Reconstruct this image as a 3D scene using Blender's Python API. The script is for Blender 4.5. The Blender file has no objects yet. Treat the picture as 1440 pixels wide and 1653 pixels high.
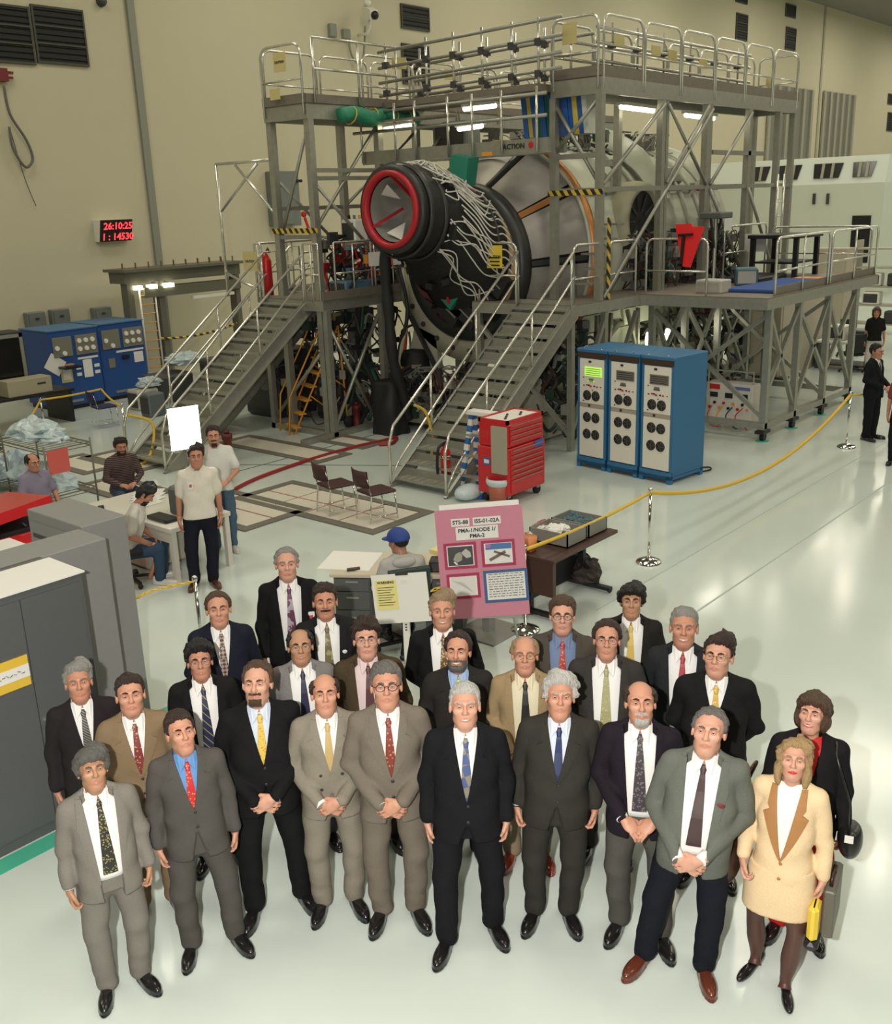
import bpy, math, random
import numpy as np
from mathutils import Vector, Matrix
random.seed(7); np.random.seed(7)
SC = bpy.context.scene; COL = SC.collection
R_ = math.radians
# ---------------------------------------------------------------- camera
F_PX, PITCH, ROLL = 1627.3, 0.29749, -0.0347
CAM = np.array([-18.37, -7.81, 4.61]); HEAD = R_(41)          # heading of the view: world X runs along the work stand
_f = np.array([math.cos(HEAD), math.sin(HEAD), 0.]); _r = np.array([math.sin(HEAD), -math.cos(HEAD), 0.]); _z = np.array([0, 0, 1.])
FW = math.cos(PITCH)*_f - math.sin(PITCH)*_z; _u = math.sin(PITCH)*_f + math.cos(PITCH)*_z
RT = math.cos(ROLL)*_r + math.sin(ROLL)*_u; UP = -math.sin(ROLL)*_r + math.cos(ROLL)*_u
cd = bpy.data.cameras.new('camera'); cam = bpy.data.objects.new('camera', cd); COL.objects.link(cam)
cd.sensor_fit = 'HORIZONTAL'; cd.sensor_width = 36; cd.lens = F_PX/1440*36; cd.clip_end = 300
M4 = Matrix(((RT[0], UP[0], -FW[0], CAM[0]), (RT[1], UP[1], -FW[1], CAM[1]), (RT[2], UP[2], -FW[2], CAM[2]), (0, 0, 0, 1)))
cam.matrix_world = M4; SC.camera = cam
def ray(px, py): return FW + RT*(px-720)/F_PX - UP*(py-826.5)/F_PX
def fz(px, py, z=0.):                                          # photo point -> place on the level z
    d = ray(px, py); return CAM + d*(z-CAM[2])/d[2]
def onx(px, py, X): d = ray(px, py); return CAM + d*(X-CAM[0])/d[0]
def ony(px, py, Y): d = ray(px, py); return CAM + d*(Y-CAM[1])/d[1]
def proj(P): d = np.asarray(P, float)-CAM; z = d@FW; return np.array([720+F_PX*(d@RT)/z, 826.5-F_PX*(d@UP)/z])
# ---------------------------------------------------------------- light and exposure
w = bpy.data.worlds.new('world'); SC.world = w; w.use_nodes = True
w.node_tree.nodes['Background'].inputs[0].default_value = (0.9, 0.92, 0.85, 1); w.node_tree.nodes['Background'].inputs[1].default_value = 0.25
SC.view_settings.view_transform = 'Standard'; SC.view_settings.look = 'None'; SC.view_settings.gamma = 1; SC.view_settings.use_curve_mapping = False
SC.view_settings.exposure = 0.0
CEIL = 15.2
def area(name, loc, size, power, col, shape='DISK', rot=(0, 0, 0), size_y=None):
    l = bpy.data.lights.new(name, 'AREA'); l.shape = shape; l.size = size; l.energy = power; l.color = col
    if size_y: l.size_y = size_y
    o = bpy.data.objects.new(name, l); COL.objects.link(o); o.location = loc; o.rotation_euler = rot; return o
LAMPCOL = (1.0, 0.93, 0.76)
for ix in range(9):                                            # broad high bay lamp fields in rows under the roof
    for iy in range(4):
        area('high_bay_lamp_light', (-20+ix*11.5, -18+iy*10, CEIL-.4), 4.5, 365, LAMPCOL)
for q_ in ((1362, 950), (1416, 1391)):                          # two bare lamps whose mirror images show on the polished floor
    Q = fz(*q_); d = ray(*q_); d = d*np.array([1, 1, -1]); L = Q+d*(CEIL-.5)/d[2]; area('bare_high_bay_lamp_light', tuple(L), .45, 70, LAMPCOL)
fl = bpy.data.lights.new('camera_flash_light', 'SPOT'); fl.energy = 2000; fl.color = (1, .96, .91); fl.shadow_soft_size = .05; fl.spot_size = R_(80); fl.spot_blend = .6
flo = bpy.data.objects.new('camera_flash_light', fl); COL.objects.link(flo); flo.location = Vector(CAM - RT*.45 + UP*.12)
flo.rotation_euler = Vector(fz(720, 1150)-np.array(flo.location)).to_track_quat('-Z', 'Y').to_euler()
# ---------------------------------------------------------------- materials
MATS = {}
def mat(name, col, rough=.5, metal=0., bump=0., bscale=40., var=0., vscale=6., emit=0., spec=.5, alpha=1., trans=0., coat=0.):
    if name in MATS: return MATS[name]
    m = bpy.data.materials.new(name); m.use_nodes = True; n = m.node_tree.nodes; L = m.node_tree.links; b = n['Principled BSDF']
    b.inputs['Base Color'].default_value = (*col, 1); b.inputs['Roughness'].default_value = rough; b.inputs['Metallic'].default_value = metal
    b.inputs['Specular IOR Level'].default_value = spec; b.inputs['Coat Weight'].default_value = coat
    if alpha < 1: b.inputs['Alpha'].default_value = alpha
    if trans: b.inputs['Transmission Weight'].default_value = trans
    if emit: b.inputs['Emission Color'].default_value = (*col, 1); b.inputs['Emission Strength'].default_value = emit
    if bump or var:
        tc = n.new('ShaderNodeTexCoord')
    if var:
        t = n.new('ShaderNodeTexNoise'); t.inputs['Scale'].default_value = vscale; t.inputs['Detail'].default_value = 4; L.new(tc.outputs['Object'], t.inputs['Vector'])
        x = n.new('ShaderNodeMix'); x.data_type = 'RGBA'; x.inputs[6].default_value = (*[c*(1-var) for c in col], 1); x.inputs[7].default_value = (*[min(1, c*(1+var)) for c in col], 1)
        L.new(t.outputs['Fac'], x.inputs[0]); L.new(x.outputs[2], b.inputs['Base Color'])
    if bump:
        t2 = n.new('ShaderNodeTexNoise'); t2.inputs['Scale'].default_value = bscale; t2.inputs['Detail'].default_value = 3; L.new(tc.outputs['Object'], t2.inputs['Vector'])
        bp = n.new('ShaderNodeBump'); bp.inputs['Strength'].default_value = bump; bp.inputs['Distance'].default_value = .02; L.new(t2.outputs['Fac'], bp.inputs['Height']); L.new(bp.outputs['Normal'], b.inputs['Normal'])
    MATS[name] = m; return m
def stripes(name, c1, c2, scale, rot=(0, 0, 0), rough=.5, sharp=True, kind='wave', ratio=.5):
    if name in MATS: return MATS[name]
    m = mat(name, c1, rough); n = m.node_tree.nodes; L = m.node_tree.links; b = n['Principled BSDF']
    tc = n.new('ShaderNodeTexCoord'); mp = n.new('ShaderNodeMapping'); mp.inputs['Rotation'].default_value = rot; L.new(tc.outputs['Object'], mp.inputs['Vector'])
    if kind == 'wave':
        t = n.new('ShaderNodeTexWave'); t.inputs['Scale'].default_value = scale; out = t.outputs['Fac']
    elif kind == 'check':
        t = n.new('ShaderNodeTexChecker'); t.inputs['Scale'].default_value = scale; out = t.outputs['Fac']
    elif kind == 'dots':
        t = n.new('ShaderNodeTexVoronoi'); t.inputs['Scale'].default_value = scale; out = t.outputs['Distance']; c1, c2 = c2, c1
    else:
        t = n.new('ShaderNodeTexNoise'); t.inputs['Scale'].default_value = scale; t.inputs['Detail'].default_value = 3; out = t.outputs['Fac']
    L.new(mp.outputs['Vector'], t.inputs['Vector'])
    cr = n.new('ShaderNodeValToRGB'); cr.color_ramp.interpolation = 'CONSTANT' if sharp else 'LINEAR'
    cr.color_ramp.elements[0].color = (*c1, 1); cr.color_ramp.elements[1].color = (*c2, 1); cr.color_ramp.elements[1].position = ratio
    L.new(out, cr.inputs['Fac']); L.new(cr.outputs['Color'], b.inputs['Base Color']); return m
# ---------------------------------------------------------------- mesh helpers
class MB:
    def __init__(s): s.v = []; s.f = []; s.m = []; s.cur = 0
    def add(s, vs, fs):
        k = len(s.v); s.v += [tuple(map(float, p)) for p in vs]; s.f += [tuple(i+k for i in q) for q in fs]; s.m += [s.cur]*len(fs); return s
    def box(s, a, b, bev=0):
        x0, y0, z0 = [min(a[i], b[i]) for i in range(3)]; x1, y1, z1 = [max(a[i], b[i]) for i in range(3)]
        if bev <= 0:
            return s.add([(x0, y0, z0), (x1, y0, z0), (x1, y1, z0), (x0, y1, z0), (x0, y0, z1), (x1, y0, z1), (x1, y1, z1), (x0, y1, z1)],
                         [(0, 3, 2, 1), (4, 5, 6, 7), (0, 1, 5, 4), (1, 2, 6, 5), (2, 3, 7, 6), (3, 0, 4, 7)])
        c = bev; vs = []; fs = []
        for (X, Y) in ((x0, y0), (x1, y0), (x1, y1), (x0, y1)):
            sx = 1 if X == x0 else -1; sy = 1 if Y == y0 else -1
            vs += [(X, Y+sy*c), (X+sx*c, Y)] if (sx*sy > 0) else [(X+sx*c, Y), (X, Y+sy*c)]
        rows = [(z0, c), (z0+c, 0), (z1-c, 0), (z1, c)]; V = []; cx, cy = (x0+x1)/2, (y0+y1)/2
        for z, ins in rows:
            for x, y in vs:
                V.append((x + (ins*.7 if x < cx else -ins*.7)*(ins > 0), y + (ins*.7 if y < cy else -ins*.7)*(ins > 0), z))
        for r in range(3):
            for i in range(8): j = (i+1) % 8; fs.append((r*8+i, r*8+j, r*8+8+j, r*8+8+i))
        fs += [tuple(reversed(range(8))), tuple(range(24, 32))]
        return s.add(V, fs)
    def obox(s, c, ax, hs):                                    # oriented box: centre, three axes, half sizes
        c = np.array(c, float); A = [np.array(a, float)/np.linalg.norm(a)*h for a, h in zip(ax, hs)]
        vs = [c+sx*A[0]+sy*A[1]+sz*A[2] for sz in (-1, 1) for sx, sy in ((-1, -1), (1, -1), (1, 1), (-1, 1))]
        return s.add(vs, [(0, 3, 2, 1), (4, 5, 6, 7), (0, 1, 5, 4), (1, 2, 6, 5), (2, 3, 7, 6), (3, 0, 4, 7)])
    def bar(s, a, b, w, h=None, up=(0, 0, 1)):
        a = np.array(a, float); b = np.array(b, float); h = h or w; d = b-a; l = np.linalg.norm(d); d /= l; u = np.array(up, float)
        if abs(d@u) > .95: u = np.array([1., 0, 0])
        x = np.cross(d, u); x /= np.linalg.norm(x); y = np.cross(x, d); return s.obox((a+b)/2, (d, x, y), (l/2, w/2, h/2))
    def tube(s, pts, r, n=8, closed=False, caps=True):
        P = [np.array(p, float) for p in pts]; N = len(P); rr = r if hasattr(r, '__len__') else [r]*N; vs = []; fs = []; prev = None
        for i in range(N):
            a = P[i-1] if (i > 0 or closed) else P[0]; b = P[(i+1) % N] if (i < N-1 or closed) else P[-1]; d = b-a; d /= (np.linalg.norm(d)+1e-12)
            if prev is None:
                u = np.array([0, 0, 1.]) if abs(d[2]) < .9 else np.array([1., 0, 0]); x = np.cross(d, u)
            else: x = prev-d*(prev@d)
            x /= np.linalg.norm(x); prev = x; y = np.cross(d, x)
            vs += [P[i]+rr[i]*(x*math.cos(2*math.pi*k/n)+y*math.sin(2*math.pi*k/n)) for k in range(n)]
        for i in range(N if closed else N-1):
            j = (i+1) % N
            for k in range(n): k2 = (k+1) % n; fs.append((i*n+k, i*n+k2, j*n+k2, j*n+k))
        if caps and not closed: fs += [tuple(reversed(range(n))), tuple((N-1)*n+k for k in range(n))]
        return s.add(vs, fs)
    def lathe(s, prof, c=(0, 0, 0), ax='z', n=24, a0=0, a1=360, cap=False):
        vs = []; fs = []; full = abs(a1-a0) >= 359.9; m = n if full else n+1
        for (r, t) in prof:
            for k in range(m):
                a = R_(a0+(a1-a0)*k/n); p = (r*math.cos(a), r*math.sin(a), t)
                if ax == 'x': p = (t, p[0], p[1])
                if ax == 'y': p = (p[0], t, p[1])
                vs.append((p[0]+c[0], p[1]+c[1], p[2]+c[2]))
        for i in range(len(prof)-1):
            for k in range(n): k2 = (k+1) % m; fs.append((i*m+k, i*m+k2, (i+1)*m+k2, (i+1)*m+k))
        if cap: fs += [tuple(reversed(range(m))), tuple((len(prof)-1)*m+k for k in range(m))]
        return s.add(vs, fs)
    def prism(s, poly, d):                                     # 3D polygon pushed along the vector d
        n = len(poly); d = np.array(d, float); P = [np.array(p, float) for p in poly]
        return s.add(P+[p+d for p in P], [tuple(reversed(range(n))), tuple(range(n, 2*n))]+[(i, (i+1) % n, n+(i+1) % n, n+i) for i in range(n)])
    def ball(s, c, r, n=12, m=8):
        r = r if hasattr(r, '__len__') else (r, r, r); vs = []; fs = []
        for i in range(m+1):
            t = math.pi*i/m
            for k in range(n): a = 2*math.pi*k/n; vs.append((c[0]+r[0]*math.sin(t)*math.cos(a), c[1]+r[1]*math.sin(t)*math.sin(a), c[2]+r[2]*math.cos(t)))
        for i in range(m):
            for k in range(n): k2 = (k+1) % n; fs.append((i*n+k, (i+1)*n+k, (i+1)*n+k2, i*n+k2))
        return s.add(vs, fs)
    def mesh(s, name, smooth=False):
        me = bpy.data.meshes.new(name); me.from_pydata(s.v, [], s.f); me.update()
        if any(s.m): me.polygons.foreach_set('material_index', s.m)
        if smooth: me.polygons.foreach_set('use_smooth', [True]*len(s.f))
        return me
    def build(s, name, m, parent=None, smooth=False):
        me = s.mesh(name, smooth)
        for q in (m if isinstance(m, (list, tuple)) else [m]): me.materials.append(q)
        return link(name, me, parent)
def link(name, me, parent=None):
    o = bpy.data.objects.new(name, me); COL.objects.link(o)
    if parent is not None: o.parent = parent
    return o
def tag(o, label, cat, group=None):
    o['label'] = label; o['category'] = cat
    if group: o['group'] = group
    return o
def thing(name, label, cat, loc=(0, 0, 0), rz=0., group=None):
    o = bpy.data.objects.new(name, None); COL.objects.link(o); o.location = Vector([float(c) for c in loc]); o.rotation_euler = (0, 0, rz); o.empty_display_size = .1
    return tag(o, label, cat, group)
def struct(o): o['kind'] = 'structure'; return o
def copy_tree(o, parent=None):
    c = o.copy(); COL.objects.link(c); c.parent = parent
    for ch in list(o.children): copy_tree(ch, c)
    return c
def text_mesh(txt, size, depth=.002, bold=0.):
    cu = bpy.data.curves.new('lettering', 'FONT'); cu.body = txt; cu.size = size; cu.extrude = depth; cu.align_x = 'CENTER'; cu.align_y = 'CENTER'; cu.resolution_u = 2; cu.offset = bold
    o = bpy.data.objects.new('lettering', cu); COL.objects.link(o); bpy.context.view_layer.update()
    me = bpy.data.meshes.new_from_object(o.evaluated_get(bpy.context.evaluated_depsgraph_get())); bpy.data.objects.remove(o); me.name = 'lettering'; return me
def lettering(txt, size, m, parent, loc, rot, bold=0., name='lettering'):
    me = text_mesh(txt, size, bold=bold); me.materials.clear(); me.materials.append(m); o = link(name, me, parent); o.location = loc; o.rotation_euler = rot; return o
def arc(c, r, a0, a1, n, e1, e2):
    c = np.array(c, float); e1 = np.array(e1, float); e2 = np.array(e2, float)
    return [c+r*(math.cos(R_(a0+(a1-a0)*k/n))*e1+math.sin(R_(a0+(a1-a0)*k/n))*e2) for k in range(n+1)]
def spline(pts, n=6):
    P = [np.array(p, float) for p in pts]; out = []
    for i in range(len(P)-1):
        p0 = P[max(i-1, 0)]; p1 = P[i]; p2 = P[i+1]; p3 = P[min(i+2, len(P)-1)]
        for k in range(n):
            t = k/n; out.append(.5*((2*p1)+(p2-p0)*t+(2*p0-5*p1+4*p2-p3)*t*t+(3*p1-p0-3*p2+p3)*t**3))
    return out+[P[-1]]
def sag(a, b, drop, n=14):
    a = np.array(a, float); b = np.array(b, float); return [a+(b-a)*t-np.array([0, 0, drop*4*t*(1-t)]) for t in np.linspace(0, 1, n+1)]
# shared materials
ALU = mat('brushed_aluminium', (.36, .36, .31), .40, .6, var=.18, vscale=9); ALUB = mat('bright_aluminium_tube', (.68, .67, .60), .25, .75)
DECK = mat('dull_deck_plate', (.20, .175, .14), .6, .2, var=.2, vscale=12); STEELD = mat('dark_steel', (.06, .06, .06), .5, .3); CHROME = mat('chrome', (.75, .75, .72), .08, 1.)
BLACK = mat('black_plastic', (.012, .012, .014), .45); WHITE = mat('white_paint', (.78, .77, .70), .5); PAPER = mat('paper', (.74, .73, .68), .7); REDP = mat('red_enamel', (.55, .015, .02), .3, coat=.3)
YEL = mat('yellow_rope', (.75, .5, .05), .6, bump=.6, bscale=120); YSIGN = mat('yellow_sign', (.58, .50, .22), .7); INK = mat('ink', (.02, .02, .02), .6)
ORANGE = mat('orange_paint', (.72, .32, .03), .5); GREYC = mat('grey_cabinet_paint', (.235, .235, .225), .5, var=.06, vscale=20); GREYD = mat('dark_grey_cabinet_paint', (.095, .10, .10), .5, var=.06, vscale=20); RUBBER = mat('rubber', (.015, .015, .015), .8)
BLUEC = mat('blue_cabinet_paint', (.018, .075, .27), .5); TEALB = mat('blue_rack_paint', (.03, .15, .31), .45); GLOW = mat('tube_lamp_glow', (1, .93, .66), .5, emit=9.)
HAZ = stripes('hazard_stripes', (.02, .02, .02), (.62, .44, .05), 2.6, (0, R_(45), R_(45)))
# ================================================================ the room
WY = 18.0; X0, X1, YR = -29., 85., -26.
floor_m = mat('floor_epoxy', (.60, .67, .62), .16, spec=.45, var=.05, vscale=.6, coat=.0)
def _floor():
    n = floor_m.node_tree.nodes; L = floor_m.node_tree.links; b = n['Principled BSDF']; tc = n.new('ShaderNodeTexCoord')
    t = n.new('ShaderNodeTexNoise'); t.inputs['Scale'].default_value = 1.3; t.inputs['Detail'].default_value = 6; L.new(tc.outputs['Object'], t.inputs['Vector'])
    mr = n.new('ShaderNodeMapRange'); mr.inputs[3].default_value = .07; mr.inputs[4].default_value = .20; L.new(t.outputs['Fac'], mr.inputs[0]); L.new(mr.outputs[0], b.inputs['Roughness'])
_floor()
struct(MB().box((X0, YR, -.3), (X1, WY, 0)).build('floor', floor_m))
wall_m = mat('wall_paint', (.56, .52, .37), .75, var=.03, vscale=1.5, bump=.08, bscale=60)
wall_d = mat('wall_paint_dull', (.20, .19, .16), .8)
struct(MB().box((X0, WY, -.3), (X1, WY+.4, CEIL+.3)).build('wall_left', wall_m))
struct(MB().box((X0, YR-.4, -.3), (X1, YR, CEIL+.3)).build('wall_right', wall_d))
struct(MB().box((X0-.4, YR, -.3), (X0, WY, CEIL+.3)).build('wall_back', wall_d))
struct(MB().box((X1, YR, -.3), (X1+.4, WY, CEIL+.3)).build('wall_far', wall_m))
struct(MB().box((X0, YR, CEIL), (X1, WY, CEIL+.3)).build('ceiling', mat('ceiling_paint', (.22, .21, .18), .8)))
tm = mat('grey_conduit', (.25, .26, .21), .55)
cx = ony(240, 290, WY)[0]
struct(MB().box((cx-.11, WY-.09, 0), (cx+.11, WY, CEIL)).build('trim_1', tm))
sx = ony(1325, 120, WY)[0]; struct(MB().box((sx-.12, WY-.06, 0), (sx+.12, WY, CEIL)).build('trim_2', mat('seam_grey', (.36, .34, .26), .7)))
# dark louvred windows high in the wall
lou = mat('dark_louvre', (.014, .014, .012), .7); fram = mat('louvre_frame', (.06, .06, .05), .6)
def window(i, x0, x1, z0, z1, rows=3, slats=True):
    f = struct(MB().box((x0, WY-.05, z0), (x1, WY+.02, z1)).build('window_%d' % i, lou))
    b = MB(); t = .05
    for a, c in (((x0-t, z0-t), (x1+t, z0)), ((x0-t, z1), (x1+t, z1+t)), ((x0-t, z0), (x0, z1)), ((x1, z0), (x1+t, z1))): b.box((a[0], WY-.07, a[1]), (c[0], WY, c[1]))
    b.build('window_frame', fram, f)
    for k in range(1, rows): z = z0+(z1-z0)*k/rows; MB().box((x0, WY-.075, z-.02), (x1, WY-.05, z+.02)).build('transom', fram, f)
    if slats:
        me = None; n = max(4, int((z1-z0)/.13))
        for k in range(n):
            z = z0+(z1-z0)*(k+.5)/n
            if me is None: me = MB().obox((0, 0, 0), ((1, 0, 0), (0, 1, -.6), (0, .6, 1)), ((x1-x0)/2, .035, .006)).mesh('slat'); me.materials.append(lou)
            o = link('slat', me, f); o.location = ((x0+x1)/2, WY-.055, z)
    return f
wi = 1
for (l, r, t, b, rows) in ((-75, 47, 8, 96, 3), (57, 134, 16, 101, 3), (648, 690, 12, 46, 2), (650, 690, 75, 135, 3), (1188, 1205, -14, 4, 1), (1188, 1205, 24, 64, 3), (1268, 1283, 9, 27, 1), (1268, 1283, 46, 80, 3), (1433, 1445, 153, 168, 1), (1432, 1446, 183, 211, 2)):
    ym = (t+b)/2; xa = ony(l, ym, WY)[0]; xb = ony(r, ym, WY)[0]; xm = (l+r)/2
    window(wi, xa, xb, ony(xm, b, WY)[2], ony(xm, t, WY)[2], rows); wi += 1
# tall sectional doors far along the wall
dm = mat('door_grey_panel', (.20, .20, .16), .6); dm2 = mat('door_rib', (.34, .33, .26), .6)
for i, (l, r, t, b) in enumerate(((1238, 1306, 140, 262), (1326, 1374, 150, 262))):
    xa = ony(l, 200, WY)[0]; xb = ony(r, 200, WY)[0]; zt = ony((l+r)/2, t, WY)[2]
    d = struct(MB().box((xa, WY-.05, 0), (xb, WY+.02, zt)).build('door_%d' % (i+1), dm))
    for k in range(6): x = xa+(xb-xa)*k/5; MB().box((x-.16, WY-.16, 0), (x+.16, WY-.05, zt)).build('rib', dm2, d)
# things on the wall
c = ony(178, 372, WY); zc = c[2]
t = thing('digital_clock', 'black wall clock with two rows of red glowing digits', 'clock', (c[0], WY, zc))
hw = .5*abs(ony(193, 372, WY)[0]-ony(141, 372, WY)[0]); hh = .5*abs(ony(166, 356, WY)[2]-ony(166, 391, WY)[2])
MB().prism([(-hw, 0, -hh), (-hw, 0, hh), (-hw, -.36, hh), (-hw, -.2, -hh)], (2*hw, 0, 0)).build('housing', WHITE, t)
nrm = np.array([0, -2*hh, -.16]); nrm /= np.linalg.norm(nrm); upv = np.array([0, -.16, 2*hh]); upv /= np.linalg.norm(upv)
MB().obox(np.array([0, -.28, 0])+nrm*.012, ((1, 0, 0), upv, nrm), (hw, hh*1.02, .012)).build('face', BLACK, t)
RG = mat('red_digit_glow', (1, .05, .06), .5, emit=1.6)
tilt = math.atan2(.16, 2*hh)
lettering('26:10:25', .26, RG, t, Vector(np.array([.05, -.28, 0])+nrm*.03+upv*.12), (R_(90)+tilt, 0, 0), .006, 'digits')
lettering('1 : 14530', .26, RG, t, Vector(np.array([.05, -.28, 0])+nrm*.03-upv*.17), (R_(90)+tilt, 0, 0), .006, 'digits')
c = ony(5, 122, WY); t = thing('wall_hose_reel', 'red wall bracket with a looped grey hose hanging below', 'hose', (c[0], WY, c[2]))
b = MB(); b.box((-.2, -.2, -.15), (.03, -.01, .15)); b.box((.03, -.15, .03), (.2, -.08, .09)); b.box((.03, -.15, -.08), (.18, -.08, -.03)); b.build('bracket', mat('dull_red', (.16, .012, .015), .5), t)
MB().tube(spline([(-.1, -.15, -.25), (-.05, -.15, -.9), (.28, -.15, -1.5), (.38, -.15, -1.95), (.15, -.15, -2.15), (-.1, -.15, -1.7), (-.12, -.15, -1.2)]), .035, 8).build('hose', mat('hose_grey', (.14, .13, .11), .6), t, True)
MB().tube(spline([(-.1, -.12, -1.2), (.1, -.12, -2.4), (.3, -.12, -3.1)]), .012, 6).build('cord', mat('hose_grey', (.14, .13, .11), .6), t, True)
c = ony(162, 3, WY); tag(MB().lathe([(.001, -.16), (.1, -.16), (.13, -.06), (.13, 0)], (c[0], WY, c[2]), 'y', 14).build('wall_horn', STEELD, None, True), 'small round dark fixture high on the wall', 'fixture')
# surveillance camera with its junction boxes
c = ony(574, 28, WY); t = thing('surveillance_camera', 'white wall camera on a bracket with a looping cable', 'camera', (c[0], WY-.07, c[2]))
MB().tube([(0, 0, -.55), (0, -.45, -.55), (0, -.55, -.4), (0, -.55, -.15)], .05, 8).build('bracket', WHITE, t, True)
MB().obox((0, -.6, .05), ((-.35, -.9, -.35), (.9, -.35, 0), (0, 0, 1)), (.32, .14, .15)).build('housing', WHITE, t)
MB().ball((-.13, -.94, -.08), .13).build('lens', BLACK, t, True); MB().ball((0, -.5, .35), (.13, .13, .1)).build('dome', WHITE, t, True)
MB().tube(spline([(-.55, -.1, -.7), (-.5, -.15, -1.2), (-.2, -.15, -1.45), (.05, -.15, -1.2), (.05, -.3, -.3)]), .035, 8).build('cable', tm, t, True)
for (l, tt, r, bb, nm) in ((528, 38, 540, 61, 'left of the wall camera'), (550, 47, 562, 65, 'just under the wall camera')):
    a = ony(l, tt, WY); e = ony(r, bb, WY); o = MB().box((a[0], WY-.15, e[2]), (e[0], WY, a[2]), .02).build('junction_box', tm); tag(o, 'small grey junction box on the wall '+nm, 'junction box')
# electrical cabinet on the wall behind the stand and the grey boxes over the blue cabinets
a = ony(427, 277, WY); e = ony(474, 364, WY); t = thing('electrical_cabinet', 'tall grey electrical cabinet on the wall behind the scaffold', 'cabinet', (a[0], WY-.01, e[2])); W_ = e[0]-a[0]; H_ = a[2]-e[2]
ec = mat('panel_grey', (.17, .19, .17), .5); MB().box((0, -.4, 0), (W_, 0, H_), .02).build('body', ec, t); MB().box((.06, -.43, .06), (W_*.7, -.4, H_-.06)).build('door', ec, t)
for k in range(3): MB().lathe([(.001, -.46), (.05, -.46), (.05, -.4)], (W_*.8+k*.13, 0, H_-.3), 'y', 10).build('gauge', BLACK, t)
for i, (l, tt, r, bb, nm) in enumerate(((36, 505, 70, 530, 'leftmost of the three'), (76, 500, 109, 526, 'middle one of the three'), (144, 497, 176, 520, 'above the right blue cabinet'))):
    a = ony(l, tt, WY); e = ony(r, bb, WY); t = thing('breaker_box', 'grey breaker box on the wall behind the blue cabinets, '+nm, 'electrical box', (a[0], WY, e[2]))
    MB().box((0, -.22, 0), (e[0]-a[0], 0, a[2]-e[2]), .02).build('body', ec, t); MB().box((.05, -.24, .05), (e[0]-a[0]-.05, -.22, a[2]-e[2]-.05)).build('cover', ec, t); MB().box(((e[0]-a[0])/2-.05, -.27, (a[2]-e[2])*.6), ((e[0]-a[0])/2+.05, -.24, (a[2]-e[2])*.68)).build('latch', STEELD, t)
# floor hatches: pale panels in dark frames flush with the floor
hatch_m = mat('hatch_panel', (.66, .62, .52), .5, var=.05); hf = mat('hatch_frame', (.16, .15, .12), .6); redline = mat('red_joint', (.30, .05, .03), .6)
def hatch(lab, x0, x1, y0, y1, nx, ny):
    t = thing('floor_hatch', lab, 'hatch', ((x0+x1)/2, (y0+y1)/2, 0), 0, 'floor hatches'); W, H = (x1-x0)/2, (y1-y0)/2; b = MB(); e = .16
    for a, c in (((-W-e, -H-e), (W+e, -H)), ((-W-e, H), (W+e, H+e)), ((-W-e, -H), (-W, H)), ((W, -H), (W+e, H))): b.box((a[0], a[1], 0), (c[0], c[1], .022))
    b.build('frame', hf, t); MB().box((-W, -H, 0), (W, H, .008)).build('joint_bed', redline, t); pm = None
    for i in range(nx):
        for j in range(ny):
            if pm is None: pm = MB().box((-W/nx+.02, -H/ny+.02, .0), (W/nx-.02, H/ny-.02, .018)).mesh('panel'); pm.materials.append(hatch_m)
            o = link('panel', pm, t); o.location = (-W+(2*i+1)*W/nx, -H+(2*j+1)*H/ny, 0)
hatch('pale panelled floor hatch under the two brown chairs', -8.35, -7.3, 2.35, 5.35, 2, 4)
hatch('pale floor hatch behind the man in jeans beside the light panel', -9.35, -8.3, 4.05, 5.8, 2, 1)
hatch('narrow pale floor hatch under the left platform front', -5.9, -5.3, 6.2, 9.0, 1, 1)
hatch('pale floor hatch under the left platform posts', -4.6, -4.2, 6.3, 7.3, 1, 1)
hatch('small pale floor hatch by the wire shelf cart', -8.3, -7.7, 8.6, 10.3, 1, 1)
hatch('pale floor hatch at the foot of the wire shelf cart', -9.5, -8.9, 6.9, 8.4, 1, 1)
hatch('pale floor hatch behind the man in the striped sweater', -8.9, -8.3, 9.3, 10.6, 1, 1)
for nm, a, c in (('thin dark floor seam running toward the right stair', (-9.2, 6.9), (-3.3, 6.9)), ('thin dark floor seam near the right staircase foot', (-7.3, 7.9), (-5.0, 4.2)), ('long floor seam crossing the open floor on the right', (-9.0, -1.95), (14, -1.95)), ('second long floor seam crossing the open floor on the right', (-9.0, -2.9), (14, -2.9))):
    o = struct(MB().bar((a[0], a[1], .002), (c[0], c[1], .002), .022, .006).build('trim_3', mat('seam_green', (.05, .10, .06), .6) if 'thin' in nm else mat('seam_faint', (.46, .53, .48), .4)))
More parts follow.
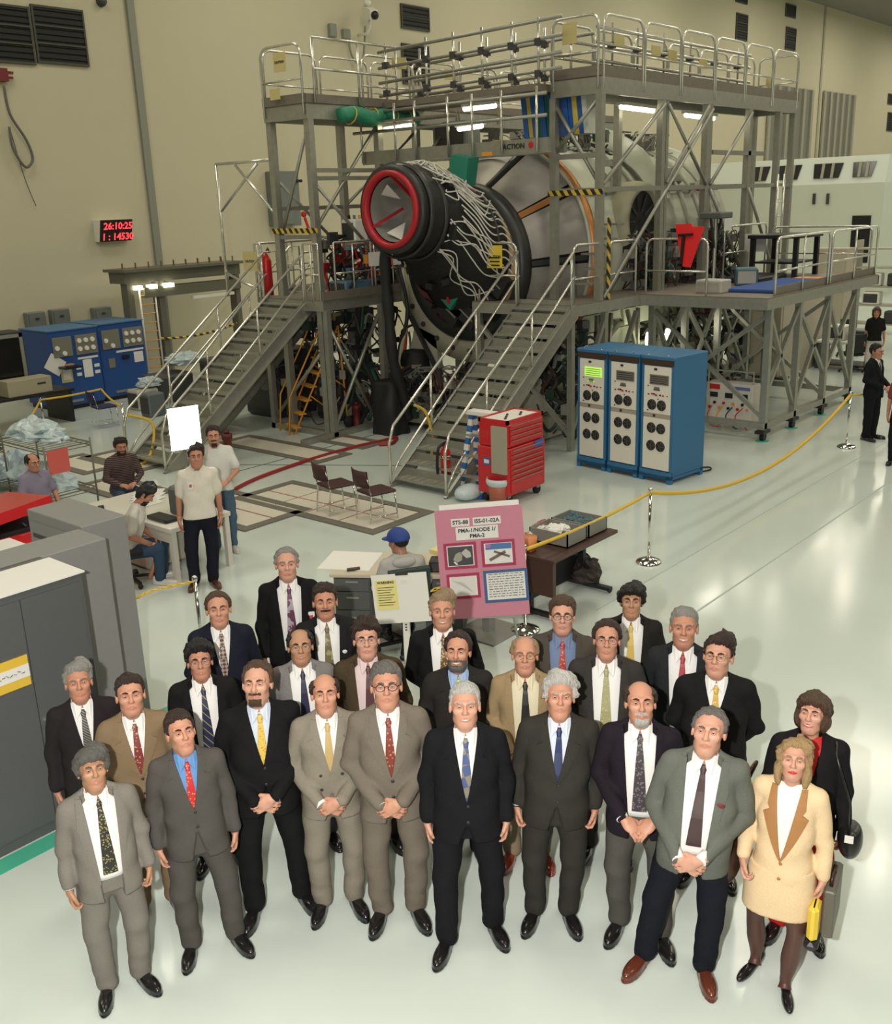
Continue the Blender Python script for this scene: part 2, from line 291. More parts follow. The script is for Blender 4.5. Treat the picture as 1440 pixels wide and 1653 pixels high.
# ================================================================ scaffold, platforms, stairs
def guard(parent, a, b, h=1.07, mids=1, r=.024, name='guardrail', uprights=0, rad=.14):
    a = np.array(a, float); b = np.array(b, float); d = b-a; L = np.linalg.norm(d); d /= L; up = np.array([0, 0, 1.]); m = MB()
    P = [a]+arc(a+d*rad+up*(h-rad), rad, 180, 90, 4, d, up)+arc(b-d*rad+up*(h-rad), rad, 90, 0, 4, d, up)+[b]
    m.tube(P, r, 8)
    for k in range(mids): z = h*(k+1)/(mids+1); m.tube([a+up*z, b+up*z], r*.8, 6)
    for k in range(uprights): q = a+d*L*(k+1)/(uprights+1); m.tube([q, q+up*h], r*.8, 6)
    return m.build(name, ALUB, parent, True)
def deckslab(parent, x0, x1, y0, y1, zt, th=.2, n=4, toe=.0, along='x'):
    bm = MB(); w = .09
    bm.box((x0, y0, zt-th), (x1, y0+w, zt-.02)); bm.build('edge_beam', ALU, parent); MB().box((x0, y1-w, zt-th), (x1, y1, zt-.02)).build('edge_beam', ALU, parent)
    MB().box((x0, y0+w, zt-th), (x0+w, y1-w, zt-.02)).build('edge_beam', ALU, parent); MB().box((x1-w, y0+w, zt-th), (x1, y1-w, zt-.02)).build('edge_beam', ALU, parent)
    for k in range(n):
        if along == 'x': MB().box((x0+(x1-x0)*k/n+.006, y0, zt-.02), (x0+(x1-x0)*(k+1)/n-.006, y1, zt)).build('deck_plank', DECK, parent)
        else: MB().box((x0, y0+(y1-y0)*k/n+.006, zt-.02), (x1, y0+(y1-y0)*(k+1)/n-.006, zt)).build('deck_plank', DECK, parent)
def bars(parent, name, L, w=.1, m=None, round_=False):
    for a, b in L:
        (MB().tube([a, b], w/2, 8) if round_ else MB().bar(a, b, w)).build(name, m or ALU, parent, round_)
DZ = 2.75
# --- lower platform on the right of the module
t = P1 = thing('access_platform', 'wide lower aluminium work platform on casters, right of the spacecraft module', 'platform')
deckslab(t, -.35, 5.6, -.1, 2.55, DZ, .22, 6); deckslab(t, -2.75, -.35, 2.55, 4.9, DZ, .22, 3); deckslab(t, -.35, 5.6, 2.55, 3.4, DZ, .2, 6)
for x in (0, 1.4, 2.95, 4.5):
    for y in (.0, 2.45):
        MB().box((x-.06, y-.06, .22), (x+.06, y+.06, DZ-.22)).build('post', ALU, t)
        c = MB(); c.box((x-.16, y-.09, .16), (x+.16, y+.09, .22)); c.lathe([(.001, -.04), (.08, -.04), (.08, .04), (.001, .04)], (x+.03, y, .08), 'y', 14); c.build('caster', BLACK, t); MB().lathe([(.001, .0), (.13, 0), (.13, .012), (.001, .012)], (x, y, 0), 'z', 14).build('foot_pad', mat('green_tape', (.07, .45, .30), .5), t)
bars(t, 'base_beam', [((-.1, 0, .3), (4.6, 0, .3)), ((-.1, 2.45, .3), (4.6, 2.45, .3)), ((0, 0, .3), (0, 2.45, .3)), ((4.5, 0, .3), (4.5, 2.45, .3))], .12)
xs = (0, 1.4, 2.95, 4.5)
for i in range(3):
    for y in (0, 2.45):
        if i % 2 == 0: bars(t, 'brace', [((xs[i], y, 2.45), (xs[i+1], y, .45)), ((xs[i], y, .9), (xs[i+1], y, 2.45))], .075)
        else: bars(t, 'brace', [((xs[i], y, .45), (xs[i+1], y, 2.45)), ((xs[i], y, 2.4), (xs[i+1], y, .9))], .075)
for x in (0, 2.95): bars(t, 'brace', [((x, 0, .45), (x, 1.3, 1.45)), ((x, 1.3, 1.45), (x, 0.05, 2.4)), ((x, 2.45, .45), (x, 1.3, 1.45)), ((x, 2.4, 2.4), (x, 1.3, 1.45))], .075)
bars(t, 'post', [((-2.65, 2.65, 0), (-2.65, 2.65, DZ-.2)), ((-2.65, 4.8, 0), (-2.65, 4.8, DZ-.2)), ((-1.5, 2.65, 0), (-1.5, 2.65, DZ-.2)), ((-.4, 4.8, 0), (-.4, 4.8, DZ-.2))], .11)
bars(t, 'brace', [((-2.65, 2.65, .3), (-1.5, 2.65, 2.4)), ((-1.5, 2.65, .4), (-.3, 2.65, 2.4)), ((-2.65, 2.65, 2.3), (-2.65, 4.8, .3)), ((-2.65, 4.8, 2.3), (-2.65, 2.65, .3))], .08)
for a, b in (((-2.65, 2.6), (-1.55, 2.6)), ((-1.45, 2.6), (-.45, 2.6)), ((-.3, 2.45), (-.3, 1.15)), ((.05, -.05), (2.65, -.05)), ((2.8, -.05), (5.5, -.05)), ((5.55, .1), (5.55, 2.4))):
    guard(t, (*a, DZ-.15), (*b, DZ-.15), 1.2, uprights=1 if abs(b[0]-a[0]) > 2 else 0)
guard(t, (-2.7, 3.85, DZ-.1), (-2.7, 4.75, DZ-.1), 1.2)
MB().box((.1, -.03, DZ), (5.5, -.01, DZ+.16)).build('toe_board', DECK, t)
# things standing on that platform
c = fz(1110, 425, DZ); t = thing('red_tarp', 'bright red folded tarp hung over the platform guardrail', 'tarp', (-.3, 1.6, DZ+.12))
poly = [onx(*q, -.36)-np.array([-.3, 1.6, DZ+.12]) for q in ((1090, 362), (1116, 361), (1118, 366), (1136, 366), (1118, 418), (1113, 432), (1102, 430), (1097, 408))]
MB().prism(poly, (.05, 0, 0)).build('cloth', mat('red_tarp_cloth', (.85, .02, .02), .6, bump=.3, bscale=6), t)
m = MB()
for q in ((1095, 380, 1118, 378.5), (1104, 380, 1099, 426)): a = onx(q[0], q[1], -.385); b = onx(q[2], q[3], -.385); m.bar(a-np.array([-.3, 1.6, DZ+.12]), b-np.array([-.3, 1.6, DZ+.12]), .05, .05)
m.build('black_band', BLACK, t)
def dev(name, lab, cat, x, y, z0, sx, sy, sz, m, extra=None, rz=0.):
    t = thing(name, lab, cat, (x, y, z0), rz); MB().box((-sx/2, -sy/2, 0), (sx/2, sy/2, sz), min(sx, sy, sz)*.08).build('body', m, t)
    MB().box((-sx/2-.012, -sy/2*.8, sz*.15), (-sx/2, sy/2*.8, sz*.85)).build('front_panel', extra or STEELD, t); return t
dev('oscilloscope', 'teal and grey test instrument lying on the right platform', 'instrument', 2.2, 1.5, DZ, .6, .45, .35, mat('teal_case', (.06, .14, .17), .5), mat('grey_panel', (.4, .4, .36), .5), .5)
dev('instrument_case', 'small white instrument case beside the red tarp', 'case', .4, 1.35, DZ, .45, .55, .25, mat('beige_case', (.5, .49, .42), .5), mat('grey_panel', (.4, .4, .36), .5))
a = MB().box((1.9, 1.0, DZ+.55), (1.92, 1.55, DZ+.95)).build('sign_sheet', PAPER); t = thing('white_sign', 'blank white sheet on a short stand at the right platform', 'sign', tuple(fz(1214, 446, DZ)))
a.parent = t; a.location = (-1.9, -1.28, -DZ); a.name = 'sheet'; MB().tube([(0.03, 0, 0), (0.03, 0, .6)], .015, 6).build('pole', ALU, t)
t = thing('foam_mat', 'blue foam mat lying flat on the right platform', 'mat', (1.9, .65, DZ)); MB().box((-1.4, -.55, 0), (1.4, .5, .07), .02).build('pad', mat('blue_foam', (.02, .07, .28), .7), t); MB().box((1.42, -.45, 0), (2.1, .4, .05), .01).build('strip', ORANGE, t)
t = thing('workbench', 'long black workbench at the back of the right platform', 'table', (4.75, 1.75, DZ)); MB().box((-.7, -.6, .85), (.7, .6, .93), .01).build('top', BLACK, t)
for x in (-.6, .6):
    for y in (-.5, .5): MB().box((x-.05, y-.05, 0), (x+.05, y+.05, .85)).build('leg', BLACK, t)
MB().box((-.6, -.5, .3), (.6, .5, .34)).build('shelf', BLACK, t)
t = thing('black_pad', 'flat black case lying on the right platform behind the blue mat', 'case', (3.3, 1.75, DZ)); MB().box((-.8, -.4, 0), (.7, .4, .12), .03).build('case_body', BLACK, t); MB().box((-.1, -.42, .03), (.15, -.4, .08)).build('latch', ALU, t)
guard(P1, (3.2, 2.5, DZ), (5.4, 2.5, DZ), 1.15)
# instrument mast with a grey tray beside the hatch
t = thing('instrument_stand', 'grey instrument tray on a stand at the right platform', 'stand', (ony(1152, 445, 2.3)[0], 2.3, DZ)); MB().box((-.28, -.25, 1.35), (.28, .25, 1.48), .02).build('tray', mat('tray_grey', (.12, .13, .12), .5), t)
MB().tube([(0, 0, 0), (0, 0, 1.35)], .04, 8).build('post', ALU, t); bars(t, 'strut', [((.25, 0, 1.35), (0, 0, .7)), ((-.25, 0, 1.35), (0, 0, .7))], .04, STEELD); MB().box((-.15, -.27, 1.1), (.2, -.26, 1.35)).build('paper_sheet', PAPER, t)

# --- upper walkway on the right
t = T1 = thing('scaffold_tower', 'tall aluminium scaffold with guardrailed upper walkway, right side of the module', 'scaffold'); UZ = 6.68
deckslab(t, -1.85, 6.95, 2.55, 3.65, UZ, .3, 8)
for y in (2.56, 3.62): MB().box((-1.85, y-.01, UZ), (6.95, y+.02, UZ+.17)).build('toe_board', DECK, t)
MB().box((-1.87, 2.55, UZ), (-1.85, 3.65, UZ+.17)).build('toe_board', DECK, t)
guard(t, (-1.86, 2.62, UZ-.2), (-1.86, 3.58, UZ-.2), 1.2, rad=.16)
for k in range(6):
    a = -1.78+k*1.45
    guard(t, (a, 2.56, UZ-.2), (a+1.37, 2.56, UZ-.2), 1.2, rad=.2); guard(t, (a, 3.66, UZ-.2), (a+1.37, 3.66, UZ-.2), 1.2, rad=.2)
guard(t, (6.95, 2.62, UZ-.2), (6.95, 3.58, UZ-.2), 1.2)
PO = [(-1.8, 2.6), (-1.8, 3.6), (.45, 2.62), (2.35, 2.62), (4.4, 2.62), (.45, 3.6), (2.35, 3.6), (4.4, 3.6), (6.0, 2.62), (6.85, 2.62), (6.85, 3.6)]
for x, y in PO: MB().box((x-.065, y-.065, 0 if x > 5 else DZ), (x+.065, y+.065, UZ-.3)).build('post', ALU, t)
for x in (.62, 2.5): MB().box((x-.05, 2.57, DZ), (x+.05, 2.67, UZ-.3)).build('post', ALU, t)
bars(t, 'ledger', [((-1.8, 2.6, 4.75), (6.85, 2.62, 4.75)), ((-1.8, 3.6, 4.75), (6.85, 3.6, 4.75)), ((2.6, 2.6, 5.45), (5.2, 2.6, 5.45)), ((-1.8, 2.6, 5.35), (-1.8, 3.6, 5.35))], .09)
bars(t, 'brace', [((.45, 2.55, 6.3), (-1.75, 2.55, 4.85)), ((.6, 2.55, 4.85), (2.3, 2.55, 6.35)), ((.6, 2.55, 6.3), (2.3, 2.55, 4.8)), ((2.5, 2.55, 6.3), (-1.7, 2.55, 2.8)), ((4.4, 2.55, 6.3), (2.5, 2.55, 4.8)), ((4.4, 2.55, 4.7), (6.0, 2.55, 2.8)), ((2.5, 2.55, 4.7), (4.3, 2.55, 2.8)), ((-1.8, 3.6, 6.3), (-1.8, 2.65, 4.9)), ((-1.8, 2.65, 6.3), (-1.8, 3.6, 5.4))], .075, None, True)
bars(t, 'ladder_rail', [((5.9, 2.5, DZ), (5.9, 2.5, 5.0)), ((6.25, 2.5, DZ), (6.25, 2.5, 5.0)), ((2.9, 3.9, DZ), (2.9, 3.9, 4.6)), ((4.3, 3.9, DZ), (4.3, 3.9, 4.6))], .06, ALUB, True)
for k in range(6): MB().tube([(5.9, 2.5, DZ+.3+k*.33), (6.25, 2.5, DZ+.3+k*.33)], .02, 6).build('rung', ALUB, t, True)
for k in range(5): MB().tube([(2.9, 3.9, DZ+.3+k*.36), (4.3, 3.9, DZ+.3+k*.36)], .02, 6).build('rung', ALUB, t, True)
MB().box((-1.88, 2.5, 4.66), (-1.84, 3.7, 4.76)).build('hazard_band', HAZ, t)
for zz in (DZ+.4,): MB().box((-1.6, 2.53, DZ), (-1.5, 2.55, DZ+1.5)).build('hazard_band', HAZ, t)
# steps seen through the guardrail
for k in range(5): MB().box((-1.55+k*.22, 2.9, DZ+.25+k*.27), (-1.3+k*.22, 3.45, DZ+.29+k*.27)).build('step', ALU, t)
# inner multi-tube railings on the upper level
for y, zs in ((2.75, (6.95, 7.25, 7.5)), (3.45, (7.05, 7.35))):
    for z in zs: MB().tube([(-1.7, y, z), (4.6, y, z)], .03, 8).build('rail_tube', ALUB, t, True)
for x in (-1.1, -.2, .8, 1.9, 3.0, 4.1):
    MB().tube([(x, 2.8, UZ), (x, 2.8, 7.62)], .022, 6).build('rail_upright', ALU, t, True); MB().box((x-.05, 2.75, 7.2), (x+.05, 2.88, 7.3)).build('clamp', STEELD, t)
def sign(parent, P, n, w, h, m, txt=None, tsz=.06):
    n = np.array(n, float); n /= np.linalg.norm(n); ux = np.cross((0, 0, 1), n); o = MB().obox(np.array(P), (ux, (0, 0, 1), n), (w/2, h/2, .008)).build('notice', m, parent)
    if txt: lettering(txt, tsz, INK, parent, Vector(np.array(P)+n*.012), (R_(90), 0, math.atan2(ux[1], ux[0])), .001)
    return o
for (x, z, w, h) in ((-1.86, 7.42, .3, .35),): sign(t, (-1.9, 3.2, z), (-1, 0, 0), w, h, YSIGN)
for x in (-1.0, .35, 1.0, 2.3, 5.6): sign(t, (x, 2.72, 7.28-.05*x), (0, -1, 0), .34, .18, YSIGN)

# --- scaffold on the left
t = T2 = thing('scaffold_tower', 'tall aluminium scaffold with upper walkway, left side of the module', 'scaffold'); LZ = 6.52
deckslab(t, -4.4, 6.8, 7.5, 8.75, LZ, .28, 9); MB().box((-4.42, 7.5, LZ), (-4.4, 8.75, LZ+.17)).build('toe_board', DECK, t)
MB().box((-4.4, 7.48, LZ), (6.8, 7.5, LZ+.16)).build('toe_board', DECK, t)
guard(t, (-4.42, 7.55, LZ-.2), (-4.42, 8.7, LZ-.2), 1.25, rad=.2)
for k in range(7):
    a = -4.35+k*1.5; guard(t, (a, 8.72, LZ-.2), (a+1.4, 8.72, LZ-.2), 1.25, rad=.2)
    if k: guard(t, (a, 7.5, LZ-.2), (a+1.4, 7.5, LZ-.2), 1.15, rad=.2)
bars(t, 'rail_tube', [((-4.2, 7.45, LZ+1.15), (-1.9, 7.45, LZ+1.15)), ((-4.2, 7.45, LZ+.6), (-1.9, 7.45, LZ+.6)), ((-4.2, 7.45, LZ), (-4.2, 7.45, LZ+1.15)), ((-3.0, 7.45, LZ), (-3.0, 7.45, LZ+1.15)), ((-1.9, 7.45, LZ), (-1.9, 7.45, LZ+1.15))], .05, ALUB, True)
for x, y in ((-4.3, 7.57), (-4.3, 8.68), (-2.4, 7.57), (-2.4, 8.68), (0, 7.57), (0, 8.68), (3, 7.57), (3, 8.68), (6.6, 7.57), (6.6, 8.68)): MB().box((x-.07, y-.07, 0), (x+.07, y+.07, LZ-.28)).build('post', ALU, t)
bars(t, 'ledger', [((-4.3, 7.57, 5.3), (-2.4, 7.57, 5.3)), ((-4.3, 7.57, 5.15), (-2.4, 7.57, 5.15)), ((-4.3, 8.68, 4.6), (6.6, 8.68, 4.6)), ((-4.3, 7.57, 4.05), (-4.3, 8.68, 4.05)), ((-2.4, 7.57, 4.2), (6.6, 7.57, 4.2))], .08)
bars(t, 'brace', [((-4.3, 8.68, 3.9), (-4.3, 7.57, 6.2)), ((-4.3, 7.57, 5.1), (-2.4, 7.57, 3.4)), ((-4.3, 8.68, 5.2), (-2.4, 8.68, 3.6)), ((-2.4, 7.57, 6.2), (-4.3, 7.57, 4.2)), ((-2.4, 8.68, 4.6), (0, 8.68, 6.2)), ((-2.4, 7.57, 4.3), (-.2, 7.57, 6.2)), ((0, 7.57, 6.2), (2.9, 7.57, 4.3))], .07, None, True)
MB().box((-4.39, 7.45, 4.12), (-4.36, 8.8, 4.22)).build('hazard_band', HAZ, t)
sign(t, (-4.5, 8.05, LZ+.75), (-1, 0, 0), .34, .34, YSIGN, 'CAUTION', .06); sign(t, (-4.5, 8.25, LZ+.2), (-1, 0, 0), .28, .2, YSIGN); sign(t, (-1.85, 7.4, LZ+.85), (-.6, -.8, 0), .3, .22, YSIGN); sign(t, (-.2, 7.4, LZ+.75), (-.6, -.8, 0), .3, .22, YSIGN); sign(t, (-2.45, 7.48, 4.85), (-1, 0, 0), .3, .35, YSIGN)
# outrigger frame beyond the left scaffold
bars(t, 'outrigger', [((-4.3, 8.7, 5.55), (-4.3, 10.55, 5.55)), ((-4.3, 10.55, 5.55), (-4.3, 10.55, 2.8)), ((-4.3, 9.2, 5.5), (-4.3, 10.5, 4.6)), ((-4.3, 9.9, 5.5), (-4.3, 8.75, 4.5)), ((-4.3, 10.55, 3.3), (-4.3, 9.3, 2.9))], .06, ALUB, True)

# --- bridge between the two scaffolds, over the front of the module
t = thing('scaffold_bridge', 'aluminium tube bridge spanning above the module between both scaffolds', 'bridge')
BX = -2.4
MB().box((BX-.06, 3.3, 5.42), (BX+.06, 8.0, 5.68)).build('beam', ALU, t); MB().box((BX+1.0, 3.65, 5.45), (BX+1.1, 7.9, 5.65)).build('beam', ALU, t)
lettering('ACTION', .13, INK, t, (BX-.07, 4.05, 5.56), (R_(90), 0, R_(-90)), .002); MB().ball((BX-.065, 3.66, 5.57), (.01, .06, .06)).build('red_dot', REDP, t); MB().box((BX-.07, 4.55, 5.43), (BX-.06, 4.8, 5.5)).build('orange_tag', ORANGE, t)
for z in (6.05, 6.42): MB().tube([(BX-.08, 3.3, z), (BX-.08, 8.2, z)], .032, 8).build('rail_tube', ALU, t, True)
for y in (7.95, 7.0, 6.45, 5.6, 5.0, 4.3, 3.5): MB().tube([(BX-.1, y, 5.45), (BX-.1, y, 6.55)], .026, 8).build('rail_upright', ALUB, t, True)
for xx, zs in ((BX+.25, (6.75, 7.0, 7.28, 7.58)), (BX+1.3, (6.8, 7.1, 7.4))):
    for z in zs: MB().tube([(xx, 3.2, z+.10), (xx, 7.7, z)], .032, 8).build('rail_tube', ALU, t, True)
    for y in (7.5, 6.4, 5.7, 5.0, 4.3, 3.7):
        MB().tube([(xx, y, 6.5), (xx, y, 7.72)], .026, 8).build('rail_upright', ALUB, t, True)
        for z in zs[::2]: MB().box((xx-.05, y-.06, z-.02), (xx+.05, y+.06, z+.1)).build('clamp', STEELD, t)
MB().box((BX+.1, 3.65, 6.5), (BX+1.4, 7.5, 6.62)).build('bridge_deck', DECK, t)
m = MB(); m.box((BX-.2, 5.6, 6.2), (BX+.2, 7.3, 6.24)); m.build('cable_tray', DECK, t)
# green tarp wrapped on the left walkway edge
t = thing('green_tarp', 'crumpled green tarp tied on the edge of the left upper walkway', 'tarp', (-2.6, 7.42, 6.3)); m = MB()
m.tube(spline([(-1.0, 0, 0), (-.6, .02, .06), (-.2, -.04, -.02), (.3, 0, .05), (.8, -.03, -.02), (1.2, 0, .03)]), .15, 10); m.build('cloth', mat('green_cloth', (.02, .25, .14), .6, bump=.8, bscale=9), t, True)
for x in (-.7, -.1, .5, .9): MB().tube(arc((x, 0, .02), .165, 0, 360, 10, (0, 1, 0), (.3, 0, 1)), .014, 6).build('tie', YEL, t, True)
# coloured pads hanging from the bridge
PADB = mat('pad_blue', (.02, .11, .40), .6); PADG = mat('pad_green', (.01, .14, .09), .6); PADY = mat('pad_yellow', (.62, .48, .08), .6); PADW = mat('pad_white', (.6, .62, .55), .6)
for nm, y0, cols in (('left of the corner post', 4.35, (PADB, PADY, PADB, PADG, PADB, PADG, PADB)), ('right of the corner post', 3.42, (PADB, PADB, PADY, PADB, PADW))):
    t = thing('hanging_pads', 'bundle of blue, green and yellow folded pads hanging '+nm, 'pads', (-1.5, y0, 5.75))
    for k, c_ in enumerate(cols): MB().obox((.02*(k % 2), -k*.105, .35), ((1, 0, 0), (0, 1, .0), (0, .12, 1)), (.2, .05, .36)).build('pad', c_, t)
# fluorescent lamps under the walkways
def flu(lab, p, l, d):
    t = thing('fluorescent_lamp', lab, 'lamp', p); d = np.array(d, float); d /= np.linalg.norm(d)
    MB().bar(-d*l/2+np.array([0, 0, .06]), d*l/2+np.array([0, 0, .06]), .2, .06).build('housing', WHITE, t); MB().tube([-d*l/2, d*l/2], .045, 8).build('tube', GLOW, t, True)
flu('glowing tube lamp under the left end of the bridge', (-2.2, 7.2, 6.12), 1.0, (.3, 1, 0)); flu('glowing tube lamp under the middle of the bridge', (-2.0, 5.45, 6.0), .8, (.3, 1, 0)); flu('glowing tube lamp under the far edge of the bridge', (-1.5, 5.6, 6.4), .8, (0, 1, 0))
flu('glowing tube lamp under the right upper walkway', (.35, 3.1, 6.25), 1.5, (1, .1, 0)); flu('glowing tube lamp under the far part of the right upper walkway', (3.0, 3.1, 6.2), 1.6, (1, .1, 0))

# --- stairs
def stairs(lab, x0, x1, y0, y1, h, n, rails=(1, 1), top=.55):
    t = thing('staircase', lab, 'stairs', (x0, (y0+y1)/2, 0)); W = (y1-y0)/2; L = x1-x0; sl = np.array([L, 0, h]); 
    for s in (-1, 1):
        m = MB(); poly = [(-.12, s*W, 0), (.32, s*W, 0), (L+.1, s*W, h-.22), (L+.1, s*W, h), (L-.1, s*W, h)]
        m.prism(poly, (0, s*.012, 0)); m.bar((-.1, s*(W+.03), .02), (L, s*(W+.03), h+.01), .06, .02, up=(-h, 0, L)); m.bar((.32, s*(W+.03), .02), (L+.1, s*(W+.03), h-.22), .06, .02, up=(-h, 0, L)); m.build('stringer', ALU, t)
    tm_ = MB().box((-.13, -W, -.035), (.13, W, 0)); tm_ = tm_.mesh('tread'); tm_.materials.append(ALU); rm = MB().box((-.01, -W, 0), (.0, W, .13)).mesh('riser'); rm.materials.append(ALU)
    for k in range(n):
        f = (k+.6)/n; o = link('tread', tm_, t); o.location = (f*L, 0, f*h+.03)
        o2 = link('riser', rm, t); o2.location = (f*L+.13, 0, f*h+.03)
        for q in range(5 if k < 3 else 0):
            if q == 0 and k == 0: gm = MB().box((-.12, -.012, 0), (.12, .012, .008)).mesh('grip'); gm.materials.append(ALUB); stairs.gm = gm
        if k < 3:
            for q in range(7): g = link('grip', stairs.gm, o); g.location = (0, -W+.1+q*(2*W-.2)/6, 0)
    for s in (-1, 1):
        if not rails[(s+1)//2]: continue
        up = np.array([0, 0, .95]); a = np.array([-.05, s*(W+.02), 0.]); b = np.array([L, s*(W+.02), h]); m = MB()
        P = [a, a+up*.78, a+up+np.array([.22, 0, .18])*.6, b+up, b+up+np.array([top, 0, 0]), b+np.array([top, 0, 0])] if top else [a, a+up*.8, a+up+np.array([.12, 0, .1]), b+up, b]
        m.tube(P, .026, 8); m.build('handrail', ALUB, t, True)
        MB().tube([a+up*.15, a+np.array([.25, 0, .45]), b+up*.52, b+up*.52+np.array([.05, 0, 0])], .022, 8).build('mid_rail', ALUB, t, True)
        for f in (.3, .65, .98): q = a+(b-a)*f; MB().tube([q, q+up], .022, 8).build('baluster', ALUB, t, True)
    return t
SR = stairs('right aluminium staircase beside the red tool chest', -6.4, -2.75, 2.55, 3.75, DZ, 13, top=.0)
SL = stairs('front left aluminium staircase with long tubular handrails', -8.05, -4.35, 7.95, 9.15, 2.8, 13, top=.35)
SB = stairs('rear left aluminium staircase behind the front one', -5.9, -2.2, 9.65, 10.8, 2.8, 13, top=.3)
m = MB(); m.tube(spline([(-5.75, 3.8, 1.3), (-5.5, 3.76, 1.12), (-5.35, 3.76, .6), (-5.4, 3.76, .35)]), .025, 6); tag(m.build('yellow_rope', YEL, None, True), 'short yellow rope tied on the right staircase handrail', 'rope')
m = MB(); m.tube(spline([(-8.0, 9.2, .95), (-7.6, 9.0, .75), (-7.7, 8.9, .3), (-7.95, 8.85, .05), (-8.25, 8.9, .03)]), .03, 6); tag(m.build('yellow_rope', YEL, None, True), 'yellow rope hanging at the foot of the left staircase', 'rope')
# --- left platform
t = thing('access_platform', 'lower aluminium work platform at the top of the left staircase', 'platform'); PZ = 2.82
deckslab(t, -4.4, -1.4, 7.4, 9.4, PZ, .22, 3); deckslab(t, -2.2, .6, 9.4, 11.2, PZ, .2, 3)
bars(t, 'post', [((-4.3, 7.42, 0), (-4.3, 7.42, PZ-.2)), ((-2.85, 7.3, 0), (-2.85, 7.3, PZ-.2)), ((-4.3, 9.3, 0), (-4.3, 9.3, PZ-.2)), ((-1.5, 7.45, 0), (-1.5, 7.45, PZ-.2)), ((.5, 11.1, 0), (.5, 11.1, PZ-.2))], .12)
bars(t, 'brace', [((-4.3, 7.45, 2.4), (-3.0, 7.45, .1)), ((-4.3, 7.4, .2), (-2.9, 7.35, 2.4)), ((-4.3, 9.2, .3), (-4.3, 7.5, 1.9))], .08, None, True)
bars(t, 'base_beam', [((-5.2, 7.42, .06), (-1.4, 7.42, .06)), ((-4.3, 7.4, .06), (-4.3, 9.4, .06))], .12)
for a, b in (((-4.0, 7.42), (-2.95, 7.42)), ((-2.85, 7.42), (-1.75, 7.42)), ((-4.4, 7.45), (-4.4, 7.9)), ((-4.4, 9.2), (-4.4, 9.4)), ((-4.3, 9.42), (-2.4, 9.42)), ((-2.0, 11.15), (.5, 11.15))): guard(t, (*a, PZ-.1), (*b, PZ-.1), 1.2, rad=.03, uprights=1)
MB().box((-4.41, 7.37, PZ), (-1.4, 7.4, PZ+.17)).build('toe_board', DECK, t)
for px, py in ((612, 405), (625, 385)):
    pass
sign(t, (-2.15, 7.36, PZ+.75), (-.2, -1, 0), .32, .38, PAPER); sign(t, (-2.9, 7.36, PZ+.72), (-.2, -1, 0), .3, .28, PAPER)
sign(t, (-4.45, 9.5, PZ+.75), (-1, 0, 0), .45, .4, YSIGN, 'CAUTION', .07)
sign(P1, (-2.78, 4.3, DZ+.85), (-1, 0, 0), .36, .42, mat('caution_sign', (.78, .58, .06), .6), 'CAUTION', .07)
for k in range(3): MB().box((-2.8, 4.17-.0*k, DZ+.68+.07*k), (-2.795, 4.43, DZ+.705+.07*k)).build('print_line', INK, P1)
# red flags, bundles and instruments on the left platform
t = thing('red_streamers', 'red warning streamers tied to the left platform railing', 'streamers', (-2.2, 7.5, PZ+.5)); rs = mat('red_streamer', (.8, .05, .03), .6)
for k in range(9):
    a = np.array([random.uniform(-.6, .5), random.uniform(-.1, .25), random.uniform(.3, .75)]); e = a+np.array([random.uniform(-.3, .3), random.uniform(-.1, .1), random.uniform(-.6, -.1)]); MB().bar(a, e, .07, .012).build('ribbon', rs, t)
t = thing('red_pole', 'tall red pole leaning on the left platform', 'pole', (-3.3, 8.3, PZ)); MB().tube([(0, 0, 0), (-.35, .3, 1.6)], .03, 8).build('shaft', rs, t, True); MB().ball((-.36, .31, 1.66), .06).build('knob', rs, t, True)
t = thing('fire_extinguisher', 'red cylinder standing on the left platform by the caution sign', 'fire extinguisher', (-4.2, 9.3, PZ)); MB().lathe([(.001, 0), (.12, 0), (.12, .75), (.05, .9), (.001, .92)], (0, 0, 0), 'z', 14).build('cylinder', REDP, t, True); MB().tube([(0, 0, .9), (.08, 0, 1.0), (.12, 0, .9)], .02, 6).build('handle', BLACK, t)
dev('white_tank', 'white round tank hung on the left scaffold post', 'tank', -2.9, 7.9, 3.85, .4, .4, .5, WHITE)
dev('equipment_box', 'blue equipment case on the left platform deck', 'case', -3.1, 7.9, PZ, .8, .5, .3, mat('steel_blue', (.10, .20, .28), .5)); dev('equipment_box', 'grey instrument box with black vents on the left upper scaffold', 'instrument', -.2, 7.3, 5.55, .5, 1.0, .75, mat('panel_grey', (.17, .19, .17), .5))
for k in range(4):
    o = MB().tube(spline([(-2.6-.15*k, 7.9, PZ+1.6), (-2.5-.1*k, 7.8+.1*k, PZ+1.0), (-2.8, 7.7, PZ+.5), (-2.5-.2*k, 7.8, PZ)]), .03, 6).build('hose', (REDP, ORANGE, mat('steel_blue', (.1, .2, .28)), BLACK)[k], None, True); tag(o, ('red', 'orange', 'blue', 'black')[k]+' hose drooping down to the left platform deck', 'hose')
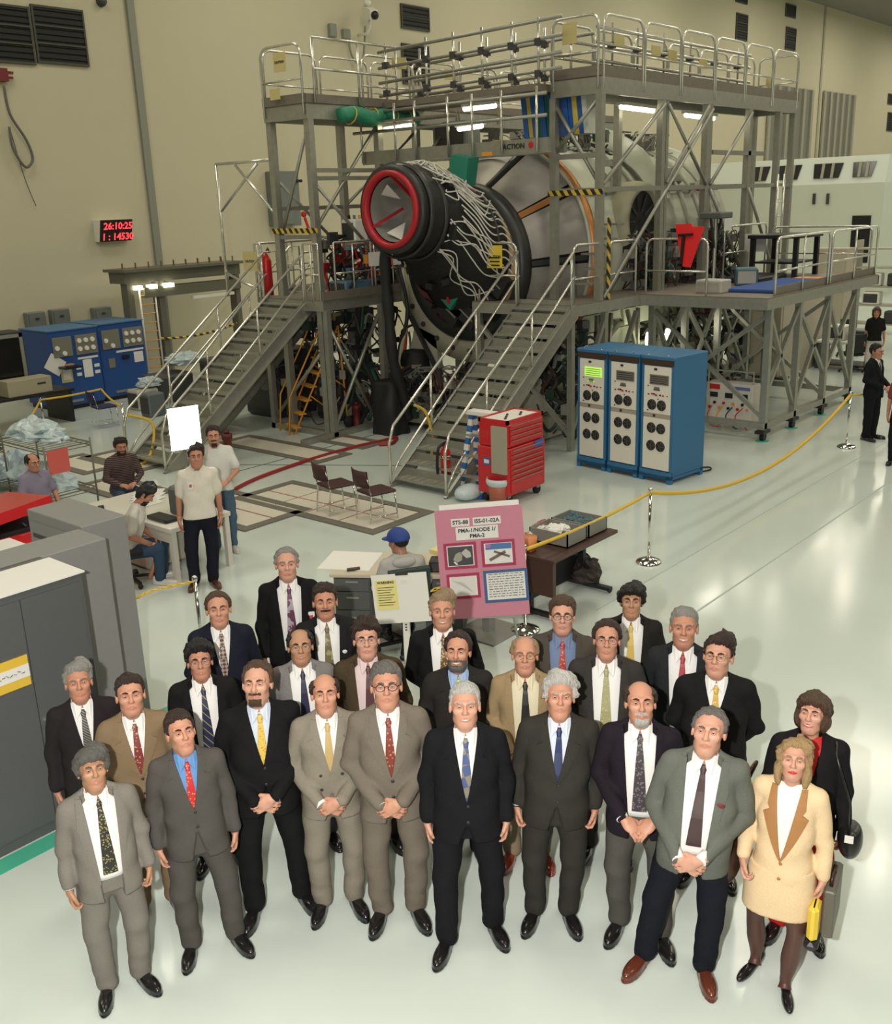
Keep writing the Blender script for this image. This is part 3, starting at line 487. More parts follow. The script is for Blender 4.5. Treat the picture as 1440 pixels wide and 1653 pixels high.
# ================================================================ spacecraft module on its cradle
AY, AZ = 5.55, 3.5
t = MOD = thing('spacecraft_module', 'cylindrical spacecraft node with cone end and black docking adapter, covered in white cables', 'spacecraft', (0, AY, 0))
SKIN = mat('module_skin', (.50, .52, .42), .45, .2, var=.15, vscale=3, bump=.25, bscale=9); CONE = mat('module_cone_foil', (.33, .31, .29), .42, .35, var=.3, vscale=2.5, bump=.2, bscale=5); COPPER = mat('copper_edge', (.55, .24, .08), .4, .5)
MLI = mat('black_blanket', (.012, .011, .010), .55, bump=.9, bscale=7); DKRING = mat('dark_ring', (.045, .047, .045), .4, .4); REDR = mat('red_ring', (.42, .01, .02), .4); WIRE = mat('white_wire', (.66, .64, .58), .6)
A = (0, 0, AZ)
MB().lathe([(2.22, -.9), (2.22, .6), (2.28, .6), (2.28, .9), (2.2, .9), (2.2, 4.6), (2.32, 4.6), (2.32, 4.95), (2.1, 4.95), (1.4, 5.9), (.01, 5.9)], A, 'x', 64).build('hull', SKIN, t, True)
MB().lathe([(2.2, -.92), (2.30, -.92), (2.30, -.78), (2.2, -.78)], A, 'x', 64).build('rim_ring', COPPER, t, True)
MB().lathe([(2.18, -.95), (2.24, -1.02), (2.24, -.9)], A, 'x', 64).build('rim_edge', SKIN, t, True)
FX, FR, FZ = -2.0, 1.5, 3.42                                  # flange where the adapter meets the cone
def conept(a, f): ca, sa = math.cos(a), math.sin(a); r = 2.2+(FR-2.2)*f; return np.array([-.95+(FX+.95)*f, r*ca, AZ+(FZ-AZ)*f+r*sa])
for k in range(10):                                            # cone panels between ribs
    a0 = R_(k*36+3); a1 = R_((k+1)*36-3); q = [conept(a0+(a1-a0)*i/6, .01) for i in range(7)]+[conept(a0+(a1-a0)*i/6, .97) for i in range(7)]
    MB().add(q, [(i, i+1, i+8, i+7) for i in range(6)]).build('cone_panel', CONE, t, True)
    a = R_(k*36); MB().bar(conept(a, .02), conept(a, .98), .09, .1).build('cone_rib', COPPER if k % 3 == 1 else DKRING, t)
q = [conept(R_(i*7.5), .0)*np.array([1, .97, 1])+np.array([.06, 0, 0]) for i in range(48)]+[conept(R_(i*7.5), 1.)*np.array([1, .97, 1])+np.array([.06, 0, 0]) for i in range(48)]; MB().add(q, [(i, (i+1) % 48, 48+(i+1) % 48, 48+i) for i in range(48)]).build('cone_lining', MLI, t, True)
FA = (0, 0, FZ)
MB().lathe([(FR-.22, FX), (FR+.06, FX), (FR+.06, FX-.16), (FR-.02, FX-.26), (FR-.22, FX-.26)], FA, 'x', 56).build('flange_ring', DKRING, t, True)
MB().lathe([(FR-.3, FX-.26), (FR-.12, FX-.26), (FR-.12, FX-.36), (FR-.3, FX-.36)], FA, 'x', 56, 75, 235).build('flange_lip', mat('tan_ring', (.36, .25, .13), .5), t, True)
MB().lathe([(FR-.28, FX-.27), (.01, FX-.27)], FA, 'x', 48).build('flange_plate', MLI, t, True)
# docking adapter: rings sheared upward to the red docking ring
PX = [(FX-.2, 1.32, 0, 3.5), (-2.6, 1.22, .0, 3.72), (-2.95, 1.05, 0, 4.0), (-3.3, .92, 0, 4.28), (-3.6, .84, 0, 4.45), (-4.2, .8, 0, 4.52)]
m = MB(); n = 40; vs = []
for (x, r, y, z) in PX: vs += [(x, y+r*math.cos(2*math.pi*k/n), z+r*math.sin(2*math.pi*k/n)) for k in range(n)]
m.add(vs, [(i*n+k, i*n+(k+1) % n, (i+1)*n+(k+1) % n, (i+1)*n+k) for i in range(len(PX)-1) for k in range(n)]); m.build('adapter_shell', MLI, t, True)
for k in range(2): x = -3.6-.4*k; MB().lathe([(.84, x), (.875, x-.02), (.875, x-.08), (.84, x-.1)], (0, 0, 4.43+.06*k), 'x', 40).build('barrel_band', DKRING, t, True)
RC = (0, 0, 4.52)
MB().lathe([(.60, -4.2), (.70, -4.2), (.70, -4.32), (.60, -4.32), (.60, -4.2)], RC, 'x', 40).build('docking_ring', REDR, t, True)
MB().lathe([(.70, -4.15), (.8, -4.15), (.8, -4.25), (.70, -4.25)], RC, 'x', 40).build('docking_collar', DKRING, t, True)
MB().lathe([(.58, -4.2), (.5, -3.6), (.01, -3.55)], RC, 'x', 32).build('tunnel_cover', mat('tunnel_grey', (.25, .25, .22), .5, var=.2), t, True)
for k in range(3): a = R_(90+k*120); MB().bar((-4.22, .6*math.cos(a), 4.52+.6*math.sin(a)), (-3.7, .2*math.cos(a+.6), 4.52+.2*math.sin(a+.6)), .05).build('strut', REDR, t)
for k in range(3): a = R_(30+k*120); MB().prism([(-4.0, .55*math.cos(a), 4.52+.55*math.sin(a)), (-4.1, .5*math.cos(a+.6), 4.52+.5*math.sin(a+.6)), (-3.8, .25*math.cos(a+.3), 4.52+.25*math.sin(a+.3))], (.02, 0, 0)).build('petal', PAPER, t)
for k in range(26):                                            # boxes on the adapter
    a = R_(random.uniform(0, 360)); i = random.uniform(0, 4); j = int(i); f = i-j; x = PX[j][0]*(1-f)+PX[j+1][0]*f; r = PX[j][1]*(1-f)+PX[j+1][1]*f; z = PX[j][3]*(1-f)+PX[j+1][3]*f
    MB().obox((x, (r+.03)*math.cos(a), z+(r+.03)*math.sin(a)), ((1, 0, 0), (0, -math.sin(a), math.cos(a)), (0, math.cos(a), math.sin(a))), (random.uniform(.05, .14), random.uniform(.05, .16), .06)).build('black_box', mat('black_box', (.02, .02, .02), .45), t)
for k, (a0, w_, x0, x1) in enumerate(((-32, 26, -2.75, -3.3), (60, 40, -2.9, -3.1), (-5, 40, -3.0, -3.14), (100, 30, -2.6, -3.2), (-70, 18, -2.3, -2.9))):
    q = []
    for x in (x0, x1):
        f = np.interp(-x, [-p[0] for p in PX], [p[1] for p in PX]); zc = np.interp(-x, [-p[0] for p in PX], [p[3] for p in PX]); q.append([(x, (f+.07)*math.cos(R_(a0+w_*i/6)), zc+(f+.07)*math.sin(R_(a0+w_*i/6))) for i in range(7)])
    MB().add(q[0]+q[1], [(i, i+1, i+8, i+7) for i in range(6)]).build('maroon_panel', mat('maroon_blanket', (.22, .05, .06), .5, var=.3, vscale=8), t, True)
def shell(x, a, off=.05):
    r = np.interp(-x, [-p[0] for p in PX], [p[1] for p in PX]); zc = np.interp(-x, [-p[0] for p in PX], [p[3] for p in PX]); return np.array([x, (r+off)*math.cos(R_(a)), zc+(r+off)*math.sin(R_(a))])
for k in range(11):                                            # ordered cable runs on the side facing the photograph
    a = 128+k*6.5
    pts = [shell(-3.35+.03*(k % 3), a-12+random.uniform(-4, 4)), shell(-3.05, a-5, .07), shell(-2.85, a+4, .07), shell(-2.7, a+4, .06), shell(-2.5, a-2, .06), np.array([FX-.3, (FR-.12)*math.cos(R_(a-4)), FZ+(FR-.12)*math.sin(R_(a-4))])]
    MB().tube(spline(pts, 5), .015, 6).build('cable', WIRE, t, True)
for k in range(20):                                            # loose cable tangle along the top
    a = random.uniform(70, 150); pts = [shell(-3.75+random.uniform(-.1, .3), a+random.uniform(-15, 15), .05)]
    for j in range(4): pts.append(shell(-3.5+j*.3+random.uniform(-.1, .1), a+random.uniform(-16, 16), random.uniform(.04, .16)))
    MB().tube(spline(pts, 5), .014, 6).build('cable', WIRE, t, True)
for k in range(10):
    a = random.uniform(175, 240); pts = [shell(-3.6, a, .05)]+[shell(-3.4+j*.28, a+random.uniform(-14, 14), random.uniform(.05, .16)) for j in range(4)]
    MB().tube(spline(pts, 5), .013, 6).build('cable', WIRE, t, True)
MB().tube([shell(-2.66, 126+k*6, .09) for k in range(13)], .018, 6).build('cable_clamp_strip', STEELD, t, True)
for k, (a, r, w1, w2) in enumerate(((196, 1.05, .5, .34), (222, 1.1, .5, .36), (205, .62, .42, .3), (250, 1.0, .5, .3), (232, .6, .4, .3), (275, .9, .45, .35))):   # black boxes below the barrel
    a = R_(a); c = np.array([FX-.42-.06*(k % 2), r*math.cos(a), FZ+r*math.sin(a)]); MB().obox(c, ((0, .8, .6), (0, -.6, .8), (1, 0, 0)), (w1*.62, w2*.62, .14)).build('black_box', mat('black_box', (.012, .012, .012), .4), t); MB().obox(c+np.array([-.15, 0, 0]), ((0, .8, .6), (0, -.6, .8), (1, 0, 0)), (w1*.5, .015, .006)).build('box_edge', mat('edge_grey', (.25, .25, .22), .5), t)
# side hatch toward the photograph and small hull fittings
hq = ony(1037, 357, AY-2.3); hx = hq[0]; HZ = hq[2]-AZ
MB().lathe([(.6, -2.05), (.62, -2.36), (.76, -2.38), (.8, -2.2), (.8, -1.9)], (hx, 0, AZ+HZ), 'y', 40).build('hatch_ring', mat('hatch_rim', (.45, .43, .30), .5), t, True)
MB().lathe([(.01, -2.24), (.45, -2.25), (.66, -2.27)], (hx, 0, AZ+HZ), 'y', 32).build('hatch_opening', MLI, t, True)
for k in range(10): a = R_(k*36); MB().bar((hx+.2*math.cos(a), -2.24, AZ+HZ+.2*math.sin(a)), (hx+.55*math.cos(a), -2.28, AZ+HZ+.55*math.sin(a)), .04).build('hatch_fitting', STEELD, t)
for k in range(30):
    a = R_(random.uniform(80, 215)); x = random.uniform(-.5, 4.4); MB().obox((x, 2.24*math.cos(a), AZ+2.24*math.sin(a)), ((1, 0, 0), (0, -math.sin(a), math.cos(a)), (0, math.cos(a), math.sin(a))), (random.uniform(.06, .3), random.uniform(.05, .2), .05)).build('hull_fitting', random.choice((SKIN, mat('fitting_dark', (.15, .15, .13), .5), WHITE)), t)
for k in range(7): MB().lathe([(2.24, .75+k*.6), (2.29, .75+k*.6), (2.29, .81+k*.6), (2.24, .81+k*.6)], A, 'x', 48).build('hull_band', SKIN, t, True)
m = MB(); m.obox((3.9, -2.0, 4.75), ((1, 0, 0), (0, -.55, .83), (0, -.83, -.55)), (.22, .22, .01)); m.build('insignia', WHITE, t); m = MB(); m.ball((3.9, -2.02, 4.75), (.1, .06, .08)); m.build('insignia_dot', REDP, t)
MB().lathe([(2.32, -.3), (2.65, -.1), (2.65, .0), (2.32, .05)], (2.0, 0, AZ), 'x', 48, 60, 150).build('dome_cover', SKIN, t, True)
# green covers on the adapter
gc = mat('green_cover', (.02, .22, .15), .55); MB().obox((-2.55, -.35, 5.2), ((1, 0, .1), (0, 1, .2), (0, -.2, 1)), (.16, .22, .26)).build('green_cover', gc, t)
gq = onx(727, 478, -2.75)-np.array([0, AY, 0]); MB().obox(gq, ((0, 1, .9), (0, -.9, 1), (1, 0, 0)), (.19, .19, .05)).build('green_cover', gc, t); MB().bar(gq+np.array([-.08, 0, .14]), gq+np.array([-.08, 0, -.14]), .06, .02).build('red_tag', REDP, t)
# handling ring and cradle
t = thing('handling_ring', 'large beige crescent handling ring around the lower front of the module', 'ring', (0, AY, 0)); RB = mat('beige_ring', (.47, .45, .35), .5, var=.08)
MB().lathe([(FR+.07, FX-.1), (FR+.5, FX-.1), (FR+.5, FX+.1), (FR+.07, FX+.1), (FR+.07, FX-.1)], (0, 0, FZ), 'x', 40, 22, -112).build('ring_plate', RB, t, True)
for k in range(9): a = R_(14-k*15); MB().lathe([(.001, FX-.12), (.06, FX-.12), (.06, FX-.1)], (0, (FR+.28)*math.cos(a), FZ+(FR+.28)*math.sin(a)), 'x', 10).build('bolt', STEELD, t)
MB().prism([(-2.1, .9, 1.9), (-2.1, 1.5, 2.1), (-2.1, 1.95, .5), (-2.1, .8, .45)], (.15, 0, 0)).build('gusset', RB, t); MB().bar((-2.16, 1.55, 2.3), (-2.16, .85, 1.2), .1, .06).build('strap', STEELD, t)
MB().prism([(-2.1, -.9, 1.9), (-2.1, -1.5, 2.1), (-2.1, -1.9, .5), (-2.1, -.8, .45)], (.15, 0, 0)).build('gusset', RB, t)
t = thing('support_cradle', 'heavy welded support cradle of olive beams under the module', 'cradle', (0, AY, 0)); OL = mat('olive_beam', (.19, .19, .13), .5, .2, var=.2); PALE = mat('pale_green_beam', (.62, .66, .48), .5)
for y in (-1.9, 1.9): MB().box((-2.7, y-.14, .05), (6.2, y+.14, .45)).build('base_rail', RB, t)
for x in (-2.5, .5, 3.2, 6.0): MB().box((x-.14, -1.9, .1), (x+.14, 1.9, .42)).build('cross_beam', RB, t)
for x in (-.4, 1.2, 2.4, 3.6, 5.0):
    for s in (-1, 1):
        MB().bar((x, s*1.85, .4), (x+.35, s*1.2, 1.7), .16).build('leg_beam', OL, t); MB().bar((x+.7, s*1.85, .4), (x+.35, s*1.2, 1.7), .16).build('leg_beam', OL, t)
for x in (.4, 2.6, 4.6): MB().lathe([(2.28, x), (2.5, x), (2.5, x+.25), (2.28, x+.25), (2.28, x)], (0, 0, AZ), 'x', 24, 215, 325).build('saddle', OL, t, True)
for s in (-1, 1): MB().box((-.5, s*1.55-.1, 1.5), (5.8, s*1.55+.1, 1.85)).build('side_beam', PALE, t)
MB().box((-.8, -2.3, 1.0), (4.5, -2.2, 1.3)).build('side_beam', PALE, t)
for k in range(12):
    x = -1+k*.55; MB().bar((x, -2.4+.1*(k % 3), .5), (x+random.choice((-.5, .5)), -2.1, 2.3), .07).build('strut', OL, t)
# dark equipment under the module front
COVER_SHADE = mat('cover_shade_black', (.012, .012, .011), .65, bump=.6, bscale=6)  # black covers, darkened so their colour deepens the shade under the module
def lump(name, lab, cat, c, r, seed, m=None):
    rnd = np.random.RandomState(seed); ph_ = rnd.rand(8, 4)*6.3; n, k = 20, 14; vs = []; t = thing(name, lab, cat, (c[0], c[1], 0))
    for i in range(k+1):
        z = 2*r[2]*i/k; e = 1-.25*(i/k)**3
        for j in range(n): a = 2*math.pi*j/n; d = np.array([math.cos(a), math.sin(a), z]); f = 1+.10*sum(math.sin(d@(ph_[q, :3]*1.4)+ph_[q, 3])*.5 for q in range(8)); p4 = (abs(d[0])**4+abs(d[1])**4)**-.25; vs.append((r[0]*d[0]*f*e*p4, r[1]*d[1]*f*e*p4, z))
    MB().add(vs, [(i*n+j, i*n+(j+1) % n, (i+1)*n+(j+1) % n, (i+1)*n+j) for i in range(k) for j in range(n)]+[tuple(k*n+j for j in range(n))]).build('cover', m or COVER_SHADE, t, True); return t
for i, (x, y, sx, sy_, sz, lab) in enumerate(((-3.3, 6.75, .32, .38, .55, 'black covered equipment cart under the docking adapter'), (-2.2, 6.9, .35, .3, .8, 'black drape-covered rack beside the cradle'), (-3.1, 5.0, .3, .5, .3, 'low black covered pump unit before the cradle'))): lump('covered_equipment', lab, 'equipment', (x, y), (sx, sy_, sz), i+5)
P_ = [(-3.85, AY+.55, 4.1), (-3.75, AY+.7, 3.5), (-3.7, AY+.72, 2.6), (-3.6, AY+.75, 1.6), (-3.3, AY+.8, .9), (-3.1, AY+.9, .3)]; tag(MB().tube(spline(P_), [.11+.012*math.sin(k*1.3) for k in range(31)], 12).build('duct_sleeve', COVER_SHADE, None, True), 'thick black air duct hanging down under the red docking ring', 'duct')
def tangle(lab, lo, hi, n, cols, seed, r=.02):
    rnd = np.random.RandomState(seed); lo = np.array(lo); hi = np.array(hi); b = MB()
    for k in range(n):
        b.cur = rnd.randint(len(cols)); p0 = lo+(hi-lo)*rnd.rand(3); pts = [p0]
        for j in range(4): pts.append(np.clip(pts[-1]+(rnd.rand(3)-.5)*np.array([.7, .7, .9]), lo, hi))
        b.tube(spline(pts, 4), r*(.5+rnd.rand()), 5)
        c = lo+(hi-lo)*rnd.rand(3); h_ = .03+.10*rnd.rand(3); b.box(c-h_, c+h_)
    o = b.build('cable_clutter', cols, None, False); tag(o, lab, 'clutter'); o['kind'] = 'stuff'; return o
CL = [COVER_SHADE, STEELD, mat('clutter_grey', (.16, .16, .14), .5), mat('clutter_rust', (.06, .028, .02), .6), mat('clutter_green', (.02, .05, .035), .5), mat('clutter_pale', (.30, .29, .25), .5)]  # clutter colours kept dark to put deep shade under the platforms
tangle('dense tangle of dark cables and fittings under the left platform', (-3.9, 7.6, .1), (-1.4, 10.2, 2.4), 110, CL, 1)
tangle('tangle of cables and fittings under the front of the module', (-3.0, 4.6, .35), (-2.2, 7.0, 1.3), 60, CL, 2)
tangle('dark cables and fittings under the right staircase', (-2.4, 2.9, .1), (-.5, 4.7, 2.2), 80, CL, 3, .025)
tangle('cables and fittings among the cradle beams under the right platform', (1.6, 2.6, .2), (5.2, 4.2, 2.0), 90, CL, 4, .03)
tangle('small fittings and cables along the hull behind the right guardrail', (.2, 2.75, DZ), (4.8, 3.3, DZ+1.1), 110, CL, 5, .014)
tangle('fittings and cables on top of the module hull', (-.6, 4.3, 5.55), (4.4, 6.6, 5.95), 90, CL, 6, .015)
tangle('cables and coloured hoses at the left platform railing', (-3.4, 7.6, PZ), (-1.6, 8.6, PZ+1.2), 60, CL+[REDP, ORANGE, mat('steel_blue', (.1, .2, .28))], 7, .02)
for k, (px, py) in enumerate(((1047, 548), (1078, 542))):
    q = ony(px, py, 3.0); t = thing('work_lamp', ('left', 'right')[k]+' bright work lamp hanging under the platform behind the racks', 'lamp', (q[0], q[1], q[2])); MB().lathe([(.001, -.16), (.06, -.13), (.07, 0), (.05, .14), (.001, .16)], (0, 0, 0), 'z', 12).build('bulb', mat('work_lamp_glow', (1, .95, .75), .5, emit=25.), t, True); MB().tube([(0, 0, .15), (0, 0, DZ-.22-q[2])], .012, 6).build('cord', STEELD, t)
MB().box((-.6, 3.6, 1.95), (3.2, 3.75, 2.3)).build('pale_beam', PALE, bpy.data.objects['support_cradle']).location = (0, -AY, 0)
MB().box((-.6, 3.6, 1.2), (2.6, 3.75, 1.5)).build('pale_beam', PALE, bpy.data.objects['support_cradle']).location = (0, -AY, 0)
# ================================================================ equipment around the floor
def zat(P, py):                                                # height above floor point P that shows at photo row py
    lo, hi = 0., 12.
    for _ in range(50):
        m_ = (lo+hi)/2
        if proj((P[0], P[1], m_))[1] > py: lo = m_
        else: hi = m_
    return lo
# --- three blue instrument racks
RW, RD, RH = .64, .92, 2.06; a8 = R_(-7)
LCDG = mat('lcd_green_glow', (.45, .85, .12), .4, emit=.7); LCDX = mat('lcd_grey', (.16, .15, .13), .4); FANB = mat('fan_black', (.012, .01, .01), .5); RPAN = mat('rack_white_panel', (.72, .69, .60), .5); BRN = mat('brown_strip', (.05, .025, .015), .5)
rack_lab = ('blue instrument rack with lit green display, leftmost of three', 'blue instrument rack with dark display, middle of three', 'blue instrument rack with dark display, rightmost of three')
base = fz(1083, 783); yv = np.array([-math.sin(a8), math.cos(a8)])
fan_me = None
for i in range(3):
    k = 2-i; o2 = base[:2]+yv*(k*(RW+.05)); t = thing('instrument_rack', rack_lab[i], 'rack', (o2[0], o2[1], 0), a8, 'blue instrument racks')
    b = MB(); b.box((0, 0, .12), (RD, .05, RH)); b.box((0, RW-.05, .12), (RD, RW, RH)); b.box((.04, .05, .12), (RD, RW-.05, RH-.02)); b.build('cabinet_body', TEALB, t)
    b = MB(); b.box((-.02, 0, .0), (.05, .08, .14)); b.box((-.02, RW-.08, 0), (.05, RW, .14)); b.box((-.02, .0, .07), (.04, RW, .2)); b.box((RD-.08, 0, 0), (RD, .08, .14)); b.box((RD-.08, RW-.08, 0), (RD, RW, .14)); b.box((-.02, 0, .07), (RD, RW, .13)); b.build('plinth', TEALB, t)
    MB().box((-.03, -.01, RH), (RD+.01, RW+.01, RH+.06), .012).build('top_cover', TEALB, t); MB().box((-.02, .015, RH-.09), (.04, RW-.015, RH)).build('vent_strip', BRN, t)
    for q in (.2, .8): MB().ball((-.0, RW*q, RH+.065), (.018, .018, .012)).build('eye_bolt', CHROME, t)
    zt = RH-.11
    for (z0, z1) in ((zt-.78, zt), (.22, zt-.86)):
        MB().box((-.01, .055, z0), (.04, RW-.055, z1)).build('front_panel', RPAN, t)
    MB().box((-.004, .055, zt-.86), (.04, RW-.055, zt-.78)).build('grey_strip', mat('strip_grey', (.35, .32, .26), .5), t); MB().box((-.01, RW*.55, zt-.84), (-.002, RW*.62, zt-.8)).build('strip_button', INK, t)
    d = MB().box((-.02, .1, zt-.30), (-.01, RW-.17, zt-.14)).build('display', LCDG if i == 0 else LCDX, t)
    for r_ in range(4): MB().box((-.022, .12, zt-.28+r_*.035), (-.02, RW-.19, zt-.268+r_*.035)).build('display_text', mat('lcd_text', (.25, .4, .08), .5) if i == 0 else INK, d)
    for (y, z, s, mm) in ((.36, .05, .028, INK), (.33, .37, .05, LCDX), (.34, .475, .022, REDP), (.49, .47, .015, INK), (.42, .46, .02, REDP), (.26, .47, .018, INK), (.2, .475, .018, REDP), (.12, .475, .012, INK), (.38, .46, .02, INK), (.5, .33, .012, INK), (.5, .74, .014, INK), (.3, .54, .012, INK)):
        MB().box((-.018, y-s, zt-z-s*.6), (-.008, y+s, zt-z+s*.6)).build('button', mm, t)
    MB().box((-.018, .27, zt-.40), (-.008, .39, zt-.375)).build('button', LCDG if i == 0 else INK, t)
    for z in (zt-.64, zt-1.03, zt-1.33):
        for y in (.42, .23):
            if fan_me is None:
                m = MB(); m.lathe([(.001, -.012), (.085, -.012), (.09, -.002), (.09, .0)], (0, 0, 0), 'x', 20); fan_me = m.mesh('fan_grille', True); fan_me.materials.append(FANB)
                blm = MB()
                for q in range(5): aa = R_(q*72+20); blm.bar((-.014, .01*math.cos(aa), .01*math.sin(aa)), (-.014, .075*math.cos(aa+.3), .075*math.sin(aa+.3)), .006, .004)
                blm = blm.mesh('fan_blade'); blm.materials.append(mat('fan_grey', (.16, .15, .13), .5))
            o = link('fan_grille', fan_me, t); o.location = (-.01, y, z); o2_ = link('fan_blade', blm, o)
o = MB().tube(spline([(-2.95, -.05, .02), (-2.6, -.2, .03), (-2.45, -.1, .03), (-2.6, .05, .02), (-2.9, .05, .02)]), .014, 6).build('power_cord', RUBBER, None, True); tag(o, 'black looped cord on the floor behind the right rack', 'cord')
# --- red rolling tool chest
p = fz(822, 818); t = thing('tool_chest', 'red rolling tool chest with drawers, near the right staircase', 'tool chest', (p[0], p[1], 0)); TW, TD = .98, .62
MB().box((0, 0, .16), (TW, TD, .92), .015).build('lower_cabinet', REDP, t); MB().box((.02, .02, .93), (TW-.02, TD-.02, 1.3), .015).build('upper_chest', REDP, t)
b = MB(); b.box((.02, .02, 1.3), (TW-.02, .06, 1.36)); b.box((.02, TD-.06, 1.3), (TW-.02, TD-.02, 1.36)); b.box((.02, .02, 1.3), (.06, TD-.02, 1.36)); b.box((TW-.06, .02, 1.3), (TW-.02, TD-.02, 1.36)); b.build('top_rim', REDP, t); MB().box((.06, .06, 1.3), (TW-.06, TD-.06, 1.345)).build('top_tray', WHITE, t)
for k in range(5): MB().ball((.2+.13*k, .2+.08*(k % 3), 1.36), (.03, .02, .015)).build('small_tool', STEELD, t)
zs = [(.2, .42), (.43, .5), (.51, .58), (.59, .66), (.67, .74), (.75, .82), (.83, .9)]
for z0, z1 in zs: q = MB().box((.05, -.015, z0), (TW-.05, 0, z1-.012)).build('drawer', REDP, t); MB().box((.1, -.03, z1-.028), (TW-.1, -.012, z1-.016)).build('drawer_pull', ALU, q)
for z0 in (.97, 1.05, 1.13, 1.21): q = MB().box((.06, .0, z0), (TW-.06, .022, z0+.07)).build('drawer', REDP, t); MB().box((.1, -.01, z0+.054), (TW-.1, .004, z0+.064)).build('drawer_pull', ALU, q)
for x in (.1, TW-.1):
    for y in (.1, TD-.1): MB().lathe([(.001, -.03), (.075, -.03), (.075, .03), (.001, .03)], (x, y, .075), 'y', 14).build('caster', RUBBER, t, True); MB().box((x-.04, y-.035, .1), (x+.04, y+.035, .17)).build('caster_fork', ALU, t)
MB().box((-.05, .02, .52), (0, .3, 1.27)).build('side_tray', mat('tan_tray', (.36, .33, .25), .5), t); MB().box((-.008, .36, .62), (0, .5, .74)).build('blue_label', mat('label_blue', (.05, .12, .4), .5), t); MB().box((TW-.3, -.02, .83), (TW-.08, -.012, .93)).build('blue_label', mat('label_blue', (.05, .12, .4), .5), t)
MB().box((-.01, .38, .65), (-.008, .48, .71)).build('label_centre', PAPER, t); MB().tube([(TW, .1, .95), (TW+.08, .1, .95), (TW+.08, .5, .95), (TW, .5, .95)], .015, 6).build('push_handle', CHROME, t, True)
# --- waste bin
p = fz(806, 812); t = thing('waste_bin', 'round orange waste bin with a plastic liner by the tool chest', 'bin', (p[0]-.02, p[1]-.02, 0)); MB().lathe([(.001, 0), (.15, 0), (.19, .4), (.17, .4)], (0, 0, 0), 'z', 20).build('bucket', mat('terracotta_bin', (.42, .12, .07), .5), t, True)
MB().lathe([(.17, .3), (.2, .33), (.215, .38), (.2, .43), (.19, .41), (.15, .2), (.001, .15)], (0, 0, 0), 'z', 16).build('liner', mat('clear_liner', (.55, .63, .66), .3, bump=.8, bscale=14), t, True)
o = MB().ball((p[0]-.1, p[1]+.55, .12), (.28, .2, .13)).build('plastic_bag', mat('clear_liner', (.55, .63, .66), .3), None, True); tag(o, 'small pale plastic bag on the floor by the bin', 'bag')
# --- blue and white striped step ladder
p = fz(775, 806); t = thing('step_ladder', 'step ladder wrapped in blue and white stripes beside the tool chest', 'ladder', (p[0], p[1], 0))
SB_ = mat('stripe_blue', (.03, .14, .42), .6)
for (a, b) in (((0, 0, 0), (.35, .02, 1.3)), ((.45, -.1, 0), (.4, 0, 1.3)), ((.1, .5, 0), (.4, .45, 1.3)), ((.6, .5, 0), (.45, .45, 1.3))):
    a = np.array(a); b = np.array(b)
    for k in range(13): MB().bar(a+(b-a)*k/13, a+(b-a)*(k+1)/13, .085, .05).build('leg_stripe', SB_ if k % 2 == 0 else WHITE, t)
for k in range(3): f = .25+.25*k; MB().box((.35*f-.03, .02, 1.3*f-.02), (.35*f+.08, .47, 1.3*f)).build('step', ALU, t)
MB().box((.28, -.02, 1.3), (.5, .5, 1.36)).build('cap', WHITE, t)
# --- fire extinguisher by the stair foot
p = fz(738, 782); t = thing('fire_extinguisher', 'red fire extinguisher standing at the right staircase foot', 'fire extinguisher', (p[0]-.3, p[1]-.02, .22)); MB().lathe([(.001, 0), (.085, 0), (.085, .42), (.04, .5), (.03, .55), (.001, .55)], (0, 0, 0), 'z', 16).build('cylinder', REDP, t, True)
MB().lathe([(.087, .3), (.09, .3), (.09, .36), (.087, .36)], (0, 0, 0), 'z', 16).build('silver_band', CHROME, t, True); MB().bar((-.06, 0, .57), (.09, 0, .6), .03, .02).build('lever', BLACK, t); MB().tube(spline([(0, 0, .56), (-.1, .06, .5), (-.13, .08, .25), (-.12, .08, .05)]), .025, 8).build('hose', BLACK, t, True)
# --- two brown side chairs
br = mat('brown_upholstery', (.055, .018, .018), .55)
def chair(lab, loc, rz, m=br, grp='brown side chairs'):
    t = thing('side_chair', lab, 'chair', (loc[0], loc[1], 0), rz, grp); s = MB(); n = 6
    s.box((-.23, -.22, .44), (.23, .22, .48), .015); s.build('seat', m, t); b = MB(); vs = []
    for i in range(2):
        for z in (.58, .7, .84):
            for k in range(n+1): y = -.22+.44*k/n; vs.append((-.24-.05*(z-.5)*2+.06*(1-(2*k/n-1)**2)*-1-.02*i, y, z))
    fs = [(i*(n+1)+k, i*(n+1)+k+1, (i+1)*(n+1)+k+1, (i+1)*(n+1)+k) for i in range(2) for k in range(n)]; o_ = 3*(n+1); fs += [tuple(q+o_ for q in f[::-1]) for f in fs]
    for k in range(n): fs += [(2*(n+1)+k, 2*(n+1)+k+1, o_+2*(n+1)+k+1, o_+2*(n+1)+k), (k+1, k, o_+k, o_+k+1)]
    b.add(vs, fs); b.build('backrest', m, t, True)
    for s_ in (-1, 1):
        MB().tube([(-.26, s_*.2, 0), (-.21, s_*.2, .44), (-.29, s_*.2, .8)], .011, 6).build('leg', CHROME, t, True); MB().tube([(.24, s_*.2, 0), (.2, s_*.2, .44)], .011, 6).build('leg', CHROME, t, True); MB().tube([(-.26, s_*.2, .1), (.24, s_*.2, .1)], .008, 6).build('stretcher', CHROME, t, True)
    return t
chair('left one of the two brown side chairs on the hatch', fz(545, 826)[:2], R_(-14)); chair('right one of the two brown side chairs on the hatch', fz(610, 838)[:2], R_(-14))
chair('dark blue side chair in front of the blue cabinets', fz(172, 688)[:2], R_(-10), mat('navy_upholstery', (.012, .02, .085), .6), 'navy side chair')
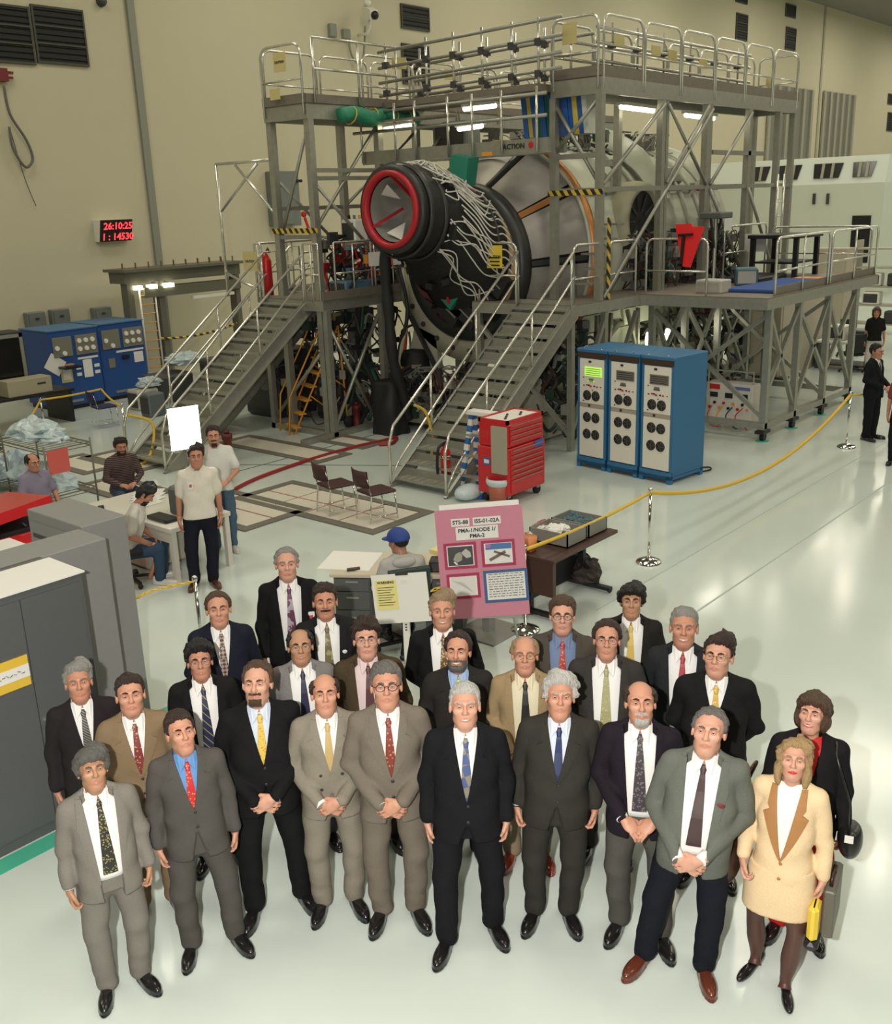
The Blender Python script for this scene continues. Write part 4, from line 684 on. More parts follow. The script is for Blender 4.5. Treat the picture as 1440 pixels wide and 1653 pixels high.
# --- tall blue cabinets against the wall
gm = mat('gauge_panel', (.20, .19, .15), .5)
for lab, x, y in (('tall blue cabinet with gauges and taped notes, left of two', -6.05, 15.4), ('tall blue cabinet with gauges, right of two', -4.6, 15.6)):
    t = thing('gauge_cabinet', lab, 'cabinet', (x, y, 0), R_(-0)); W = 1.32; H = 1.94
    MB().box((0, 0, .1), (W, 1.4, H), .02).build('body', BLUEC, t); MB().box((.03, .05, 0), (W-.03, 1.3, .1)).build('plinth', BLACK, t); MB().box((-.01, -.02, H), (W+.01, 1.4, H+.03)).build('top_cover', mat('blue_light_edge', (.06, .16, .32), .5), t)
    for k, (x0, x1) in enumerate(((.08, .58), (.68, 1.26))):
        q = MB().box((x0, -.03, H-.62), (x1, 0, H-.14)).build('gauge_panel', gm, t)
        for j in range(6 if k else 2):
            gx = x0+.1+(j % 3)*.18; gz = H-.28-(j//3)*.2; MB().lathe([(.001, -.06), (.055, -.06), (.06, -.03)], (gx, 0, gz if k else H-.4-.14*j), 'y', 14).build('gauge', WHITE, q)
    MB().box((.7 if 'left' in lab else .45, -.012, H-.74), (1.25, 0, H-.69)).build('label_strip', PAPER, t)
    if 'left' in lab:
        MB().obox((.08, -.012, H-.78), ((1, 0, -.75), (.75, 0, 1), (0, 1, 0)), (.22, .2, .005)).build('taped_note', PAPER, t); MB().box((.2, -.014, H-1.25), (.5, -.004, H-.8)).build('taped_note', YSIGN, t); MB().box((.25, -.018, H-1.18), (.45, -.01, H-.88)).build('taped_note', PAPER, t); MB().box((.82, -.012, H-1.2), (1.06, 0, H-.76)).build('taped_note', PAPER, t)
        for q in range(4): MB().box((.62 if q < 2 else 1.12, -.012, H-.98-.16*(q % 2)), (.75 if q < 2 else 1.26, 0, H-.9-.16*(q % 2))).build('taped_note', PAPER, t)
        MB().box((.15, -.35, 1.05), (.6, 0, 1.1)).build('shelf', BLACK, t); MB().ball((.35, -.2, 1.13), (.14, .06, .04)).build('handset', mat('brown_tool', (.3, .16, .1), .5), t)
    else: MB().box((.95, -.012, H-1.05), (1.22, 0, H-.78)).build('taped_note', PAPER, t); MB().box((.2, -.012, H-1.1), (.38, 0, H-.86)).build('nameplate', gm, t); MB().box((.6, -.04, H-.92), (.8, 0, H-.82)).build('switch', BLACK, t)
    MB().box((.3, -.03, .18), (.7, 0, .24)).build('kick_handle', ALU, t)
# --- big dark monitor on a bench at the left edge
t = thing('monitor', 'large black monitor at the left edge of the photo', 'monitor', (-7.6, 14.6, .95)); MB().box((-.7, 0, 0), (.55, .6, 1.2), .03).build('casing', BLACK, t); b = MB(); b.box((.42, -.03, .1), (.5, 0, 1.15)); b.box((-.6, -.03, 1.07), (.5, 0, 1.15)); b.build('bezel', mat('grey_bezel', (.22, .23, .2), .5), t); MB().box((-.6, -.015, .15), (.42, -.001, 1.07)).build('screen', mat('dark_screen', (.008, .009, .009), .15), t)
t = thing('equipment_bench', 'black bench below the monitor by the blue cabinets', 'table', (-7.6, 14.3, 0)); MB().box((-.9, -.35, .72), (1.25, .9, .78)).build('top', BLACK, t)
for x in (-.8, 1.15): MB().box((x-.04, -.3, 0), (x+.04, .8, .72)).build('leg', BLACK, t)
t = thing('beige_box', 'beige carton on the black bench under the monitor', 'box', (-7.35, 14.15, .785)); MB().box((-.55, -.15, 0), (.5, .3, .36), .012).build('carton', mat('beige_carton', (.36, .33, .23), .6), t); MB().box((.15, -.156, .2), (.35, -.15, .24)).build('print', INK, t)
# --- wire shelf carts with bagged parts
wire = mat('shelf_wire', (.17, .16, .13), .45, .4); POLY = mat('plastic_film', (.50, .60, .62), .25, var=.25, vscale=9, bump=1., bscale=11)
def blob(name, c, r, m, parent, seed, amp=.22, n=22, k=12):
    rnd = np.random.RandomState(seed); ph = rnd.rand(6, 4)*6.3; vs = []; fs = []
    for i in range(k+1):
        th = math.pi*i/k
        for j in range(n):
            a = 2*math.pi*j/n; d = np.array([math.sin(th)*math.cos(a), math.sin(th)*math.sin(a), math.cos(th)]); f = 1+amp*sum(math.sin(d@(4*ph[q, :3])+ph[q, 3])*.35 for q in range(6))
            p_ = np.array(c)+d*np.array(r)*f; p_[2] = max(p_[2], c[2]-r[2]*.45); vs.append(p_)
    fs = [(i*n+j, (i+1)*n+j, (i+1)*n+(j+1) % n, i*n+(j+1) % n) for i in range(k) for j in range(n)]
    return MB().add(vs, fs).build(name, m, parent)
def cart(lab, x0, x1, y0, y1, H, levels):
    t = thing('wire_shelf_cart', lab, 'shelf', ((x0+x1)/2, (y0+y1)/2, 0)); W, D = (x1-x0)/2, (y1-y0)/2
    for sx in (-1, 1):
        for sy in (-1, 1): MB().tube([(sx*W, sy*D, .0), (sx*W, sy*D, H+.06)], .016, 8).build('post', wire, t, True)
    for z in levels:
        b = MB()
        for s in (-1, 1): b.tube([(-W, s*D, z), (W, s*D, z)], .012, 6); b.tube([(s*W, -D, z), (s*W, D, z)], .012, 6); b.tube([(-W, s*D, z-.05), (W, s*D, z-.05)], .008, 6); b.tube([(s*W, -D, z-.05), (s*W, D, z-.05)], .008, 6)
        for k in range(1, 12): b.tube([(-W, -D+2*D*k/12, z), (W, -D+2*D*k/12, z)], .006, 4)
        b.build('wire_shelf', wire, t)
    return t
ct = cart('wire shelf cart with bagged parts and a red sheet', -10.85, -10.05, 7.0, 8.8, 1.12, (.35, 1.1))
MB().box((-.38, -.935, .72), (-.02, -.925, 1.1)).build('red_sheet', mat('red_sheet', (.66, .12, .10), .6), ct)
for i, (x, y, z, rx, ry, rz, lab) in enumerate(((-10.4, 8.1, 1.2, .36, .55, .2, 'large crumpled clear bag on top of the wire shelf cart'), (-10.5, 7.5, .45, .34, .4, .18, 'crumpled clear bag at the near end of the lower wire shelf'), (-10.4, 8.3, .45, .36, .45, .2, 'crumpled clear bag at the far end of the lower wire shelf'), (-10.95, 9.6, 1.25, .35, .5, .24, 'crumpled clear bag on the rack at the left edge'))):
    tag(blob('plastic_bag', (x, y, z), (rx, ry, rz), POLY, None, i+3), lab, 'bag')
for i in range(3): tag(blob('plastic_bag', (-10.2-.35*i, 9.3+.35*i, .3), (.35, .4, .35), POLY, None, i+20), ('pale', 'bulky', 'flattened')[i]+' plastic-wrapped bundle on the floor behind the wire shelf cart', 'bag')
c2 = cart('stack of wire trays at the left edge', -11.3, -10.5, 9.1, 10.2, 1.1, (.8, .87, .94, 1.01, 1.08))
tag(blob('plastic_bag', (-10.35, 7.6, 1.15), (.22, .25, .1), POLY, None, 31), 'small clear bag at the near edge of the wire shelf top', 'bag')
# --- low gantry frame by the wall
t = thing('gantry_frame', 'low dark gantry frame with rows of studs and lamps by the wall', 'frame', (-1.5, 16.3, 0)); g = mat('gantry_olive', (.15, .145, .11), .5, .2)
MB().box((-1.85, -.2, 2.85), (1.95, .5, 3.15)).build('top_beam', g, t); MB().box((-1.95, -.4, 3.15), (2.0, .6, 3.22)).build('stud_plate', g, t); MB().box((-1.3, -.25, 2.45), (1.9, .1, 2.72)).build('lower_beam', g, t)
for x in (-1.7, -.75): MB().box((x-.09, -.2, 0), (x+.09, .1, 2.85)).build('post', g, t)
MB().box((1.75, -.2, 0), (1.9, .1, 2.85)).build('post', g, t)
for x in (-1.45, -.98): MB().tube([(x, -.22, .5), (x, -.22, 2.75)], .025, 6).build('ladder_rail', WHITE, t, True)
for k in range(9): MB().tube([(-1.45, -.22, .6+.24*k), (-.98, -.22, .6+.24*k)], .014, 6).build('rung', ORANGE, t, True)
sm = MB().tube([(0, 0, 0), (0, 0, .16)], .018, 6).mesh('stud'); sm.materials.append(mat('stud_rust', (.16, .09, .05), .6))
for k in range(19): o = link('stud', sm, t); o.location = (-1.8+k*.2, -.1+.3*(k % 2), 3.2)
for x, l in ((-1.6, .22), (-1.15, .22), (-.7, .3)): MB().box((x, -.3, 2.68), (x+l, -.1, 2.78)).build('lamp_glow', GLOW, t)
MB().box((.2, -.3, 2.3), (1.6, -.15, 2.38)).build('tube_lamp', WHITE, t)
o = MB().tube(sag((-2.5, 16.1, 1.35), (.0, 15.9, 1.5), .12), .035, 6).build('barrier_tape', HAZ, None, True); tag(o, 'yellow and black barrier tape between gantry post and staircase', 'tape')
# clutter under and behind the left stairs
for i, (x, y, sx, sy, sz, c_, lab) in enumerate(((-3.6, 14.3, 1.1, .8, .7, (.05, .05, .05), 'black equipment case behind the rear staircase foot'), (-4.6, 13.9, .6, .5, .5, (.45, .44, .38), 'small white box behind the rear staircase foot'), (-2.2, 13.6, 1.3, .7, 1.0, (.06, .06, .055), 'dark equipment table behind the left stairs'), (-5.0, 12.9, .45, .4, .55, (.12, .15, .15), 'grey pump box beside the rear staircase'), (-3.0, 10.5, 1.4, 1.2, 1.5, (.03, .03, .03), 'tall dark cabinet under the left platform'), (-2.6, 8.9, 1.0, .8, 1.1, (.035, .03, .03), 'black covered crate under the left platform edge'))):
    dev('equipment_case', lab, 'equipment', x, y, 0, sx, sy, sz, mat('case_%d' % i, c_, .55))
tag(blob('plastic_bag', (-3.0, 14.3, .95), (.5, .35, .2), POLY, None, 44), 'crumpled clear sheet on the dark table behind the left stairs', 'bag')
tag(blob('plastic_bag', (-4.4, 13.9, .6), (.3, .25, .15), POLY, None, 45), 'pale plastic bag on the white box behind the stairs', 'bag')
# --- orange rolling ladder under the left platform
t = thing('rolling_ladder', 'orange rolling ladder standing under the left platform', 'ladder', (-4.1, 8.2, 0), R_(-20))
for s in (0, .55):
    MB().tube([(-.5, s, 0), (.65, s, 2.2)], .02, 6).build('rail', ORANGE, t, True); MB().tube([(.75, s, 0), (.65, s, 2.2)], .02, 6).build('rear_leg', ORANGE, t, True); MB().tube([(-.62, s, 0), (-.55, s, .8), (.3, s, 2.3), (.7, s, 2.4)], .018, 6).build('handrail', ORANGE, t, True)
for k in range(8): f = (k+.5)/8; MB().box((-.5+1.15*f-.08, 0, 2.2*f-.015), (-.5+1.15*f+.08, .55, 2.2*f+.015)).build('step', ORANGE, t)
bars(t, 'brace', [((-.1, 0, .8), (.7, .55, .2)), ((.1, 0, 1.2), (.7, .55, 1.0)), ((.2, .55, 1.4), (.7, 0, .9))], .03, ORANGE, True)
MB().lathe([(.001, -.03), (.12, -.03), (.12, .03), (.001, .03)], (.75, -.05, .12), 'y', 16).build('wheel', RUBBER, t, True)
# --- dark red posts, red hose
dr = mat('dark_red_post', (.12, .015, .015), .5)
for lab, q, h_ in (('dark red bollard beside the man in jeans', (371, 752), .62), ('dark red bollard under the left platform corner', (622, 690), .55), ('dark red bollard further under the left platform', (577, 690), .5)):
    p = fz(*q); t = thing('bollard', lab, 'bollard', (p[0], p[1], 0)); MB().lathe([(.001, 0), (.11, 0), (.11, .04), (.08, .05), (.08, h_-.12), (.1, h_-.1), (.1, h_), (.001, h_)], (0, 0, 0), 'z', 16).build('column', dr, t, True); MB().lathe([(.001, h_), (.05, h_), (.05, h_+.06), (.001, h_+.06)], (0, 0, 0), 'z', 12).build('cap', dr, t, True); MB().lathe([(.12, 0), (.12, .03), (.001, .03)], (0, 0, 0), 'z', 16).build('base_flange', CHROME, t)
H = [fz(*q, .03) for q in ((378, 790), (420, 770), (500, 742), (570, 722), (615, 712), (640, 706), (632, 716), (612, 718))]
tag(MB().tube(spline(H), .035, 8).build('hose', mat('red_hose', (.30, .02, .02), .5), None, True), 'red hose running across the floor to the left platform', 'hose')
p = fz(362, 778); t = thing('black_fitting', 'small black coupling on the floor by the red hose end', 'coupling', (p[0], p[1], 0)); MB().lathe([(.001, 0), (.14, 0), (.14, .1), (.1, .14), (.1, .25), (.001, .25)], (0, 0, 0), 'z', 14).build('body', STEELD, t, True); MB().lathe([(.105, .14), (.11, .14), (.11, .18), (.105, .18)], (0, 0, 0), 'z', 14).build('ring', CHROME, t, True)
# hose bundle hanging down the left platform corner
for k, (c_, nm) in enumerate((((.35, .03, .03), 'red'), ((.45, .48, .15), 'yellow green'), ((.5, .45, .4), 'pale'), ((.03, .03, .03), 'black'))):
    P_ = [(-2.0-.06*k, 7.2+.05*k, 3.3), (-2.15-.05*k, 7.2-.05*k, 2.4), (-2.35, 7.15+.06*k, 1.5), (-2.5-.04*k, 7.15, .7), (-2.7, 7.1+.08*k, .05)]; tag(MB().tube(spline(P_), .04, 8).build('hose', mat('hose_'+nm.replace(' ', '_'), c_, .5), None, True), nm+' hose hanging down beside the left platform corner', 'hose')
for k in range(3):
    P_ = [(-3.2+.5*k, 7.6+.4*k, 2.6), (-3.0+.3*k, 7.9+.2*k, 1.6), (-2.9+.4*k, 7.6+.3*k, .8), (-3.3+.5*k, 7.7+.2*k, .05)]; tag(MB().tube(spline(P_), .05, 8).build('duct_hose', mat('green_hose', (.03, .13, .08), .5) if k == 1 else RUBBER, None, True), ('first black', 'dark green', 'second black')[k]+' thick hose hanging under the left platform', 'hose')
dev('blue_crate', 'blue plastic crate seen under the right staircase', 'crate', -4.6, 3.4, 0, .35, .9, .3, mat('crate_blue', (.02, .05, .22), .5)); dev('tool_case', 'open black case lying on the floor behind the right staircase', 'case', -4.2, 4.6, 0, .5, .6, .2, BLACK)
# --- white instrument panel under the right platform
p = fz(1143, 692); t = thing('instrument_console', 'white instrument panel with leads under the right platform', 'instrument', (.55, .98, 0), 0); ip = mat('instrument_white', (.66, .63, .55), .5)
MB().box((0, -.5, .15), (.35, .5, .95), .01).build('case', ip, t); b = MB(); b.tube([(.05, -.48, .95), (.05, -.48, 1.2), (.05, .48, 1.2), (.05, .48, .95)], .018, 6); b.build('handle_frame', ALUB, t)
MB().box((-.015, .2, .82), (0, .42, .92)).build('red_display', REDP, t); MB().box((-.015, -.44, .84), (0, -.1, .9)).build('maker_plate', mat('plate_blue', (.1, .15, .35), .5), t)
for y in (.32, 0, -.32): MB().box((-.02, y-.08, .66), (0, y+.08, .76)).build('meter', BLACK, t)
for k in range(9): MB().lathe([(.001, -.03), (.03, -.03), (.03, 0)], (0, .4-.1*k, .45+.1*(k % 2)), 'x', 10).build('socket', (REDP, BLACK, ORANGE)[k % 3], t)
for k, c_ in enumerate((REDP, ORANGE, BLACK, REDP)): MB().tube(spline([(-.02, .35-.22*k, .48), (-.15, .38-.2*k, .3), (-.12, .3-.25*k, .1), (.0, .2-.2*k, .05)]), .012, 6).build('lead', c_, t, True)
# --- far right: beige partition, desk, chairs, shelter, shelves
pb = mat('partition_beige', (.44, .40, .31), .6); t = thing('partition', 'beige partition panel seen through the right platform posts', 'partition', (6.6, 2.6, 0)); MB().box((0, -.1, 0), (.1, 1.3, 2.3)).build('panel', pb, t); MB().box((.1, -.12, 0), (2.8, -.05, 2.3)).build('panel', pb, t); MB().box((-.05, -.3, 0), (.3, 1.3, .06)).build('foot', STEELD, t)
t = thing('office_desk', 'small desk with papers and equipment behind the right platform', 'desk', (9.2, 1.7, 0)); MB().box((-.5, -.7, .7), (.5, .7, .75)).build('top', WHITE, t)
for sy in (-.65, .65): MB().box((-.45, sy-.03, 0), (.45, sy+.03, .7)).build('leg', STEELD, t)
MB().box((-.4, -.6, .1), (.4, .6, .14)).build('lower_shelf', STEELD, t)
dev('printer', 'dark grey printer on the desk behind the right platform', 'printer', 9.15, 1.35, .75, .5, .5, .3, mat('printer_grey', (.16, .16, .14), .5)); dev('desk_box', 'white box on the desk behind the right platform', 'box', 9.1, 1.9, .75, .4, .4, .4, WHITE)
def office_chair(lab, p, rz, m=None, back=True):
    m = m or mat('black_fabric', (.016, .018, .018), .7); t = thing('office_chair', lab, 'chair', (p[0], p[1], 0), rz)
    MB().box((-.24, -.24, .44), (.24, .24, .52), .03).build('seat', m, t); MB().obox((-.27, 0, .78), ((0, 1, 0), (-.12, 0, 1), (1, 0, .12)), (.22, .24, .035)).build('backrest', m, t); MB().bar((-.2, 0, .46), (-.28, 0, .7), .05, .03).build('back_bar', BLACK, t); MB().tube([(0, 0, .1), (0, 0, .44)], .03, 8).build('gas_lift', STEELD, t, True)
    for k in range(5):
        a = R_(72*k+15); q = MB().bar((0, 0, .1), (.3*math.cos(a), .3*math.sin(a), .075), .045, .03).build('base_spoke', BLACK, t); MB().ball((.3*math.cos(a), .3*math.sin(a), .035), (.035, .035, .035), 10, 6).build('caster', BLACK, q, True)
    return t
office_chair('black office chair beside the right rear desk', (8.6, 1.35), R_(40)); office_chair('second black office chair further behind the right platform', (11.2, 2.4), R_(200))
t = thing('clean_shelter', 'large white clean shelter with a row of slanted windows', 'shelter', (28, 6.6, 0)); sw = mat('shelter_white', (.62, .66, .56), .6); sgl = mat('shelter_glass', (.03, .03, .03), .15)
Xs = 28.; yR = onx(1428, 300, Xs)[1]; yL = yR+16; zt = onx(1400, 250, Xs)[2]; zb = onx(1400, 295, Xs)[2]
MB().box((0, yR-6.6, 0), (6, yL-6.6, zb)).build('lower_wall', sw, t); yw = -6.6
# upper band set with slanted windows
MB().prism([(.02, yR+yw, zb), (.35, yR+yw, zt), (6, yR+yw, zt), (6, yR+yw, zb)], (0, yL-yR, 0)).build('upper_band', mat('shelter_band', (.70, .76, .68), .6), t)
for (l, r) in ((1255, 1291), (1311, 1358), (1374, 1411), (1200, 1240)):
    ya = onx(r, 275, Xs)[1]+yw; yb = onx(l, 275, Xs)[1]+yw; z0 = onx(1350, 287, Xs)[2]; z1 = onx(1350, 263, Xs)[2]; s = .33/(zt-zb)
    w_ = MB().prism([(.02+s*(z0-zb)-.05, ya+.12, z0), (.02+s*(z1-zb)-.05, ya, z1), (.02+s*(z1-zb)-.05, yb-.25 if False else yb, z1), (.02+s*(z0-zb)-.05, yb-.06, z0)], (.08, 0, 0)).build('window_pane', sgl, t)
    for q in (.33, .66): yy = ya+(yb-ya)*q; MB().bar((.02+s*(z0-zb)-.06, yy, z0), (.02+s*(z1-zb)-.06, yy, z1), .12, .05).build('mullion', mat('mullion_tan', (.35, .33, .25), .6), w_)
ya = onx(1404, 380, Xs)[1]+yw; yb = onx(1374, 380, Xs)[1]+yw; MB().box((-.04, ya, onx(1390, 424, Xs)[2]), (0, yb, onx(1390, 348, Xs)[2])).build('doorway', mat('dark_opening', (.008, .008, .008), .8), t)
for px in (1315, 1337): q = onx(px, 320, Xs); MB().box((-.12, q[1]+yw-.05, q[2]-.25), (0, q[1]+yw+.05, q[2]+.2)).build('door_handle', STEELD, t)
t = thing('storage_shelf', 'grey storage shelf with dark boxes at the right edge', 'shelf', (16.5, 2.9, 0)); 
for z in (.3, .9, 1.5, 2.1, 2.7): MB().box((-.3, -1.2, z), (.3, 1.2, z+.05)).build('shelf_board', mat('tray_beige', (.4, .38, .3), .6), t)
for y in (-1.2, 1.15): MB().box((-.3, y, 0), (.3, y+.05, 3.0)).build('side_panel', mat('tray_beige', (.4, .38, .3), .6), t)
for k in range(7): dev('storage_box', ('lowest', 'second', 'third', 'fourth', 'fifth', 'sixth', 'topmost')[k]+' dark box on the grey storage shelf, counted upward', 'box', 16.4, 2.0+.75*(k % 3), (.355, .355, .955, .955, 1.555, 1.555, 2.155)[k], .4, .55, .4, (BLACK, STEELD, WHITE)[k % 3])
t = thing('beige_cabinet', 'plain beige cabinet behind the right platform end', 'cabinet', (13.2, 3.3, 0)); MB().box((0, 0, 0), (.7, 1.0, 2.9), .01).build('body', pb, t); MB().box((-.012, .05, .1), (0, .95, 2.8)).build('door', pb, t)
# --- grey cabinets in the left foreground
def cabinet(lab, x0, x1, y0, y1, H, m, doors=True):
    t = thing('storage_cabinet', lab, 'cabinet', ((x0+x1)/2, (y0+y1)/2, 0)); W, D = (x1-x0)/2, (y1-y0)/2
    MB().box((-W, -D, .0), (W, D, H), .008).build('body', m, t)
    if doors:
        for k in range(2): q = MB().box((-W+.03+k*(W-.03)+.004, -D-.014, .1), (-W+.03+(k+1)*(W-.03)-.004, -D, H-.06)).build('door', m, t)
        MB().lathe([(.001, -.05), (.022, -.05), (.022, 0)], (.05, -D-.01, H*.47), 'y', 12).build('handle', CHROME, t); MB().lathe([(.001, -.03), (.014, -.03), (.014, 0)], (.05, -D-.01, H*.47-.09), 'y', 10).build('lock', CHROME, t)
    return t
c1 = cabinet('near dark grey cabinet with double doors and a white sheet on top', -15.75, -14.72, -.92, -.30, 2.0, GREYD)
MB().box((-1.1, -.33, 2.0), (.53, .2, 2.012)).build('white_sheet', PAPER, c1); MB().box((-.55, -.335, 1.28), (-.02, -.325, 1.52)).build('label_plate', mat('label_yellow', (.72, .48, .05), .5), c1); MB().box((-.55, -.338, 1.35), (-.02, -.334, 1.45)).build('label_stripe', PAPER, c1)
m = MB()
for k in range(10): x = -.35+k*.03; m.bar((x, -.34, 1.39+.012*(k % 3)), (x+.022, -.34, 1.405-.012*(k % 2)), .006, .003)
m.build('handwriting', INK, c1)
c2_ = cabinet('middle grey cabinet standing behind the double door cabinet', -15.6, -14.14, -.34+.02, .12, 2.0, GREYC, False)
c3_ = cabinet('rear grey cabinet at the end of the row, drawer handle on its left', -14.1, -13.66, .14, 1.1, 2.0, GREYC, False)
MB().box((-.235, -.1, 1.75), (-.22, .4, 1.79)).build('drawer_handle', STEELD, c3_); MB().box((-.232, -.42, 1.62), (-.221, .44, 1.9)).build('drawer_front', GREYC, c3_)
gt = mat('green_tape', (.07, .45, .30), .5)
o = struct(MB().box((-15.8, -1.12, 0), (-14.6, -.94, .004)).build('trim_4', gt)); o = struct(MB().box((-13.9, .0, 0), (-13.45, .12, .004)).build('trim_5', gt))
# --- red tool boxes at the left edge
t = thing('red_tool_box', 'open red tool box with lifted lid at the left edge', 'tool box', (-12.75, 4.7, 0)); MB().box((-.5, -.55, 0), (.4, .55, .8), .01).build('chest', REDP, t); MB().obox((.05, .05, 1.02), ((1, 0, .1), (0, 1, -.12), (-.1, .12, 1)), (.42, .6, .07)).build('lid', REDP, t); MB().box((-.45, -.5, .8), (.35, .5, .86)).build('inner_tray', BLACK, t)
for k in range(2): MB().obox((.1+.0*k, -.15-.25*k, 1.1), ((1, 0, .1), (0, 1, -.12), (-.1, .12, 1)), (.06, .08, .012)).build('lid_latch', ALU, t)
MB().tube(spline([(.1, -.4, .9), (.2, -.5, .7), (.15, -.56, .4)]), .02, 6).build('strap', BLACK, t)
t = thing('red_tool_box', 'lower red drawer box in front of the open tool box', 'tool box', (-13.35, 3.5, 0)); MB().box((-.5, -.5, 0), (.5, .5, .85), .01).build('chest', REDP, t); MB().box((-.3, -.3, .85), (.3, .35, .9)).build('papers', PAPER, t); MB().box((-.51, -.45, .5), (-.5, .45, .55)).build('trim_strip', ALU, t)
# --- white work table with instruments and the bright light panel
t = thing('work_table', 'white work table beside the man in the white polo shirt', 'table', (-10.98, 3.85, 0)); wt = mat('table_white', (.60, .58, .50), .5); MB().box((-.48, -1.0, .70), (.48, 1.0, .76), .006).build('top', wt, t)
for sx in (-.42, .42):
    for sy in (-.95, .95): MB().box((sx-.035, sy-.035, 0), (sx+.035, sy+.035, .7)).build('leg', wt, t)
MB().box((-.45, -.95, .55), (-.42, .95, .7)).build('apron', wt, t); MB().box((.42, -.95, .55), (.45, .95, .7)).build('apron', wt, t); MB().box((-.4, -.3, .05), (.3, .9, .5)).build('drawer_unit', mat('pedestal_grey', (.42, .40, .34), .5), t)
dev('monitor', 'small dark monitor on the white work table', 'monitor', -10.85, 3.25, .765, .38, .42, .38, mat('monitor_grey', (.12, .12, .11), .4), mat('monitor_glass', (.10, .13, .12), .15), R_(10))
dev('black_keyboard', 'black keyboard on the white work table', 'keyboard', -11.25, 3.3, .765, .2, .45, .04, BLACK)
for k in range(4): o = MB().obox((-10.9+.1*k, 4.2+.13*k, .766+.004*k), ((1, .3*k, 0), (-.3*k, 1, 0), (0, 0, 1)), (.15, .2, .002)).build('paper_sheet', PAPER); tag(o, ('first', 'second', 'third', 'fourth')[k]+' loose paper on the white work table, from the monitor side', 'paper')
t = thing('light_panel', 'glaring white light panel on a stand above the work table', 'lamp', (-10.80, 3.25, .765)); d_ = CAM-np.array([-10.8, 3.05, 1.9]); d_[2] = 0; d_ /= np.linalg.norm(d_); sx_ = np.array([d_[1], -d_[0], 0])*-1
zc = 1.14; MB().obox((0, 0, zc), (sx_+np.array([0, 0, .07]), d_, (0, 0, 1)), (.195, .02, .275)).build('diffuser', mat('light_panel_glow', (1, .97, .9), .5, emit=14.), t); MB().obox(-d_*.05+np.array([0, 0, zc]), (sx_+np.array([0, 0, .07]), d_, (0, 0, 1)), (.2, .03, .28)).build('housing', BLACK, t); MB().tube([tuple(-d_*.06), tuple(-d_*.06+np.array([0, 0, .9]))], .015, 8).build('stand', STEELD, t, True); MB().lathe([(.1, 0), (.1, .015), (.001, .02)], tuple(-d_*.06), 'z', 14).build('foot', STEELD, t)
# --- stanchions and ropes
def stanchion(lab, p, h=1.02, base=.17):
    t = thing('stanchion', lab, 'stanchion', (p[0], p[1], 0), 0, 'chrome rope stanchions'); MB().lathe([(base, 0), (base, .012), (base*.9, .035), (base*.45, .065), (.035, .08), (.001, .08)], (0, 0, 0), 'z', 28).build('base', CHROME, t, True); MB().tube([(0, 0, .06), (0, 0, h-.05)], .019, 12).build('post', CHROME, t, True); MB().lathe([(.001, h-.06), (.026, h-.06), (.03, h-.02), (.02, h), (.001, h+.005)], (0, 0, 0), 'z', 14).build('cap', CHROME, t, True)
    return np.array([p[0], p[1], h-.06])
S1 = stanchion('chrome stanchion on the open floor, between poster and racks', fz(1047, 908)); S2 = stanchion('chrome stanchion near the man in dark suit at right', fz(1366, 722), 1.05); S3 = stanchion('chrome stanchion right behind the pink poster', fz(848, 1018)); S4 = stanchion('chrome stanchion in front of the man in the white polo', fz(330, 1075)); S5 = stanchion('chrome stanchion behind the man in the striped sweater', fz(207, 735), 1.05); S6 = stanchion('short chrome stanchion by the left blue cabinet', fz(72, 690), .7); S8 = stanchion('chrome stanchion beyond the man in dark suit at right', fz(1470, 655), 1.0)
S7 = np.array([*fz(660, 985)[:2], .78])
CH = mat('yellow_chain', (.75, .50, .03), .5)
def chain(lab, P, w_=.02):                                      # linked plastic chain: one link after another
    P = spline(P, 8); t = thing('rope_chain', lab, 'chain', P[0]); o0 = np.array(P[0]); L = [np.linalg.norm(np.array(P[i+1])-P[i]) for i in range(len(P)-1)]; S = np.concatenate([[0], np.cumsum(L)]); n = int(S[-1]/.05); me = None
    ring = [(.03*math.cos(2*math.pi*k/10), .014*math.sin(2*math.pi*k/10), 0) for k in range(10)]
    me = MB().tube(ring, .0065, 5, True).mesh('chain_link', True); me.materials.append(CH)
    for k in range(n):
        s = S[-1]*(k+.5)/n; i = min(np.searchsorted(S, s)-1, len(P)-2); f = (s-S[i])/L[i]; a = np.array(P[i]); b = np.array(P[i+1]); c_ = a+(b-a)*f-o0; d = Vector(b-a)
        o = link('chain_link', me, t); q = d.to_track_quat('X', 'Z'); o.rotation_mode = 'QUATERNION'; o.rotation_quaternion = q @ Matrix.Rotation(R_(90*(k % 2)), 4, 'X').to_quaternion(); o.location = Vector(c_)
def rope(lab, pts, r=.02, w=None): return tag(MB().tube(pts, r, 8).build('yellow_rope', YEL, None, True), lab, 'rope')
rope('long yellow rope from the middle stanchion toward the right stanchion', sag(S1, S2, .55, 24), .028); rope('yellow rope from the poster stanchion to the open floor stanchion', sag(S3, S1, .05, 12), .022)
rope('short yellow rope right of the man in dark suit', sag(S2, S8, .2, 10), .02); chain('yellow chain from the grey cabinet to the left stanchion', [(-13.6, .6, 1.05), (-13.35, .75, .92), (-13.0, .9, .88), S4])
chain('yellow chain between the warning board and the pink poster', [tuple(fz(652, 958, .75)), tuple(fz(680, 955, .72)), tuple(fz(706, 950, .75)), tuple(S3)])
rope('yellow rope between the two stanchions by the blue cabinets', [*sag(S5, (-6.0, 13.4, .75), .05), *sag((-6.0, 13.4, .75), S6+np.array([0, 0, .0]), .02)], .022); rope('yellow rope hanging from the short stanchion to the trays', sag(S6, (-9.9, 9.9, .9), .1), .022)
